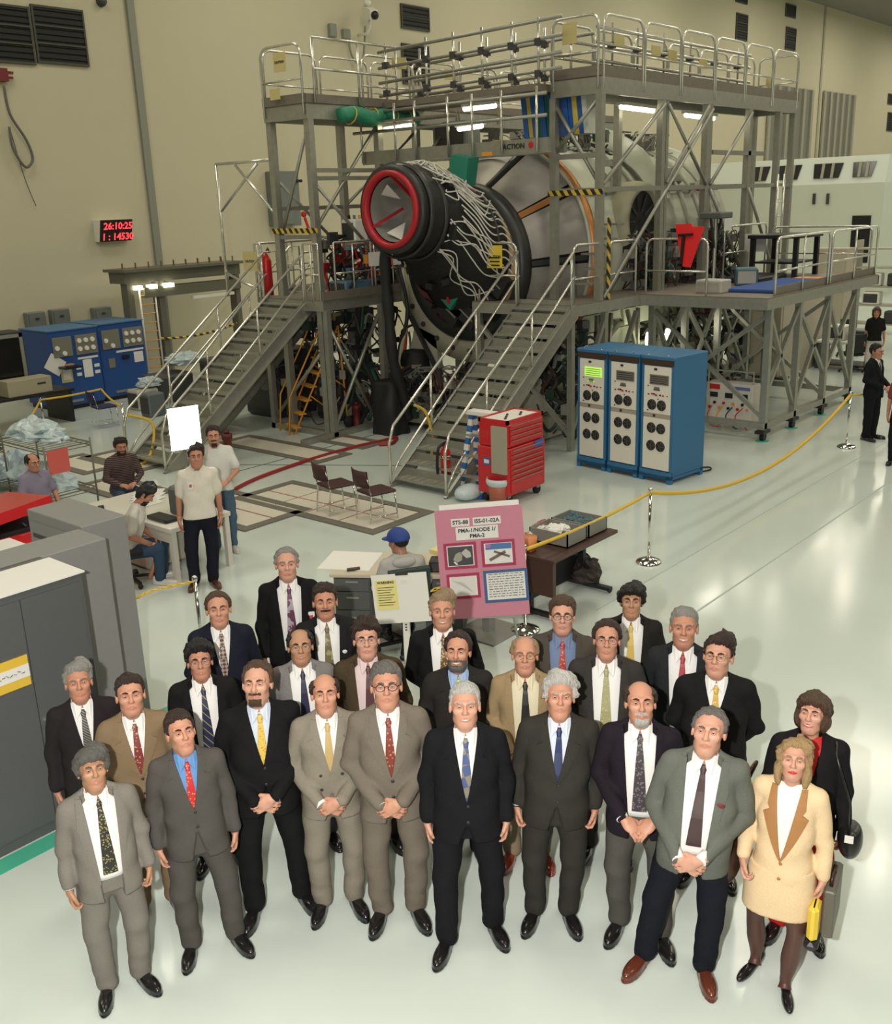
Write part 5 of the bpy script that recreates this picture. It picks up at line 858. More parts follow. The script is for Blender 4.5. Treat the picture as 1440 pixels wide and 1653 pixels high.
# --- poster on its easel
PB = fz(782, 1052); fd = CAM-PB; fd[2] = 0; fd /= np.linalg.norm(fd); rx_ = np.array([-fd[1], fd[0], 0]); rz_ = math.atan2(rx_[1], rx_[0]); zc = zat(PB, 908)
t = thing('poster_board', 'pink poster board on an easel with photos and mission titles', 'poster', (PB[0], PB[1], 0), rz_)
hw, hh = .455, .575; tl = R_(-12); rl = R_(-3.2)
PKM = mat('pink_board', (.55, .21, .28), .7, var=.04, vscale=30); MAR = mat('maroon_frame', (.36, .015, .075), .6); BLF = mat('blue_frame', (.035, .10, .24), .6)
def onb(x, z, y=0.): return x, y, z
bd = MB().box((-hw, 0, -hh), (hw, .012, hh)).build('board', PKM, t); bd.rotation_euler = (tl, rl, 0); bd.location = (0, 0, zc)
def pc(name, x0, x1, z0, z1, y, m, par=bd): return MB().box((x0, -y, z0), (x1, -y+.004, z1)).build(name, m, par)
MB().box((-hw+.05, .03, hh-.05), (hw-.03, .05, hh+.05)).build('backing_sheet', WHITE, bd)
pc('title_strip', -.29, -.10, .395, .475, .004, PAPER); lettering('STS-88', .058, INK, bd, (-.195, -.0055, .435), (R_(90), 0, 0), .0016)
pc('title_strip', -.065, .225, .395, .475, .004, PAPER); lettering('ISS-01-02A', .058, INK, bd, (.08, -.0055, .435), (R_(90), 0, 0), .0016)
pc('title_strip', -.25, .19, .25, .385, .004, PAPER); lettering('PMA-1/NODE 1/', .056, INK, bd, (-.03, -.0055, .345), (R_(90), 0, 0), .0016); lettering('PMA-2', .056, INK, bd, (-.03, -.0055, .285), (R_(90), 0, 0), .0016)
for (x0, x1, z0, z1, fm) in ((-.39, -.05, -.05, .225, MAR), (0, .35, -.05, .225, MAR), (-.385, -.04, -.365, -.10, MAR), (.0, .46, -.43, -.09, BLF)):
    pc('picture_frame', x0, x1, z0, z1, .005, fm); f_ = pc('picture_mount', x0+.03, x1-.03, z0+.03, z1-.03, .008, PAPER)
def blobpoly(par, pts, y, m, name): MB().prism([(x, -y, z) for x, z in pts], (0, .003, 0)).build(name, m, par)
pc('photo', -.35, -.09, -.012, .185, .010, mat('photo_black', (.008, .008, .008), .4)); gx = mat('photo_grey', (.32, .30, .24), .6)
blobpoly(bd, [(-.30, .05), (-.27, .11), (-.22, .13), (-.2, .09), (-.21, .04), (-.26, .02)], .013, gx, 'photo_detail'); blobpoly(bd, [(-.21, .12), (-.16, .16), (-.115, .12), (-.11, .07), (-.16, .06), (-.19, .09)], .014, mat('photo_grey2', (.45, .44, .38), .6), 'photo_detail'); blobpoly(bd, [(-.30, .03), (-.28, .03), (-.25, .0), (-.27, -.005)], .013, PAPER, 'photo_detail')
pc('photo', .045, .315, -.01, .19, .010, mat('photo_sky', (.7, .7, .66), .6)); pc('photo_detail', .045, .315, .13, .19, .012, mat('photo_blue', (.06, .16, .36), .6)); pc('photo_detail', .05, .1, .15, .19, .013, mat('photo_violet', (.35, .15, .4), .6))
m = MB(); m.bar((.08, -.014, .02), (.25, -.014, .1), .03, .003, up=(0, 1, 0)); m.bar((.13, -.014, .11), (.29, -.014, .045), .022, .003, up=(0, 1, 0)); m.build('photo_detail', mat('photo_brown', (.15, .10, .08), .6), bd)
pc('map_sheet', -.34, -.085, -.335, -.13, .011, mat('map_paper', (.66, .64, .60), .7))
m = MB()
for k in range(9): m.bar((-.32+.02*k, -.013, -.17-.012*k), (-.2+.01*k, -.013, -.2-.013*k), .002, .002)
m.build('map_lines', mat('map_ink', (.4, .38, .36), .7), bd)
for r_ in range(10):
    x = .05; m = MB(); random.seed(r_)
    while x < .40: l = random.uniform(.015, .05); m.box((x, -.0125, -.135-.026*r_), (min(x+l, .415), -.0105, -.128-.026*r_)); x += l+.012
    m.build('printed_line', mat('print_grey', (.12, .12, .12), .6), bd)
random.seed(11)
for (a, b) in (((-.38, .06, 0), (-.15, .22, zc+.45)), ((.38, .06, 0), (.15, .22, zc+.45)), ((0, .8, 0), (0, .24, zc+.45))): MB().tube([a, b], .014, 8).build('easel_leg', mat('easel_grey', (.35, .37, .33), .5), t, True)
MB().box((-.4, -.06, zc-hh-.03), (.4, .06, zc-hh)).build('easel_ledge', mat('easel_grey', (.35, .37, .33), .5), t)
p = fz(850, 1030); t = thing('floor_stand', 'grey square floor stand behind the poster', 'stand', (p[0]-.1, p[1]+.45, 0)); MB().box((-.3, -.3, 0), (.3, .3, .02)).build('base_plate', mat('stand_grey', (.25, .25, .22), .5), t); MB().box((-.05, -.05, .02), (.05, .05, .7)).build('post', mat('stand_grey', (.25, .25, .22), .5), t)
# --- warning board
WB = fz(656, 1078); t = thing('warning_board', 'white board with yellow warning notice on a white stand', 'sign', (WB[0], WB[1], 0), rz_+R_(-8)); zc2 = zat(WB, 966)
bd2 = MB().box((-.29, 0, -.255), (.29, .015, .255)).build('board', WHITE, t); bd2.location = (-.02, 0, zc2); bd2.rotation_euler = (R_(-8), R_(-6), 0)
MB().box((-.255, -.006, -.11), (-.03, 0, .2)).build('yellow_notice', mat('pale_yellow_notice', (.78, .70, .26), .6), bd2); lettering('WARNING', .036, INK, bd2, (-.142, -.008, .175), (R_(90), 0, 0), .001)
for r_ in range(8): MB().box((-.235, -.0075, .12-.026*r_), (-.06-.02*(r_ % 3), -.006, .126-.026*r_)).build('printed_line', INK, bd2)
MB().box((-.03, -.008, .24), (.1, .02, .258)).build('clip', INK, bd2); MB().box((-.02, .02, 0), (.05, .06, zc2+.2)).build('post', WHITE, t); MB().box((-.25, .0, 0), (.28, .08, .03)).build('foot', WHITE, t)
for k in range(12): MB().box((.005, .012, zc2-.36+.03*k), (.025, .021, zc2-.35+.03*k)).build('post_slot', INK, t)
# --- desk with the seated man in the cap
t = thing('office_desk', 'grey desk with pale top, in front of the seated man in the cap', 'desk', (-11.39, -.01, 0), R_(33)); MB().box((0, -1.5, .72), (.75, 0, .76), .006).build('top', mat('desk_top', (.55, .49, .37), .45), t)
MB().box((.03, -.45, .05), (.7, -.04, .72)).build('drawer_pedestal', GREYD, t); MB().box((.03, -1.46, .05), (.7, -1.05, .72)).build('drawer_pedestal', GREYD, t); MB().box((.6, -1.1, .3), (.64, -.4, .72)).build('modesty_panel', GREYD, t)
for y in (-.45, -1.46):
    for z0, z1 in ((.08, .33), (.34, .55), (.56, .7)): q = MB().box((.015, y+.015, z0), (.03, y+.395, z1)).build('drawer', GREYD, t); MB().box((0, y+.13, (z0+z1)/2+.03), (.015, y+.27, (z0+z1)/2+.05)).build('drawer_handle', ALU, q)
o = MB().obox((-10.95, .1, .764), ((math.cos(.5), math.sin(.5), 0), (-math.sin(.5), math.cos(.5), 0), (0, 0, 1)), (.3, .3, .003)).build('desk_pad', PAPER); tag(o, 'large white paper pad on the grey desk', 'paper')
o = MB().tube([(-11.22, -.12, .775), (-11.1, -.2, .775)], .012, 6).build('pen', INK); tag(o, 'dark pen on the grey desk', 'pen'); o = MB().tube([(-11.19, -.09, .775), (-11.07, -.17, .775)], .012, 6).build('pen', mat('pen_brown', (.12, .05, .02), .5)); tag(o, 'brown pen lying beside the dark pen on the grey desk', 'pen')
dev('telephone', 'black desk telephone behind the pink poster', 'telephone', -10.55, -.95, .765, .2, .3, .12, BLACK, None, R_(33)); o = MB().box((-10.52, -.9, .89), (-10.4, -.72, .94)).build('note_pad', mat('note_yellow', (.7, .62, .25), .6)); tag(o, 'yellow note pad on top of the desk telephone', 'note pad')
# --- dark computer table with grey bins
t = thing('computer_table', 'dark brown table on black legs behind the poster', 'table', (-8.95, -1.38, 0)); BT = mat('dark_brown_top', (.065, .032, .024), .4); MB().box((-.68, -.4, .72), (.68, .4, .76), .008).build('top', BT, t); MB().box((-.66, .1, .1), (.6, .14, .7)).build('modesty_panel', BLACK, t); MB().box((-.66, -.37, .3), (-.6, .3, .72)).build('end_panel', BT, t)
for x in (-.6, .5): MB().box((x-.03, -.04, .06), (x+.03, .04, .72)).build('column', BLACK, t); MB().box((x-.035, -.42, .03), (x+.035, .42, .075)).build('foot', BLACK, t); MB().ball((x, -.4, .03), .03).build('caster', BLACK, t); MB().ball((x, .4, .03), .03).build('caster', BLACK, t)
gb = mat('grey_bin', (.22, .22, .19), .6)
for k, (x, y) in enumerate(((-9.0, -1.4), (-8.55, -1.4))):
    t = thing('grey_bin', ('left grey plastic bin of papers on the dark table', 'right grey plastic bin of cables on the dark table')[k], 'bin', (x, y, .765)); b = MB()
    for a, c in (((-.2, -.27), (-.185, .27)), ((.185, -.27), (.2, .27)), ((-.2, -.27), (.2, -.255)), ((-.2, .255), (.2, .27))): b.box((a[0], a[1], 0), (c[0], c[1], .16))
    b.box((-.2, -.27, 0), (.2, .27, .012)); b.build('tub', gb, t)
    for q in range(5): blob('contents', (random.uniform(-.1, .1), random.uniform(-.15, .15), .12), (.07, .08, .05), (PAPER, mat('junk_teal', (.06, .12, .14), .5))[k], t, q+60+k)
for k, (dx, dy, c_, lab) in enumerate(((-.1, .25, (.7, .68, .6), 'crumpled white paper on the back of the dark table'), (-.45, .2, (.6, .22, .08), 'orange cup at the left end of the dark table'), (.1, .3, (.35, .05, .05), 'red folder on the dark table'))):
    if k == 1: o = MB().lathe([(.001, 0), (.09, 0), (.11, .16), (.001, .16)], (-8.95+dx-.1, -1.38+dy-.15, .765), 'z', 14).build('cup', mat('cup_orange', c_, .5), None, True); tag(o, lab, 'cup')
    else: tag(blob('paper', (-8.95+dx, -1.38+dy, .83), (.2, .09, .06), mat('paper_%d' % k, c_, .6), None, 80+k), lab, 'paper')
t = thing('black_bag', 'black bag on the floor under the dark table', 'bag', (-8.35, -1.35, 0)); blob('bag_body', (0, 0, .14), (.18, .22, .2), mat('brown_black_bag', (.03, .02, .015), .6), t, 90); MB().tube(arc((0, 0, .3), .1, 0, 180, 8, (0, 1, 0), (0, 0, 1)), .012, 6).build('bag_handle', BLACK, t, True)
# ================================================================ people
def snet(fn, lo, hi, h):                                       # surface nets: a smooth closed mesh of the zero level of fn
    lo = np.array(lo, float); n = np.maximum(np.ceil((np.array(hi)-lo)/h).astype(int)+1, 4)
    ax = [lo[i]+h*np.arange(n[i]) for i in range(3)]; X, Y, Z = np.meshgrid(*ax, indexing='ij'); D = fn(X, Y, Z).astype(np.float64); S = D < 0
    C = np.zeros((n[0]-1, n[1]-1, n[2]-1, 3)); W = np.zeros(C.shape[:3]); sl = lambda o, k: slice(o, n[k]-1+o)
    for a in range(3):
        for b1 in (0, 1):
            for b2 in (0, 1):
                o0 = [0, 0, 0]; o1 = [0, 0, 0]; o = [q for q in range(3) if q != a]; o0[o[0]] = o1[o[0]] = b1; o0[o[1]] = o1[o[1]] = b2; o1[a] = 1
                d0 = D[sl(o0[0], 0), sl(o0[1], 1), sl(o0[2], 2)]; d1 = D[sl(o1[0], 0), sl(o1[1], 1), sl(o1[2], 2)]; cr = (d0 < 0) != (d1 < 0)
                t = np.where(cr, d0/np.where(cr, d0-d1, 1), 0); W += cr
                for q in range(3): C[..., q] += np.where(cr, t if q == a else o0[q], 0)
    act = W > 0; idx = -np.ones(act.shape, int); idx[act] = np.arange(act.sum()); base = np.stack(np.meshgrid(*[np.arange(k-1) for k in n], indexing='ij'), -1)
    V = lo+h*(base[act]+C[act]/W[act][:, None]); Fs = []
    for a in range(3):
        u, v = (a+1) % 3, (a+2) % 3; s0 = [slice(None)]*3; s1 = [slice(None)]*3; s0[a] = slice(0, -1); s1[a] = slice(1, None); cr = S[tuple(s0)] != S[tuple(s1)]; I = np.argwhere(cr); fl = S[tuple(s0)][cr]
        I2 = I[(I[:, u] > 0) & (I[:, v] > 0) & (I[:, u] < n[u]-1) & (I[:, v] < n[v]-1)]; fl = fl[(I[:, u] > 0) & (I[:, v] > 0) & (I[:, u] < n[u]-1) & (I[:, v] < n[v]-1)]
        e = np.eye(3, dtype=int); g = lambda J: idx[J[:, 0], J[:, 1], J[:, 2]]; q = np.stack([g(I2-e[u]-e[v]), g(I2-e[v]), g(I2), g(I2-e[u])], 1); q[~fl] = q[~fl][:, ::-1]; Fs.append(q)
    F = np.concatenate(Fs); return V, F[(F >= 0).all(1)]
def smin(a, b, k): h = np.clip(.5+.5*(b-a)/k, 0, 1); return b+(a-b)*h-k*h*(1-h)
def smax(a, b, k): return -smin(-a, -b, k)
def ell(X, Y, Z, c, r):
    x, y, z = (X-c[0])/r[0], (Y-c[1])/r[1], (Z-c[2])/r[2]; k0 = np.sqrt(x*x+y*y+z*z)+1e-9; k1 = np.sqrt((x/r[0])**2+(y/r[1])**2+(z/r[2])**2)+1e-9; return k0*(k0-1)/k1
def cone(X, Y, Z, a, b, ra, rb):
    d = np.array(b, float)-np.array(a, float); L = d@d; t = np.clip(((X-a[0])*d[0]+(Y-a[1])*d[1]+(Z-a[2])*d[2])/L, 0, 1)
    return np.sqrt((X-a[0]-t*d[0])**2+(Y-a[1]-t*d[1])**2+(Z-a[2]-t*d[2])**2)-(ra+(rb-ra)*t)
def loft(X, Y, Z, T, e=2.5):                                   # rows: z, half width, half depth, centre y
    T = np.array(T); a = np.interp(Z, T[:, 0], T[:, 1]); b = np.interp(Z, T[:, 0], T[:, 2]); c = np.interp(Z, T[:, 0], T[:, 3])
    q = (np.abs(X/a)**e+np.abs((Y-c)/b)**e)**(1/e); d = (q-1)*np.minimum(a, b); return np.maximum(d, np.maximum(T[0, 0]-Z, Z-T[-1, 0]))
# ---- head
def head_sdf(X, Y, Z, fem=0.):
    x = np.abs(X); d = ell(X, Y, Z, (0, .014, .032), (.077, .097, .088)); d = smin(d, ell(X, Y, Z, (0, -.028, -.03), (.063-.004*fem, .066, .083)), .03)
    d = smin(d, ell(X, Y, Z, (0, -.058, -.093), (.034-.006*fem, .032, .025)), .03); d = smin(d, cone(x, Y, Z, (.046, .0, -.068), (.026, -.05, -.098), .015, .012), .03)
    d = smin(d, cone(x, Y, Z, (.008, -.092, .027), (.05, -.072, .03), .012, .010), .015); d = smin(d, ell(x, Y, Z, (.045, -.068, -.018), (.02, .018, .02)), .02)
    d = smax(d, -ell(x, Y, Z, (.033, -.106, .008), (.019, .016, .012)), .012)
    d = smin(d, cone(X, Y, Z, (0, -.092, .018), (0, -.117, -.026), .008, .0135), .008); d = smin(d, ell(x, Y, Z, (.013, -.104, -.03), (.009, .011, .008)), .006)
    d = smin(d, cone(x, Y, Z, (0, -.0975, -.0595), (.026, -.086, -.063), .0052, .003), .006); d = smin(d, cone(x, Y, Z, (0, -.096, -.0725), (.022, -.086, -.069), .0058, .003), .006)
    d = smax(d, -cone(x, Y, Z, (0, -.1035, -.0658), (.029, -.091, -.0645), .0025, .0015), .003)
    e = ell(x, Y, Z, (.081, .012, -.002), (.011, .021, .033)); e = smax(e, -ell(x, Y, Z, (.092, .008, 0), (.009, .012, .02)), .006); d = smin(d, e, .006)
    nk = cone(X, Y, Z, (0, .012, -.07), (0, .03, -.25), .056-.008*fem, .064-.006*fem); return smin(d, nk, .025)
HEADS = {k: snet(lambda X, Y, Z, f=k: head_sdf(X, Y, Z, f), (-.1, -.14, -.24), (.1, .12, .13), .0052) for k in (0, 1)}
def sph(c, r, n=12, m=8):
    b = MB().ball(c, r, n, m); return np.array(b.v), b.f
# ---- hand: wrist at the origin, fingers along -z, thumb toward -y, palm faces +x
def hand_sdf(X, Y, Z, curl):
    d = ell(X, Y, Z, (0, 0, -.052), (.016, .041, .05)); d = smin(d, cone(X, Y, Z, (0, 0, .03), (0, 0, -.02), .026, .024), .02)
    for i, (y, L) in enumerate(((-.030, .075), (-.010, .085), (.011, .08), (.030, .062))):
        p = np.array([.002, y, -.09]); a = curl*(.35+.04*i); q = np.array([0., y*.03, 0])
        for s, (l, r) in enumerate(((.45, .0092), (.32, .0085), (.23, .0075))):
            a2 = a+curl*.75*s; p2 = p+L*l*np.array([math.sin(a2), 0, -math.cos(a2)])+q; d = smin(d, cone(X, Y, Z, p, p2, r, r*.92), .005); p = p2
    p0 = np.array([.005, -.028, -.025]); p1 = np.array([.02, -.052, -.058]); p2 = np.array([.034, -.05, -.09]); d = smin(d, cone(X, Y, Z, p0, p1, .0155, .012), .01); return smin(d, cone(X, Y, Z, p1, p2, .0115, .009), .005)
HANDS = {c: snet(lambda X, Y, Z: hand_sdf(X, Y, Z, c), (-.04, -.08, -.19), (.1, .06, .05), .0058) for c in (.75, 1.25, .35)}
def shoe_sdf(X, Y, Z):
    d = smin(ell(X, Y, Z, (0, -.125, .035), (.046, .115, .043)), ell(X, Y, Z, (0, .03, .055), (.036, .075, .06)), .05); d = smin(d, cone(X, Y, Z, (0, .03, .06), (0, .035, .12), .04, .042), .03)
    d = np.maximum(d, Z-.115); s = np.maximum(np.abs(Z-.009)-.009, smin(ell(X, Y, 0*Z, (0, -.125, 0), (.05, .122, .1)), ell(X, Y, 0*Z, (0, .03, 0), (.038, .08, .1)), .05)); return np.maximum(smin(d, s, .006), -Z)
SV, SF = snet(shoe_sdf, (-.07, -.27, -.01), (.07, .14, .13), .0095)
def pump_sdf(X, Y, Z):
    d = smin(ell(X, Y, Z, (0, -.11, .022), (.036, .11, .032)), ell(X, Y, Z, (0, .04, .04), (.03, .06, .042)), .05); d = smax(d, -ell(X, Y, Z, (0, -.01, .085), (.03, .1, .05)), .01); return np.maximum(d, -Z)
PV, PF = snet(pump_sdf, (-.06, -.24, -.01), (.06, .12, .1), .008)
def npmesh(name, V, F, mats, smooth=True, mi=None):
    me = bpy.data.meshes.new(name); F = [tuple(map(int, f)) for f in F]; me.from_pydata([tuple(map(float, v)) for v in V], [], F); me.update()
    for m in mats: me.materials.append(m)
    if mi is not None: me.polygons.foreach_set('material_index', np.array(mi, dtype=np.int32))
    if smooth: me.polygons.foreach_set('use_smooth', [True]*len(F))
    return me
def rot(ax, a):
    return np.array(Matrix.Rotation(a, 3, ax))
def skin(i):
    c = ((.52, .255, .165), (.47, .22, .135), (.42, .22, .125), (.56, .295, .205), (.36, .17, .10))[i]; return mat('skin_%d' % i, c, .5, var=.08, vscale=14)
LIP = mat('lips', (.47, .19, .14), .5); LIPR = mat('red_lips', (.5, .03, .04), .4); EYEW = mat('eye_white', (.44, .40, .37), .3); IRIS = mat('iris_dark', (.03, .02, .015), .2); TEETH = mat('teeth', (.75, .72, .66), .3)
HAIRC = {'black': (.008, .007, .007), 'dkbrown': (.028, .015, .010), 'brown': (.07, .038, .02), 'grey': (.24, .235, .21), 'dkgrey': (.11, .105, .095), 'white': (.46, .45, .42), 'blond': (.36, .24, .11), 'sand': (.28, .2, .11), 'salt': (.13, .12, .11)}
def hmat(c):
    if 'hair_'+c in MATS: return MATS['hair_'+c]
    m = mat('hair_'+c, HAIRC[c], .42, var=.45, vscale=1., bump=.7, bscale=1.); n = m.node_tree.nodes; L = m.node_tree.links; tc = [q for q in n if q.type == 'TEX_COORD'][0]; mp = n.new('ShaderNodeMapping'); mp.inputs['Scale'].default_value = (230, 150, 38); L.new(tc.outputs['Object'], mp.inputs['Vector'])
    for q in n:
        if q.type == 'TEX_NOISE': L.new(mp.outputs['Vector'], q.inputs['Vector']); q.inputs['Scale'].default_value = 1.
    return m
def hair_mesh(st, seed):                                       # cap of hair as a displaced shell over the skull
    rnd = np.random.RandomState(seed); n, k = 80, 44; ph = rnd.rand(12, 4)*6.28; el = np.linspace(90, -62, k+1); az = np.linspace(-180, 180, n, endpoint=False)
    A, E = np.meshgrid(az, el); fa = np.abs(A); t_top, t_side, front = st.get('top', .016), st.get('side', .010), st.get('front', 42)
    nape = st.get('nape', -48); temple = st.get('temple', 20); burn = st.get('burn', -22)
    pts = [(0, front), (28, front-2), (45, temple+8), (58, temple), (68, burn), (80, burn), (84, 2), (104, 2), (112, burn-12), (135, nape), (180, nape-3)]
    bl = np.interp(fa, [p[0] for p in pts], [p[1] for p in pts])+2.2*np.sin(A*.16+ph[0, 0])+1.6*np.sin(A*.41+ph[1, 0])+1.2*np.sin(A*.8+ph[2, 0]); ramp = np.interp(fa, [0, 60, 85, 180], [20, 16, 9, 12]); cover = np.clip((E-bl)/ramp, -1, 1)
    if 'bald' in st:                                           # bald crown: hair stays below this elevation
        bt = np.interp(fa, [0, 45, 80, 120, 180], st['bald'])+2*np.sin(A*.2+ph[3, 0]); cover = np.minimum(cover, np.clip((bt-E)/14, -1, 1))
    th = t_side+(t_top-t_side)*np.clip((E-5)/50, 0, 1); th = th+st.get('fringe', 0)*np.exp(-((E-front)/16)**2)*(fa < 60)*np.clip((60-fa)/20, 0, 1)
    d = np.stack([np.sin(np.radians(A))*np.cos(np.radians(E)), -np.cos(np.radians(A))*np.cos(np.radians(E)), np.sin(np.radians(E))], -1)
    nz = sum(np.sin(d@(ph[q, :3]*(2.2 if q < 6 else 6))+ph[q, 3])*(.25 if q < 6 else .1) for q in range(12)); th = th*(1+st.get('rough', .35)*nz)
    part = st.get('part', 0)
    if part: th = th*(1+.35*np.tanh((A*part)/40)*(E > 25))
    cv = np.clip(cover*1.15, 0, 1); off = np.where(cover > 0, .0015+th*cv**.75, .03*cover); off = off-.0012; off = off+np.where(cover > .1, .0022*np.sin(A*.55+E*.12+ph[4, 0])*np.sin(A*.23+ph[5, 0])*np.clip((75-E)/20, 0, 1), 0)
    r = np.array([.077, .097, .088]); R0 = 1/np.sqrt(((d/r)**2).sum(-1)); P = np.array([0, .014, .032])+d*(R0+off)[..., None]
    low = np.clip((-E-15)/40, 0, 1)*(fa > 100); P[..., 1] += -low*.012*0
    V = P.reshape(-1, 3); F = [(i*n+j, (i+1)*n+j, (i+1)*n+(j+1) % n, i*n+(j+1) % n) for i in range(k) for j in range(n)]
    keep = (cover.reshape(-1) > -.99); F = [f for f in F if any(keep[q] for q in f)]; return V, F
STY = {'short': dict(top=.026, side=.010, front=30, temple=16), 'full': dict(top=.034, side=.016, front=24, temple=12, rough=.5), 'crop': dict(top=.020, side=.008, front=31, temple=18), 'part': dict(top=.030, side=.012, front=29, temple=15, part=1), 'mop': dict(top=.030, side=.024, front=12, fringe=.006, temple=0, burn=-34, nape=-56, rough=.28, part=.6),
       'recede': dict(top=.018, side=.013, front=44, temple=26, rough=.4), 'bald': dict(side=.015, top=.015, front=30, temple=6, bald=(-25, 16, 36, 42, 38)), 'rim': dict(side=.015, top=.014, front=70, temple=10, bald=(0, 32, 52, 60, 60)), 'wave': dict(top=.038, side=.028, front=30, temple=14, rough=.5, burn=-28),
       'bob': dict(top=.028, side=.028, front=14, fringe=.010, temple=-12, burn=-50, nape=-60, rough=.25), 'long': dict(top=.024, side=.03, front=32, temple=0, burn=-55, nape=-62, rough=.3, part=1), 'thin': dict(top=.013, side=.015, front=40, temple=20, rough=.3)}
LABELS = set()
def person(label, px, head, h=1.76, feet=None, cloth=(.05, .05, .05), trousers=None, shirt=(.78, .77, .74), tie=None, tiem=None, hair='short', hc='dkbrown', sk=0, glasses=None, beard=None, arms='down', button=1.10, yaw=0., hyaw=0., hpitch=None, belly=0., opn=False, shoe=(.012, .011, .011), smile=False, badge=None, kind='suit', seat=None, vox=.0125, wide=1., hs=1.08, hroll=0., spread=.11, fem=0, pocket=None, tiecol2=None, stance=None, turn=(0, 0), db=False, clothm=None, pos=None):
    # place: feet from the photo when they show, else from the head at the given height
    if feet is not None:
        P = fz(*feet); h = zat(P, head[1]); Hd = P+np.array([0, 0, h])
        q = proj(Hd); dist = np.linalg.norm(Hd-CAM); lean = (head[0]-q[0])/F_PX*dist
    else: P = fz(head[0], head[1], h+((seat-.90)*h/1.77 if seat is not None else 0)).copy(); P[2] = 0; lean = 0.; q_ = CAM[:2]-P[:2]; f_ = math.atan2(q_[1], q_[0])+R_(yaw); P[:2] -= np.array([math.cos(f_), math.sin(f_)])*(.75*math.tan(turn[0])*h/1.77)
    if pos is not None: P = np.array([pos[0], pos[1], 0.])
    fd = CAM-P; face = math.atan2(fd[1], fd[0])+R_(yaw); rz = face+R_(90); S = h/1.77
    dep = math.degrees(math.atan2(CAM[2]-h, np.linalg.norm(fd[:2]))); hp = R_(dep*.85 if hpitch is None else hpitch); lean *= math.cos(R_(yaw)); lean = max(-.22, min(.22, lean)); lk = lean/h
    seedn = abs(hash(label)) % 9973 if False else sum(ord(c)*(i+3) for i, c in enumerate(label)) % 9973; rnd = np.random.RandomState(seedn)
    W = wide; ph = rnd.rand(8)*6.28
    seated = seat is not None; dz = 0.; cm = mat('cloth_'+'_'.join('%d' % (c*1000) for c in cloth), cloth, .8, var=.10, vscale=90, bump=.3, bscale=160, spec=.12); cm = clothm or cm
    tc_ = trousers or cloth; tmat = mat('cloth_'+'_'.join('%d' % (c*1000) for c in tc_), tc_, .8, var=.10, vscale=90, bump=.3, bscale=160, spec=.12); smat = mat('shirt_'+'_'.join('%d' % (c*1000) for c in shirt), shirt, .7, spec=.3)
    zoff = (seat-.90) if seated else 0.                        # drop of hips when sitting
    hem = .80 if kind in ('suit', 'coat') else .90
    if kind == 'skirtsuit': hem = .74
    B = belly; T = [(hem, .203*W, .150+B*.5, -.012-B*.3), (.93, .200*W, .152+B*.9, -.012-B*.5), (1.06, .184*W+B*.3, .140+B, -.012-B*.6), (1.20, .190*W+B*.2, .138+B*.6, -.006-B*.3), (1.33, .196*W, .130, .004), (1.41, .182*W, .114, .010), (1.47, .140*W, .094, .014), (1.515, .085, .075, .018), (1.54, .066, .062, .016)]
    lf = math.radians(8) if seated else 0.
    def tf(X, Y, Z):                                           # undo lean and seat so that the torso is upright
        Z2 = Z/S-zoff; Y2 = Y/S; X2 = (X-lk*Z)/S
        if seated: dy = (Z2-.9)*math.tan(turn[0]); Y2 = Y2+dy
        return X2, Y2, Z2
    def wr(X, Y, Z, amp=.004): return amp*(np.sin(31*Z+9*X+ph[0])*np.sin(17*X+ph[1]+6*Y)+.7*np.sin(23*Z-19*X+ph[2]))
    def torso(X, Y, Z):
        d = loft(X, Y, Z, T); sx = np.abs(X); return smin(d, cone(sx, Y, Z, (.07, .016, 1.485), (.168*W, .018, 1.438), .046, .052), .035)
    ar = {'down': [((.234, .02, 1.14), (.246, -.035, .905), (0, .05, -1), .75)]*2, 'clasp': [((.252, .02, 1.14), (.075, -.215-B*1.2, .975), (-.9, -.10, -.45), .75)]*2, 'back': [((.245, .07, 1.14), (.12, .2, .93), (-.8, .1, -.5), .75)]*2, 'fist': [((.234, .02, 1.14), (.248, -.05, .92), (0, -.15, -1), 1.25)]*2,
          'mid': [((.248, .02, 1.15), (.10, -.25, 1.02), (-.7, -.45, -.45), .75)]*2, 'table': [((.27, -.08, 1.16), (.12, -.33, 1.08), (-.6, -.7, -.1), .75)]*2, 'lap': [((.26, -.04, 1.15), (.15, -.3, 1.0), (-.4, -.8, -.3), .75)]*2, 'reach': [((.27, -.1, 1.2), (.2, -.38, 1.15), (-.3, -.9, 0), .75), ((.27, -.02, 1.15), (.22, -.28, 1.02), (-.2, -.9, -.2), .75)],
          'cross': [((.27, -.02, 1.16), (-.02, -.22, 1.18), (-.9, .0, .1), .75)]*2, 'bag': [((.25, .02, 1.15), (.22, -.16, 1.02), (-.1, -.35, -.9), 1.25), ((.24, .03, 1.13), (.25, -.02, .9), (0, 0, -1), 1.25)]}[arms]
    J = {}
    for s, i in ((-1, 0), (1, 1)):
        e, w_, dr, cu = ar[i]; m_ = np.array([s, 1, 1]); J[s] = (np.array([.182*W, .016, 1.425])*m_, np.array(e)*np.array([s*(1+(W-1)*.8), 1, 1]), np.array(w_)*m_, np.array(dr)*m_, cu)
    if arms == 'clasp': J[1] = (J[1][0], J[1][1], J[1][2]+np.array([-.02, -.015, .02]), J[1][3], J[1][4])
    def sleeves(X, Y, Z, r=(.064, .056, .045), short=False):
        d = None
        for s in (-1, 1):
            sh, e, w_, dr, cu = J[s]; a = cone(X, Y, Z, sh, e if not short else sh+(e-sh)*.75, r[0], r[1]); a = a if short else smin(a, cone(X, Y, Z, e, w_-(w_-e)*.04, r[1], r[2]), .02); d = a if d is None else np.minimum(d, a)
        return d
    zb = button; nw = .078
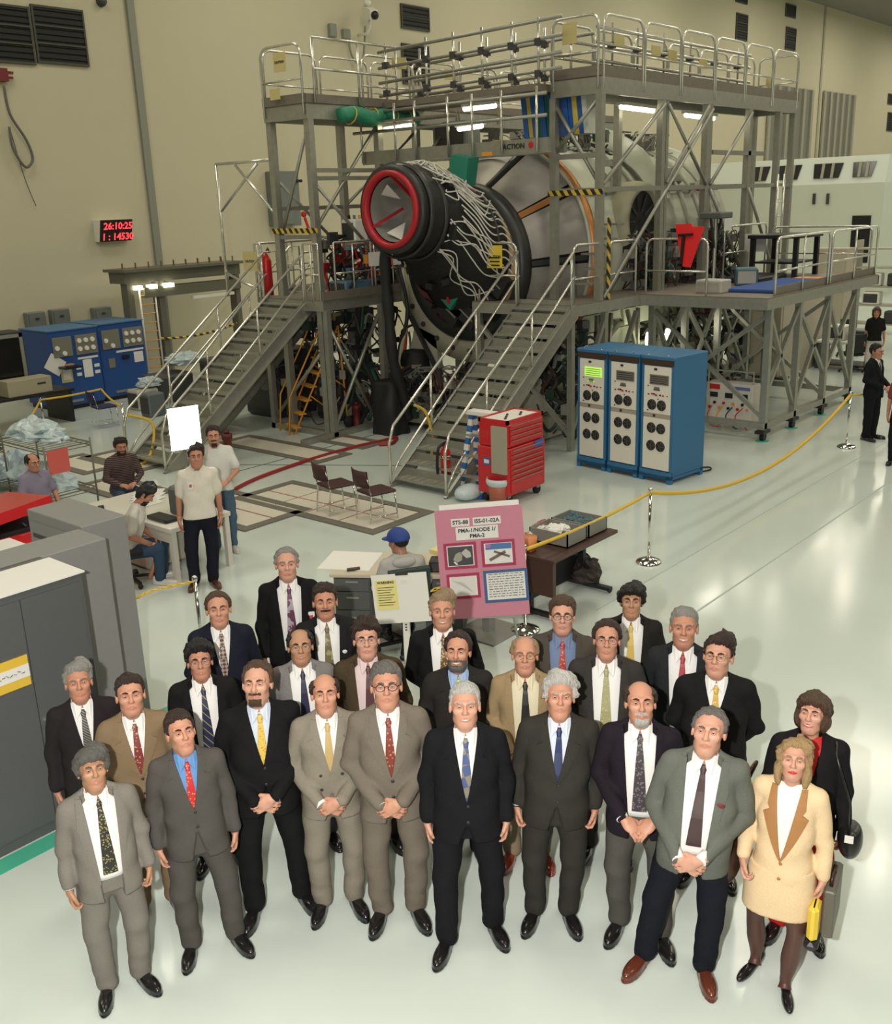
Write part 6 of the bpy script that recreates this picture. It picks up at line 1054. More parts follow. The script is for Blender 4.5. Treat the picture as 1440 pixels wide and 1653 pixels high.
    def vw(Z):                                                 # half width of the jacket opening
        w1 = np.where(Z > zb, nw*((Z-zb)/(1.50-zb))**.85 if False else nw*np.clip((Z-zb)/(1.50-zb), 0, 1)**.8, 0); w2 = np.where(Z < zb-.12, .055*np.clip((zb-.12-Z)/(zb-.12-hem), 0, 1), 0)
        if opn: return np.clip(.062+.04*np.clip((Z-.8)/.7, 0, 1), 0, 1)+0*Z
        return np.maximum(w1, w2)-.002
    short = kind == 'polo'
    def jacket(X, Y, Z):
        x, y, z = tf(X, Y, Z); to = torso(x, y, z); d = smin(to, sleeves(x, y, z, (.066, .064, .045) if short else (.064, .056, .045), short), .022)+wr(x, y, z, .0042)+.003*np.sin(46*z+12*np.abs(x)+ph[5])*np.exp(-((z-1.13)/.09)**2)*(np.abs(x) > .16)
        if kind in ('suit', 'coat', 'skirtsuit'): d = np.maximum(d, -np.maximum(np.maximum(np.abs(x)-vw(z), y), -(to+(.042 if opn else .024))))
        d = np.maximum(d, hem-z); d = smax(d, -(cone(x, y, z, (0, .008, 1.46), (0, -.01, 1.60), .058, .085)), .004); return d*S
    o_skin = skin(sk); hcm = hmat(hc)
    # ---- body: head, neck, hands and limbs in one mesh
    HV, HF = HEADS[fem]; HV = HV.copy(); HV = HV*np.array([hs*(1.0+rnd.uniform(-.04, .04)), hs, hs*(1+rnd.uniform(-.02, .03))]); parts = []; 
    Rm = rot('Z', R_(hyaw)) @ rot('Y', R_(hroll)) @ rot('X', -hp); piv = np.array([0, .02, -.10])
    hz = 1.77-.122*hs; hc0 = np.array([0, -.012, hz])
    def headtf(V, blend=False):
        V = np.asarray(V, float); Q = (V-piv) @ Rm.T+piv
        if blend: w_ = np.clip((V[:, 2]+.19)/.09, 0, 1)[:, None]; w_ = w_*w_*(3-2*w_); Q = V+(Q-V)*w_
        return Q+hc0
    def world(V):                                              # upright figure units -> leaning, seated, scaled
        V = np.array(V, float); 
        if seated: V[:, 1] = V[:, 1]-(V[:, 2]-.9)*math.tan(turn[0])
        V = V*S; V[:, 2] += zoff*S; V[:, 0] += lk*V[:, 2]; return V
    Vs, Fs, Ms = [], [], []; cnt = 0
    def put(V, F, m):
        nonlocal cnt; Vs.append(np.asarray(V)); Fs.extend([tuple(int(q)+cnt for q in f) for f in F]); Ms.extend([m]*len(F) if not hasattr(m, '__len__') else list(m)); cnt += len(V)
    fc = np.array([HV[list(f)].mean(0)/hs for f in HF]); lip = (np.abs(fc[:, 0]) < .0265) & (np.abs(fc[:, 2]+.066) < .0100-np.abs(fc[:, 0])*.24) & (fc[:, 1] < -.082)
    put(headtf(HV, True), HF, np.where(lip, 1, 0))
    for s in (-1, 1):
        c = np.array([s*.0325, -.0885, .0085])*hs; V, F = sph(c, (.0128*hs, .0118*hs, .0105*hs)); put(headtf(V), F, 2); V, F = sph(c+np.array([0, -.0092, -.0008])*hs, (.0068*hs, .0035*hs, .0066*hs), 10, 6); put(headtf(V), F, 3)
        V, F = sph(c+np.array([0, .0005, .0034])*hs, (.0155*hs, .0138*hs, .0085*hs)); put(headtf(V), F, 0); V, F = sph(c+np.array([0, .001, -.0078])*hs, (.014*hs, .012*hs, .006*hs)); put(headtf(V), F, 0)
        b = MB().tube([np.array(q)*hs for q in ((s*.013, -.1035, .0235), (s*.030, -.1015, .0305), (s*.046, -.089, .0275))], [.0046*hs, .0058*hs, .003*hs], 8); put(headtf(b.v), b.f, 4)
    if smile: b = MB().tube([np.array(q)*hs for q in ((-.024, -.0905, -.0640), (0, -.1005, -.0664), (.024, -.0905, -.0640))], [.0025*hs, .0042*hs, .0025*hs], 8); put(headtf(b.v), b.f, 5)
    for s in (-1, 1):
        sh, e, w_, dr, cu = J[s]; V, F = HANDS[cu]; V = V*1.04; V = V.copy()
        dn = dr/np.linalg.norm(dr); inner = np.array([-s, 0, 0.]); 
        if arms in ('clasp', 'back', 'cross'): inner = np.array([0, 1., -.2])*(1 if arms != 'back' else -1)
        if arms in ('mid', 'table', 'lap', 'reach'): inner = np.array([-s*.5, .1, -1.])
        inner = inner-dn*(inner@dn); inner /= np.linalg.norm(inner); zx = -dn; third = np.cross(zx, inner)
        if arms in ('down', 'fist', 'bag') : want = np.array([0, -1., 0])
        elif arms in ('table', 'lap', 'reach', 'mid'): want = np.array([-s, 0, 0.3])
        else: want = np.array([0, 0, 1.])
        if (-third)@want < 0: V = V*np.array([1, -1, 1]); F = F[:, ::-1]
        if np.linalg.det(np.stack([inner, third, zx], 1)) < 0: F = F[:, ::-1]
        M_ = np.stack([inner, third, zx], 1); Q = V @ M_.T+w_+dn*.012; put(Q, F, 0)
        if short: b = MB().tube([sh+(e-sh)*.55, e, w_+dn*.01], [.042, .04, .028], 14); put(b.v, b.f, 0)
    lo_ = [(-.24, -.4, hem+.02), (.24, .3, 1.5)]
    BV, BF = snet(lambda X, Y, Z: np.minimum(loft(X, Y, Z, [(r[0]+(.03 if i == 0 else 0), r[1]-.055 if r[1] > .1 else .03, r[2]-.065 if r[2] > .1 else .03, r[3]) for i, r in enumerate(T)]), .001+np.minimum.reduce([cone(X, Y, Z, J[s][0]*.92, J[s][1], .035, .03) for s in (-1, 1)]+[cone(X, Y, Z, J[s][1], J[s][2], .03, .022) for s in (-1, 1)])), (-.36, -.4, .78), (.36, .3, 1.56), .03); put(BV, BF, 0)
    # legs
    sp = spread; st = stance or ((-.0, 0), (.0, 0))
    if not seated:
        L = {s: (np.array([s*.098*W, .0, .90]), np.array([s*(.09+sp*.35)+st[(s+1)//2][0]*.5, -.012+st[(s+1)//2][1]*.5, .49]), np.array([s*sp+st[(s+1)//2][0], .012+st[(s+1)//2][1], .085])) for s in (-1, 1)}
    else:
        kz = .50-zoff; L = {s: (np.array([s*.095, .02, .90]), np.array([s*.13, -.43, .92]), np.array([s*.13+turn[1]*s, -.40-st[(s+1)//2][1], .10-zoff])) for s in (-1, 1)}
    def legs(X, Y, Z, r=(.108, .080, .070)):
        x, y, z = tf(X, Y, Z) if not seated else (X/S, Y/S, Z/S-zoff); d = ell(x, y, z, (0, .0, .92), (.19*W, .135+B*.4, .13)); d = smin(d, ell(x, y, z, (0, .03, .84), (.175*W, .12, .10)), .03) if not seated else d
        for s in (-1, 1):
            a, b, c = L[s]; d = smin(d, cone(x, y, z, a, b, r[0]*W, r[1]), .025); d = smin(d, cone(x, y, z, b, c, r[1], r[2]), .02)
        zf = L[1][2][2]-.045; return (np.maximum(d+wr(x, y, z, .0035)+.0015*np.sin(60*z+ph[4]+8*x)*(z < .3), zf-z))*S
    for s in (-1, 1):
        a, b, c = L[s]; bb = MB().tube([a, b, c], [.06, .05, .035] if not fem else [.05, .03, .02], 10)
        vv = np.array(bb.v)
        if seated: vv2 = vv*S; vv2[:, 2] += zoff*S; 
        put(vv, bb.f, 0)
    V = world(np.concatenate(Vs)); bm_ = npmesh('person', V, Fs, [o_skin, LIPR if fem else LIP, EYEW, IRIS, hcm, TEETH], True, Ms)
    root = link('person', bm_); root.location = (P[0], P[1], 0); root.rotation_euler = (0, 0, rz); assert label not in LABELS, label; LABELS.add(label); tag(root, label, 'person')
    def child(name, V, F, m, par=root, smooth=True, tw=True, mi=None):
        return link(name, npmesh(name, world(V) if tw else V, F, m if isinstance(m, list) else [m], smooth, mi), par)
    # ---- clothes
    jn = {'suit': 'jacket', 'coat': 'coat', 'polo': 'polo_shirt', 'sweater': 'sweater', 'skirtsuit': 'jacket', 'top': 'blouse'}[kind]; zlo = hem*S+zoff*S-.03; ymx = .36 if arms in ('table', 'lap', 'reach') else .34
    yo = abs(math.tan(turn[0]))*.6*S if seated else 0
    JV, JF = snet(jacket, (-.40*S*max(1, W)-abs(lk)*h, -(.42+B*1.5)*S-yo, zlo), (.40*S*max(1, W)+abs(lk)*h, .33*S+yo, (1.57+zoff)*S), vox); jo = child(jn, JV, JF, cm, tw=False)
    def sy(x, z, off=0.):                                      # front of the torso at x, z
        x = np.asarray(x, float); z = np.asarray(z, float); lo, hi = np.full(x.shape, -.5), np.full(x.shape, 0.02)
        for _ in range(26): m_ = (lo+hi)/2; ins = torso(x, m_, z) < -off; hi = np.where(ins, m_, hi); lo = np.where(ins, lo, m_)
        return hi
    def patch(xs, zs, off, th=.004):                           # sheet over the torso front: rows of x at each z
        xs = np.asarray(xs); zs = np.asarray(zs); Yf = sy(xs, zs, off); r, c = xs.shape; V = np.concatenate([np.stack([xs, Yf, zs], -1).reshape(-1, 3), np.stack([xs, Yf+th, zs], -1).reshape(-1, 3)]); N = r*c
        F = [(i*c+j, (i+1)*c+j, (i+1)*c+j+1, i*c+j+1) for i in range(r-1) for j in range(c-1)]; F += [tuple(N+q for q in f[::-1]) for f in F]
        bd_ = [(0, j, 0, j+1) for j in range(c-1)]+[(i, c-1, i+1, c-1) for i in range(r-1)]+[(r-1, j+1, r-1, j) for j in range(c-1)][::-1]+[(i+1, 0, i, 0) for i in range(r-1)][::-1]
        F += [(a*c+b, d*c+e, N+d*c+e, N+a*c+b) for a, b, d, e in bd_]; return V, F
    if kind in ('suit', 'coat', 'skirtsuit'):
        zl = .96 if opn else zb+.0; zs = np.linspace(1.52, zl, 16); u = np.linspace(-1, 1, 13); ww = np.where(zs > 1.46, .072, np.minimum(vw(zs)+.028, .115))[:, None]; X2 = u[None, :]*ww; Z2 = np.repeat(zs[:, None], 13, 1); V1, F1 = patch(X2, Z2, .018 if opn else .011)
        rb = MB(); r0, r1 = .069, .073; ring = []                # collar band and its two points
        for zz, rr in ((1.485, .074), (1.525, .068), (1.542, .066), (1.542, .0625), (1.50, .064)): ring += [(rr*math.sin(a), .012-(1.545-zz)*-.0+rr*.98*-math.cos(a)*1.0-(.012 if math.cos(a) > 0.6 else 0), zz-.030*max(0, math.cos(a))) for a in np.linspace(R_(16), R_(344), 25)]
        rb.add(ring, [(i*25+j, i*25+j+1, (i+1)*25+j+1, (i+1)*25+j) for i in range(4) for j in range(24)])
        for s in (-1, 1):
            yk = sy(np.array([s*.03]), np.array([1.45]))[0]; yt = sy(np.array([s*.045]), np.array([1.435]))[0]
            rb.prism([(s*.003, -.066, 1.508), (s*.050, -.046, 1.532), (s*.071, -.028, 1.518), (s*.047, min(yt-.006, -.06), 1.430), (s*.016, min(yk-.010, -.072), 1.472)], (0, .005, .003))
        so_ = child('shirt' if not fem else 'blouse', V1, F1, smat)
        if kind == 'suit' and not fem:
            child('shirt_collar', np.array(rb.v), rb.f, smat, so_, False)
            for s in (-1, 1):
                sh, e, w_, dr, cu = J[s]; dn = (w_-e)/np.linalg.norm(w_-e); cb = MB().tube([w_-dn*.05, w_+dn*.010], [.038, .037], 14); child('cuff', np.array(cb.v), cb.f, smat, so_)
        # lapels
        for s in (-1, 1):
            if kind == 'coat': break
            zs = np.linspace(1.50, zb if not opn else .95, 18); t_ = (1.50-zs)/(1.50-zs[-1]); inn = vw(zs)-.004 if not opn else vw(zs)-.004
            lw = np.where(t_ < .30, .035+t_*.10, .092*np.clip((1-t_)/.7, 0, 1)**.75); lw = np.where((t_ > .26) & (t_ < .33), .045, lw); 
            if opn: lw = np.where(t_ < .30, .035+t_*.10, np.clip(.085*(1-t_*.85), .02, 1))
            u = np.linspace(0, 1, 5); X2 = s*(inn[:, None]+u[None, :]*lw[:, None]); V1, F1 = patch(X2, np.repeat(zs[:, None], 5, 1), -.008, .010); 
            if s < 0: F1 = [f[::-1] for f in F1]
            child('lapel', V1, F1, cm if kind == 'suit' else mat('tan_collar', (.36, .17, .055), .7), jo, False)
        if not opn:
            for zz in ((zb-.005, zb-.11) if not db else (zb, zb-.1)):
                for bx in ((0.0,) if not db else (-.07, .07)):
                    y_ = sy(np.array([bx]), np.array([zz]))[0]; V, F = sph((bx+.006, y_-.004, zz), (.011, .005, .011), 10, 6); child('button', V, F, INK if kind != 'skirtsuit' else mat('tan_collar', (.36, .17, .055), .7), jo)
        if pocket is not None: y_ = sy(np.array([.11]), np.array([1.27]))[0]; V, F = sph((.115, y_-.002, 1.275), (.03, .008, .018), 10, 6); child('pocket_square', V, F, mat('pocket_'+'_'.join('%d' % (c*100) for c in pocket), pocket, .7), jo)
    elif kind in ('polo',):
        rb = MB()
        for s in (-1, 1):
            zs = np.linspace(1.492, 1.425, 6); f_ = np.linspace(0, 1, 6); xi = .014+.034*f_**1.5; xo = .074-.020*f_; u = np.linspace(0, 1, 4); V1, F1 = patch(s*(xi[:, None]+(xo-xi)[:, None]*u[None, :]), np.repeat(zs[:, None], 4, 1), -.007, .008); child('collar_flap', V1, F1, cm, jo, False)
        ring = []
        for zz, rr in ((1.47, .088), (1.535, .074), (1.54, .068), (1.48, .07)): ring += [(rr*math.sin(a), .012-rr*math.cos(a), zz-.03*max(0, math.cos(a))) for a in np.linspace(R_(25), R_(335), 25)]
        rb.add(ring, [(i*25+j, i*25+j+1, (i+1)*25+j+1, (i+1)*25+j) for i in range(3) for j in range(24)]); child('collar', np.array(rb.v), rb.f, cm, jo)
    if tie is not None:
        zt = 1.478; ze = (1.0 if not B > .02 else 1.03) if opn else zb+.012; zs = np.concatenate([np.linspace(zt, zt-.045, 4), np.linspace(zt-.05, ze, 18)]); t_ = np.clip((zt-.05-zs)/(zt-.05-ze), 0, 1); hw_ = np.where(zs > zt-.047, .022-.008*(zt-zs)/.045, np.minimum(.0145+.031*t_**.8*(1.45-ze)/.45, np.where(zs > zb+.1, 1, vw(zs)+.004) if not opn else 1)); u = np.linspace(-1, 1, 7); X2 = u[None, :]*hw_[:, None]+lk*0; V1, F1 = patch(X2, np.repeat(zs[:, None], 7, 1), .010 if opn else .0035, .007)
        bulge = np.where(zs > zt-.047, .010, .002); r_ = len(zs); V1[:r_*7, 1] -= (bulge[:, None]*(1-(u[None, :]*.8)**2)).reshape(-1)
        if not isinstance(tie, tuple): tm2 = tie
        elif tiecol2 is not None: tm2 = stripes('tie_'+label[:22].replace(' ', '_')+str(seedn), tie, tiecol2[0], tiecol2[1], tiecol2[3] if len(tiecol2) > 3 else (0, R_(40), 0), .5, True, tiecol2[2], tiecol2[4] if len(tiecol2) > 4 else .5)
        else: tm2 = mat('tie_'+'_'.join('%d' % (c*1000) for c in tie), tie, .5)
        child('tie', V1, F1, tm2, root, False)
    if badge:
        bx, bz = badge; y_ = sy(np.array([bx]), np.array([bz]))[0]-.014; b = MB().box((bx-.028, y_-.003, bz-.045), (bx+.028, y_, bz+.045)); bo_ = child('badge', np.array(b.v), b.f, PAPER, root, False); b = MB().box((bx-.015, y_-.005, bz-.02), (bx+.015, y_-.003, bz+.015)); child('badge_print', np.array(b.v), b.f, mat('badge_red', (.5, .08, .08), .5), bo_, False)
    # trousers or skirt, shoes
    if kind == 'skirtsuit':
        def sk_(X, Y, Z): x, y, z = tf(X, Y, Z); return np.maximum(loft(x, y, z, [(.60, .225, .165, -.01), (.75, .225, .165, -.01), (.95, .2, .15, -.01)]), .60-z)*S
        V, F = snet(sk_, (-.35, -.35, .58*S), (.35, .3, .96*S), vox); child('skirt', V, F, tmat, tw=False)
        stk = mat('sheer_stocking', (.085, .035, .025), .45)
        for s in (-1, 1): a, b, c = L[s]; bb = MB().tube(spline([a*np.array([1, 1, .72]), b, b*.45+c*.55+np.array([0, .02, 0]), c+np.array([0, .01, .02]), c+np.array([0, -.02, -.045])], 4), [.085]*2+[.078]*2+[.06, .056, .058, .06, .062, .058, .05, .044, .038, .036, .036, .04, .045], 14); child('stocking', np.array(bb.v), bb.f, stk)
    else:
        z1 = (1.04 if not seated else 1.08); LV, LF = snet(legs, (-.36*S-abs(lk)*h*.6-abs(st[0][0]), -.36*S-(.35*S if seated else 0), (.03*S if not seated else .0)), (.36*S+abs(lk)*h*.6+abs(st[1][0]), .3*S, (z1+zoff)*S), vox); child('trousers', LV, LF, tmat, tw=False)
    shm = mat('shoe_'+'_'.join('%d' % (c*1000) for c in shoe), shoe, .22, coat=.4); sme = npmesh('shoe', (SV if kind != 'skirtsuit' else PV)*S*1.06, SF if kind != 'skirtsuit' else PF, [shm])
    for s in (-1, 1):
        c = L[s][2]; o = link('shoe', sme, root); o.location = (c[0]*S+lk*.05, (c[1]-.0)*S+.01, 0); o.rotation_euler = (0, 0, R_(s*16+st[(s+1)//2][0]*40))
    # hair, beard, glasses
    if hair:
        sd = STY[hair]; V, F = hair_mesh(sd, seedn); ho = child('hair', headtf(V*hs*np.array([1.03, 1.02, 1.02])), F, hcm)
        if hair in ('long', 'bob'):
            L_ = .10 if hair == 'long' else .0
            for s in (-1, 1): V, F = snet(lambda X, Y, Z: smin(ell(X, Y, Z, (s*.076, .02, -.02), (.026, .06, .075)), ell(X, Y, Z, (s*.082, .015, -.045-L_*.5), (.026, .05, .045+L_*.3)), .03)+.004*np.sin(90*X+40*Z+ph[0]), (-.16, -.1, -.25), (.16, .14, .1), .01); child('hair_lock', headtf(V*hs), F, hcm, ho)
            V, F = snet(lambda X, Y, Z: ell(X, Y, Z, (0, .075, -.04-L_*.3), (.085, .045, .09+L_*.3)), (-.14, 0, -.24), (.14, .16, .1), .012); child('hair_lock', headtf(V*hs), F, hcm, ho)
    if beard:
        bk, bc = beard; N_ = np.zeros_like(HV); tri = np.array(HF); nn = np.cross(HV[tri[:, 1]]-HV[tri[:, 0]], HV[tri[:, 3]]-HV[tri[:, 0]])
        for q in range(4): np.add.at(N_, tri[:, q], nn)
        N_ /= np.linalg.norm(N_, axis=1)[:, None]+1e-9; c = fc; ms = (np.abs(c[:, 0]) < .034) & (c[:, 2] < -.043) & (c[:, 2] > -.0585) & (c[:, 1] < -.08)
        fb = ((c[:, 2] < -.076) & (c[:, 2] > -.125) & (c[:, 1] < -.02) & (np.abs(c[:, 0]) < (.034 if bk == 'goatee' else .09))) | ((np.abs(c[:, 0]) > .03) & (c[:, 2] < -.045) & (c[:, 2] > -.11) & (c[:, 1] < -.03) & (bk == 'full'))
        sel = ms if bk == 'moustache' else (ms | fb); Fb = tri[sel]; used = np.unique(Fb); mp_ = -np.ones(len(HV), int); mp_[used] = np.arange(len(used)); child('beard' if bk != 'moustache' else 'moustache', headtf(HV[used]+N_[used]*(.006 if bk == 'moustache' else .0055)), mp_[Fb], hmat(bc))
    if glasses:
        g = MB(); gm_ = {'wire': (mat('glasses_steel', (.16, .13, .10), .3, .6), .0013), 'dark': (mat('glasses_dark', (.03, .015, .01), .3), .0022), 'gold': (mat('glasses_gold', (.35, .2, .06), .3, .8), .002)}[glasses]
        for s in (-1, 1):
            g.tube([np.array([s*.034+.0245*math.cos(a)*(1-.08*math.sin(a)), -.119+.010*abs((s*.034+.0245*math.cos(a)))/.06, .004+.0195*math.sin(a)])*hs for a in np.linspace(0, 2*math.pi, 16, endpoint=False)], gm_[1]*hs, 5, True); g.tube([np.array(q)*hs for q in ((s*.058, -.109, .009), (s*.082, -.06, .012), (s*.084, .0, .012))], gm_[1]*hs*.9, 5)
        g.tube([np.array(q)*hs for q in ((-.011, -.1195, .008), (0, -.122, .011), (.011, -.1195, .008))], gm_[1]*hs, 5); go = child('glasses', headtf(np.array(g.v)), g.f, gm_[0])
        lm = mat('spectacle_lens', (.5, .5, .5), .05, alpha=.05, spec=.5)
        for s in (-1, 1): q = MB().lathe([(.001, 0), (.0235, 0)], (0, 0, 0), 'y', 16); v = np.array(q.v)*np.array([1, 1, .8])+np.array([s*.034, -.1145, .004]); child('lens', headtf(v*hs), q.f, lm, go)
    return root, dict(P=P, rz=rz, S=S, lk=lk, J=J, hem=hem, headtf=headtf, world=world, hs=hs, sy=sy, child=child, zoff=zoff)
BLK = (.009, .009, .010); NAVY = (.012, .014, .022); CHAR = (.030, .029, .028)
# ---- the group: front row
person('man in light grey suit with floral dark tie, front row far left', 0, (145, 1217), feet=(203, 1592), cloth=(.20, .185, .16), tie=(.02, .02, .015), tiecol2=((.30, .26, .10), 70, 'dots', (0, 0, 0), .35), hair='mop', hc='dkgrey', sk=2, arms='fist', opn=True, button=1.0, yaw=6, hroll=2, belly=.01)
person('man in dark grey suit, blue shirt and red tie, front row', 0, (290, 1155), feet=(343, 1527), cloth=(.082, .076, .068), shirt=(.12, .27, .55), tie=(.50, .02, .02), tiecol2=((.55, .3, .1), 60, 'dots', (0, 0, 0), .3), hair='crop', hc='dkbrown', sk=0, arms='down', button=1.16, yaw=4, hyaw=8, stance=((-.02, 0), (.05, -.02)))
person('bearded man in black suit with yellow tie, hands folded', 0, (412, 1077), feet=(444, 1464), cloth=BLK, shirt=(.55, .62, .72), tie=(.62, .42, .06), tiecol2=((.35, .22, .08), 60, 'dots', (0, 0, 0), .3), hair='recede', hc='brown', sk=3, arms='clasp', button=1.16, beard=('goatee', 'brown'), hyaw=-12, belly=.02, wide=1.06, stance=((-.02, -.05), (.08, .02)))
person('bald man in light grey double breasted suit, hands clasped', 0, (523, 1095), feet=(548, 1463), cloth=(.235, .21, .165), tie=(.48, .34, .14), hair='bald', hc='dkbrown', sk=0, arms='clasp', button=1.14, db=True)
person('man with dark glasses in brown grey suit and paisley tie, hands clasped', 0, (622, 1080), feet=(645, 1478), cloth=(.17, .145, .115), tie=(.20, .03, .02), tiecol2=((.42, .22, .08), 45, 'dots', (0, 0, 0), .3), hair='short', hc='salt', sk=0, glasses='dark', arms='clasp', button=1.10)
person('smiling white haired man in black suit, centre of the front row', 0, (750, 1113), feet=(757, 1508), cloth=(.010, .010, .012), tie=(.22, .20, .14), tiecol2=((.06, .09, .22), 16, 'check', (0, R_(20), 0), .5), hair='crop', hc='white', sk=3, arms='down', button=1.08, smile=True, belly=.015, wide=1.05, stance=((-.03, -.12), (.05, .03)))
person('white haired man in charcoal suit with plain navy tie', 0, (905, 1098), feet=(890, 1482), cloth=(.034, .032, .027), shirt=(.62, .66, .76), tie=(.012, .022, .085), hair='wave', hc='white', sk=0, arms='fist', button=1.14, belly=.03, wide=1.06)
person('bald man with white goatee in navy blazer and grey trousers', 0, (1035, 1107), feet=(1030, 1506), cloth=(.016, .012, .018), trousers=(.085, .08, .07), tie=(.05, .04, .05), tiecol2=((.20, .16, .16), 60, 'dots', (0, 0, 0), .35), hair='bald', hc='dkbrown', sk=0, arms='mid', opn=True, button=1.0, beard=('goatee', 'white'), hyaw=5, stance=((-.01, .03), (.03, -.06)))
person('heavy man in green grey jacket and brown shoes, hands clasped', 0, (1145, 1148), feet=(1097, 1562), cloth=(.125, .135, .115), trousers=(.010, .011, .017), tie=(.055, .03, .03), hair='thin', hc='salt', sk=3, arms='clasp', opn=True, button=1.0, belly=.04, wide=1.05, shoe=(.12, .03, .015), pocket=(.15, .02, .03), yaw=-5, hyaw=-4, stance=((-.11, -.02), (.03, -.02)))
wj, wd = person('blonde woman in cream skirt suit with shoulder bag', 0, (1283, 1200), feet=(1243, 1580), cloth=(.74, .56, .34), shirt=(.80, .78, .72), hair='long', hc='blond', sk=3, fem=1, kind='skirtsuit', arms='bag', button=1.02, shoe=(.012, .011, .011), wide=.93, yaw=-8, hyaw=6, spread=.075, hs=1.02, stance=((-.04, .06), (.03, -.08)))
wk, wkd = person('woman with short brown hair in black coat, right edge of the group', 0, (1313, 1128), h=1.68, cloth=(.011, .010, .011), trousers=(.50, .02, .02), shirt=(.50, .02, .02), hair='bob', hc='brown', sk=3, fem=1, kind='coat', arms='down', button=1.15, smile=True, wide=.98, hyaw=-12, hs=1.02)
# ---- second row
person('grey haired man in dark suit with striped tie, by the grey cabinet', 0, (123, 1077), h=1.72, cloth=(.020, .017, .018), tie=(.03, .03, .03), tiecol2=((.25, .24, .2), 22, 'wave', (0, R_(50), 0), .7), hair='part', hc='grey', sk=1, arms='down', button=1.06)
person('young man in tan suit with red paisley tie, second row left', 0, (207, 1097), h=1.74, cloth=(.22, .155, .09), tie=(.20, .03, .03), tiecol2=((.45, .3, .12), 50, 'dots', (0, 0, 0), .3), hair='crop', hc='dkbrown', sk=0, arms='down', button=1.12)
person('man with glasses in black suit and dark blue tie, second row left', 0, (320, 1044), h=1.72, cloth=(.011, .010, .010), tie=(.014, .018, .05), tiecol2=((.3, .25, .1), 8, 'wave', (0, R_(40), 0), .96), hair='full', hc='black', sk=1, glasses='wire', arms='down', opn=True)
person('man with glasses in light grey jacket and navy tie', 0, (483, 1020), h=1.72, cloth=(.19, .18, .175), tie=(.016, .016, .05), hair='rim', hc='black', sk=2, glasses='wire', arms='clasp', opn=True, trousers=(.16, .15, .17))
person('young man in brown suit with pale pink shirt', 0, (590, 1008), h=1.78, cloth=(.060, .043, .024), shirt=(.66, .52, .52), tie=(.08, .03, .03), hair='full', hc='dkbrown', sk=3, glasses='wire', arms='clasp', opn=True, pocket=(.8, .8, .75))
person('bearded man in dark suit, light blue shirt and lime tie', 0, (738, 1027), h=1.76, cloth=(.022, .020, .018), shirt=(.30, .42, .62), tie=(.50, .52, .10), hair='recede', hc='dkbrown', sk=0, beard=('full', 'salt'), arms='clasp', button=1.18, smile=True, hyaw=-8)
person('man with glasses in tan jacket and black tie, hands folded', 0, (847, 1033), h=1.74, cloth=(.30, .215, .115), shirt=(.66, .60, .42), tie=(.012, .011, .010), hair='rim', hc='sand', sk=0, glasses='gold', arms='mid', opn=True, trousers=(.25, .2, .13), shoe=(.25, .04, .02))
person('man in charcoal suit with pale green tie and glasses', 0, (980, 1007), h=1.82, cloth=(.038, .035, .032), tie=(.33, .32, .15), tiecol2=((.5, .48, .3), 60, 'dots', (0, 0, 0), .25), hair='thin', hc='dkbrown', sk=0, glasses='wire', arms='down', opn=True, wide=1.05, belly=.02)
person('man with tinted glasses in black jacket and gold tie', 0, (1160, 1033), h=1.80, cloth=(.011, .011, .011), tie=(.55, .36, .06), tiecol2=((.7, .62, .3), 50, 'dots', (0, 0, 0), .3), hair='part', hc='dkbrown', sk=3, glasses='gold', arms='back', button=1.24, wide=1.08, belly=.02, hyaw=-10)
# ---- back row
person('man in navy blazer with checked tie, back row left', 0, (350, 960), h=1.80, cloth=(.012, .014, .024), tie=(.35, .3, .22), tiecol2=((.09, .03, .04), 46, 'check', (0, R_(45), 0), .5), hair='thin', hc='brown', sk=0, arms='back', opn=False, button=1.08)
person('tall man in black suit with swirled tie and badge, back row', 0, (461, 888), h=1.86, cloth=(.009, .009, .010), tie=(.10, .02, .05), tiecol2=((.35, .3, .35), 14, 'noise', (0, 0, 0), .55), hair='thin', hc='grey', sk=3, arms='down', opn=True, badge=(.16, 1.22))
person('man with dark moustache in black suit and olive tie', 0, (523, 949), h=1.78, cloth=(.014, .014, .015), tie=(.14, .12, .05), tiecol2=((.32, .28, .15), 20, 'noise', (0, 0, 0), .55), hair='short', hc='dkbrown', sk=1, beard=('moustache', 'dkbrown'), arms='back', opn=True, badge=(.02, 1.03), pocket=(.7, .7, .66))
person('grinning sandy haired man in black suit before the poster', 0, (713, 962), h=1.82, cloth=(.009, .009, .009), tie=(.12, .07, .03), tiecol2=((.5, .36, .12), 55, 'dots', (0, 0, 0), .38), hair='part', hc='sand', sk=0, arms='back', opn=True, smile=True)
person('man with glasses in grey brown suit, blue shirt and red tie', 0, (908, 970), h=1.80, cloth=(.072, .062, .05), shirt=(.15, .21, .34), tie=(.36, .03, .03), tiecol2=((.5, .35, .12), 60, 'dots', (0, 0, 0), .3), hair='short', hc='brown', sk=3, glasses='dark', arms='back', opn=True)
person('man with long black hair in dark suit and yellow tie, back row right', 0, (1020, 948), h=1.74, cloth=(.018, .016, .014), tie=(.60, .44, .10), hair='mop', hc='black', sk=2, arms='back', opn=True, badge=(.0, 1.13))
person('grey haired smiling man in navy suit with red medallion tie', 0, (1105, 988), h=1.82, cloth=(.020, .022, .024), tie=(.35, .03, .05), tiecol2=((.5, .4, .3), 22, 'dots', (0, 0, 0), .25), hair='crop', hc='grey', sk=1, arms='back', opn=True, smile=True)
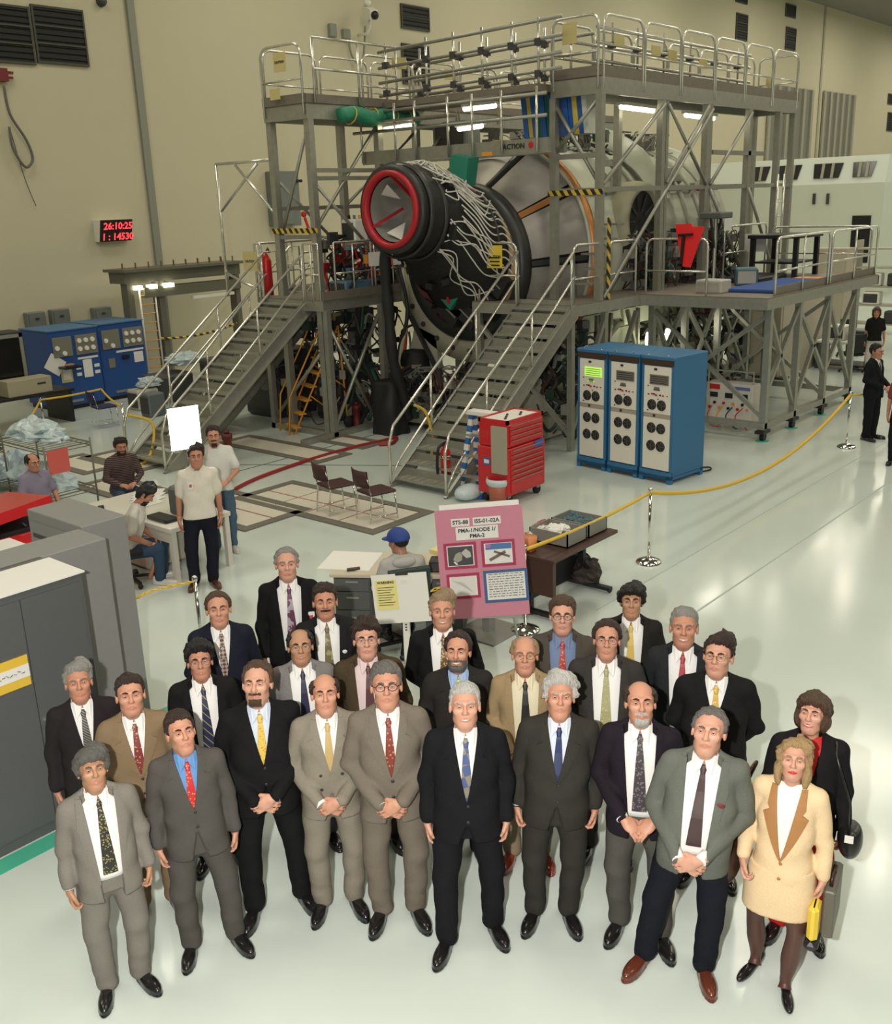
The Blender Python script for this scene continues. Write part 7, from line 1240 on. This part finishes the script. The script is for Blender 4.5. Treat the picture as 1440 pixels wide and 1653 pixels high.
# ---- bags of the two women
t = thing('shoulder_bag', 'dark brown shoulder bag hanging beside the blonde woman', 'bag', (wd['P'][0], wd['P'][1], 0), wd['rz']); lb = mat('dark_leather', (.030, .012, .008), .35)
V, F = snet(lambda X, Y, Z: smax(ell(X, Y, Z, (-.30, -.02, .80), (.09, .16, .17)), Z-.93, .03), (-.42, -.2, .6), (-.18, .16, .98), .014); link('bag_body', npmesh('bag_body', V, F, [lb]), t)
for q in (-.03, .03): MB().tube(spline([(-.29, -.05+q, .92), (-.30, -.10+q*.5, 1.1), (-.24, -.13, 1.3), (-.185, -.06, 1.44), (-.17, .05, 1.43), (-.24, .10, 1.2), (-.29, .08, .93)]), .009, 6).build('strap', lb, t, True)
t = thing('briefcase', 'grey folder case held in the blonde woman hand', 'case', (wd['P'][0], wd['P'][1], 0), wd['rz']); MB().box((.26, -.02, .42), (.33, .30, .74), .01).build('case_body', mat('grey_leather', (.12, .11, .085), .5), t); MB().tube([(.295, .04, .74), (.295, .05, .79), (.295, .17, .79), (.295, .18, .74)], .012, 6).build('handle', lb, t, True)
t = thing('yellow_pouch', 'small yellow and black pouch held beside the briefcase', 'pouch', (wd['P'][0], wd['P'][1], 0), wd['rz']); MB().box((.20, -.16, .47), (.26, -.02, .70), .02).build('pouch_body', mat('yellow_pouch', (.72, .52, .05), .5), t); MB().box((.19, -.17, .41), (.27, -.01, .47), .02).build('black_base', BLACK, t)
t = thing('shoulder_bag', 'black shoulder bag of the woman in the black coat', 'bag', (wkd['P'][0], wkd['P'][1], 0), wkd['rz']); blm_ = mat('black_leather', (.012, .012, .012), .3)
V, F = snet(lambda X, Y, Z: smax(ell(X, Y, Z, (.275, -.05, .80), (.075, .12, .13)), Z-.89, .03), (.19, -.24, .6), (.44, .13, .95), .014); link('bag_body', npmesh('bag_body', V, F, [blm_]), t)
MB().tube([(.26, -.14, .87), (.25, -.15, 1.1), (.19, -.14, 1.28), (.155, -.10, 1.38), (.15, -.02, 1.42), (.16, .07, 1.37), (.22, .12, 1.1), (.26, .06, .87)], .009, 6).build('strap', blm_, t, True); MB().box((.24, -.172, .84), (.29, -.168, .89)).build('white_tag', PAPER, t)
# ---- people working behind
person('man in white polo shirt and dark trousers standing by the stanchion', 0, (315, 722), feet=(330, 945), cloth=(.70, .66, .56), trousers=(.012, .013, .022), hair='part', hc='dkbrown', sk=1, arms='down', kind='polo', shoe=(.08, .03, .015), badge=(-.09, 1.33), vox=.014)
person('man in white shirt and jeans partly hidden by the light panel', 0, (343, 690), h=1.78, cloth=(.62, .62, .56), trousers=(.07, .12, .17), hair='short', hc='dkbrown', sk=1, arms='table', kind='polo', shoe=(.55, .53, .48), vox=.016, beard=('goatee', 'dkbrown'))
person('seated man in dark striped sweater leaning on the table', 0, (193, 708), h=1.76, cloth=(.06, .035, .035), trousers=(.05, .08, .11), hair='full', hc='dkbrown', sk=1, arms='table', kind='sweater', clothm=stripes('striped_knit', (.035, .02, .022), (.16, .10, .09), 11, (0, R_(90), 0), .8, True, 'wave', .72), seat=.46, yaw=12, beard=('full', 'dkbrown'), vox=.016, hpitch=0, turn=(.30, 0))
_, bh = person('seated black haired man in white shirt and jeans with headset', 0, (185, 770), h=1.76, cloth=(.62, .60, .54), trousers=(.035, .065, .11), hair='mop', hc='black', sk=1, arms='lap', kind='polo', seat=.46, yaw=78, pos=(-11.76, 3.42), vox=.016, hpitch=-25, turn=(.35, 0), shoe=(.6, .58, .52), beard=('full', 'black'))
person('seated man in lavender shirt with receding hair at left edge', 0, (50, 733), h=1.76, cloth=(.24, .22, .29), trousers=(.05, .06, .08), hair='rim', hc='black', sk=1, arms='lap', kind='polo', seat=.46, yaw=30, vox=.016, hpitch=0)
hp_, hd = person('seated man in grey hoodie and blue cap seen from behind', 0, (645, 856), h=1.78, cloth=(.42, .41, .38), trousers=(.05, .06, .09), hair='crop', hc='black', sk=4, arms='table', kind='sweater', seat=.46, yaw=195, vox=.016, hpitch=-8, hyaw=25, turn=(.12, 0))
V, F = snet(lambda X, Y, Z: np.minimum(np.maximum(ell(X, Y, Z, (0, .012, .042), (.106, .128, .104)), .020-Z), np.maximum(ell(X, Y, Z, (0, -.12, .03), (.08, .09, .02)), np.abs(Z-.03)-.009)), (-.14, -.24, 0), (.14, .17, .18), .009); hd['child']('cap', hd['headtf'](V*hd['hs']), F, mat('blue_cap', (.015, .045, .22), .7))
V, F = snet(lambda X, Y, Z: ell(X, Y, Z, (0, .10, 1.46), (.13, .06, .06)), (-.2, 0, 1.36), (.2, .2, 1.56), .014); hd['child']('hood', V, F, mat('cloth_420_410_380', (.42, .41, .38)))
person('man in dark suit standing in profile near the right stanchion', 0, (1410, 556), feet=(1403, 709), cloth=(.011, .012, .015), tie=(.02, .02, .02), hair='short', hc='black', sk=1, arms='mid', button=1.1, yaw=62, hpitch=0, vox=.016)
person('red haired woman in black top and white trousers, far right', 0, (1416, 497), h=1.68, cloth=(.011, .011, .012), trousers=(.58, .55, .48), hair='bob', hc='brown', sk=1, fem=1, arms='down', kind='polo', vox=.018, hpitch=5, wide=.92, shoe=(.5, .48, .42))
person('person in red patterned top cut off at the right edge', 0, (1466, 590), h=1.72, cloth=(.22, .05, .06), trousers=(.012, .012, .02), hair='short', hc='dkbrown', sk=1, arms='down', kind='polo', vox=.018, hpitch=0)
office_chair('black swivel chair under the seated black haired man', (bh['P'][0], bh['P'][1]), bh['rz']-R_(90))
q = hd['P']; office_chair('dark green office chair of the man in the grey hoodie', (q[0]+.02, q[1]+.05), hd['rz']-R_(90), mat('dark_green_fabric', (.02, .04, .035), .7))
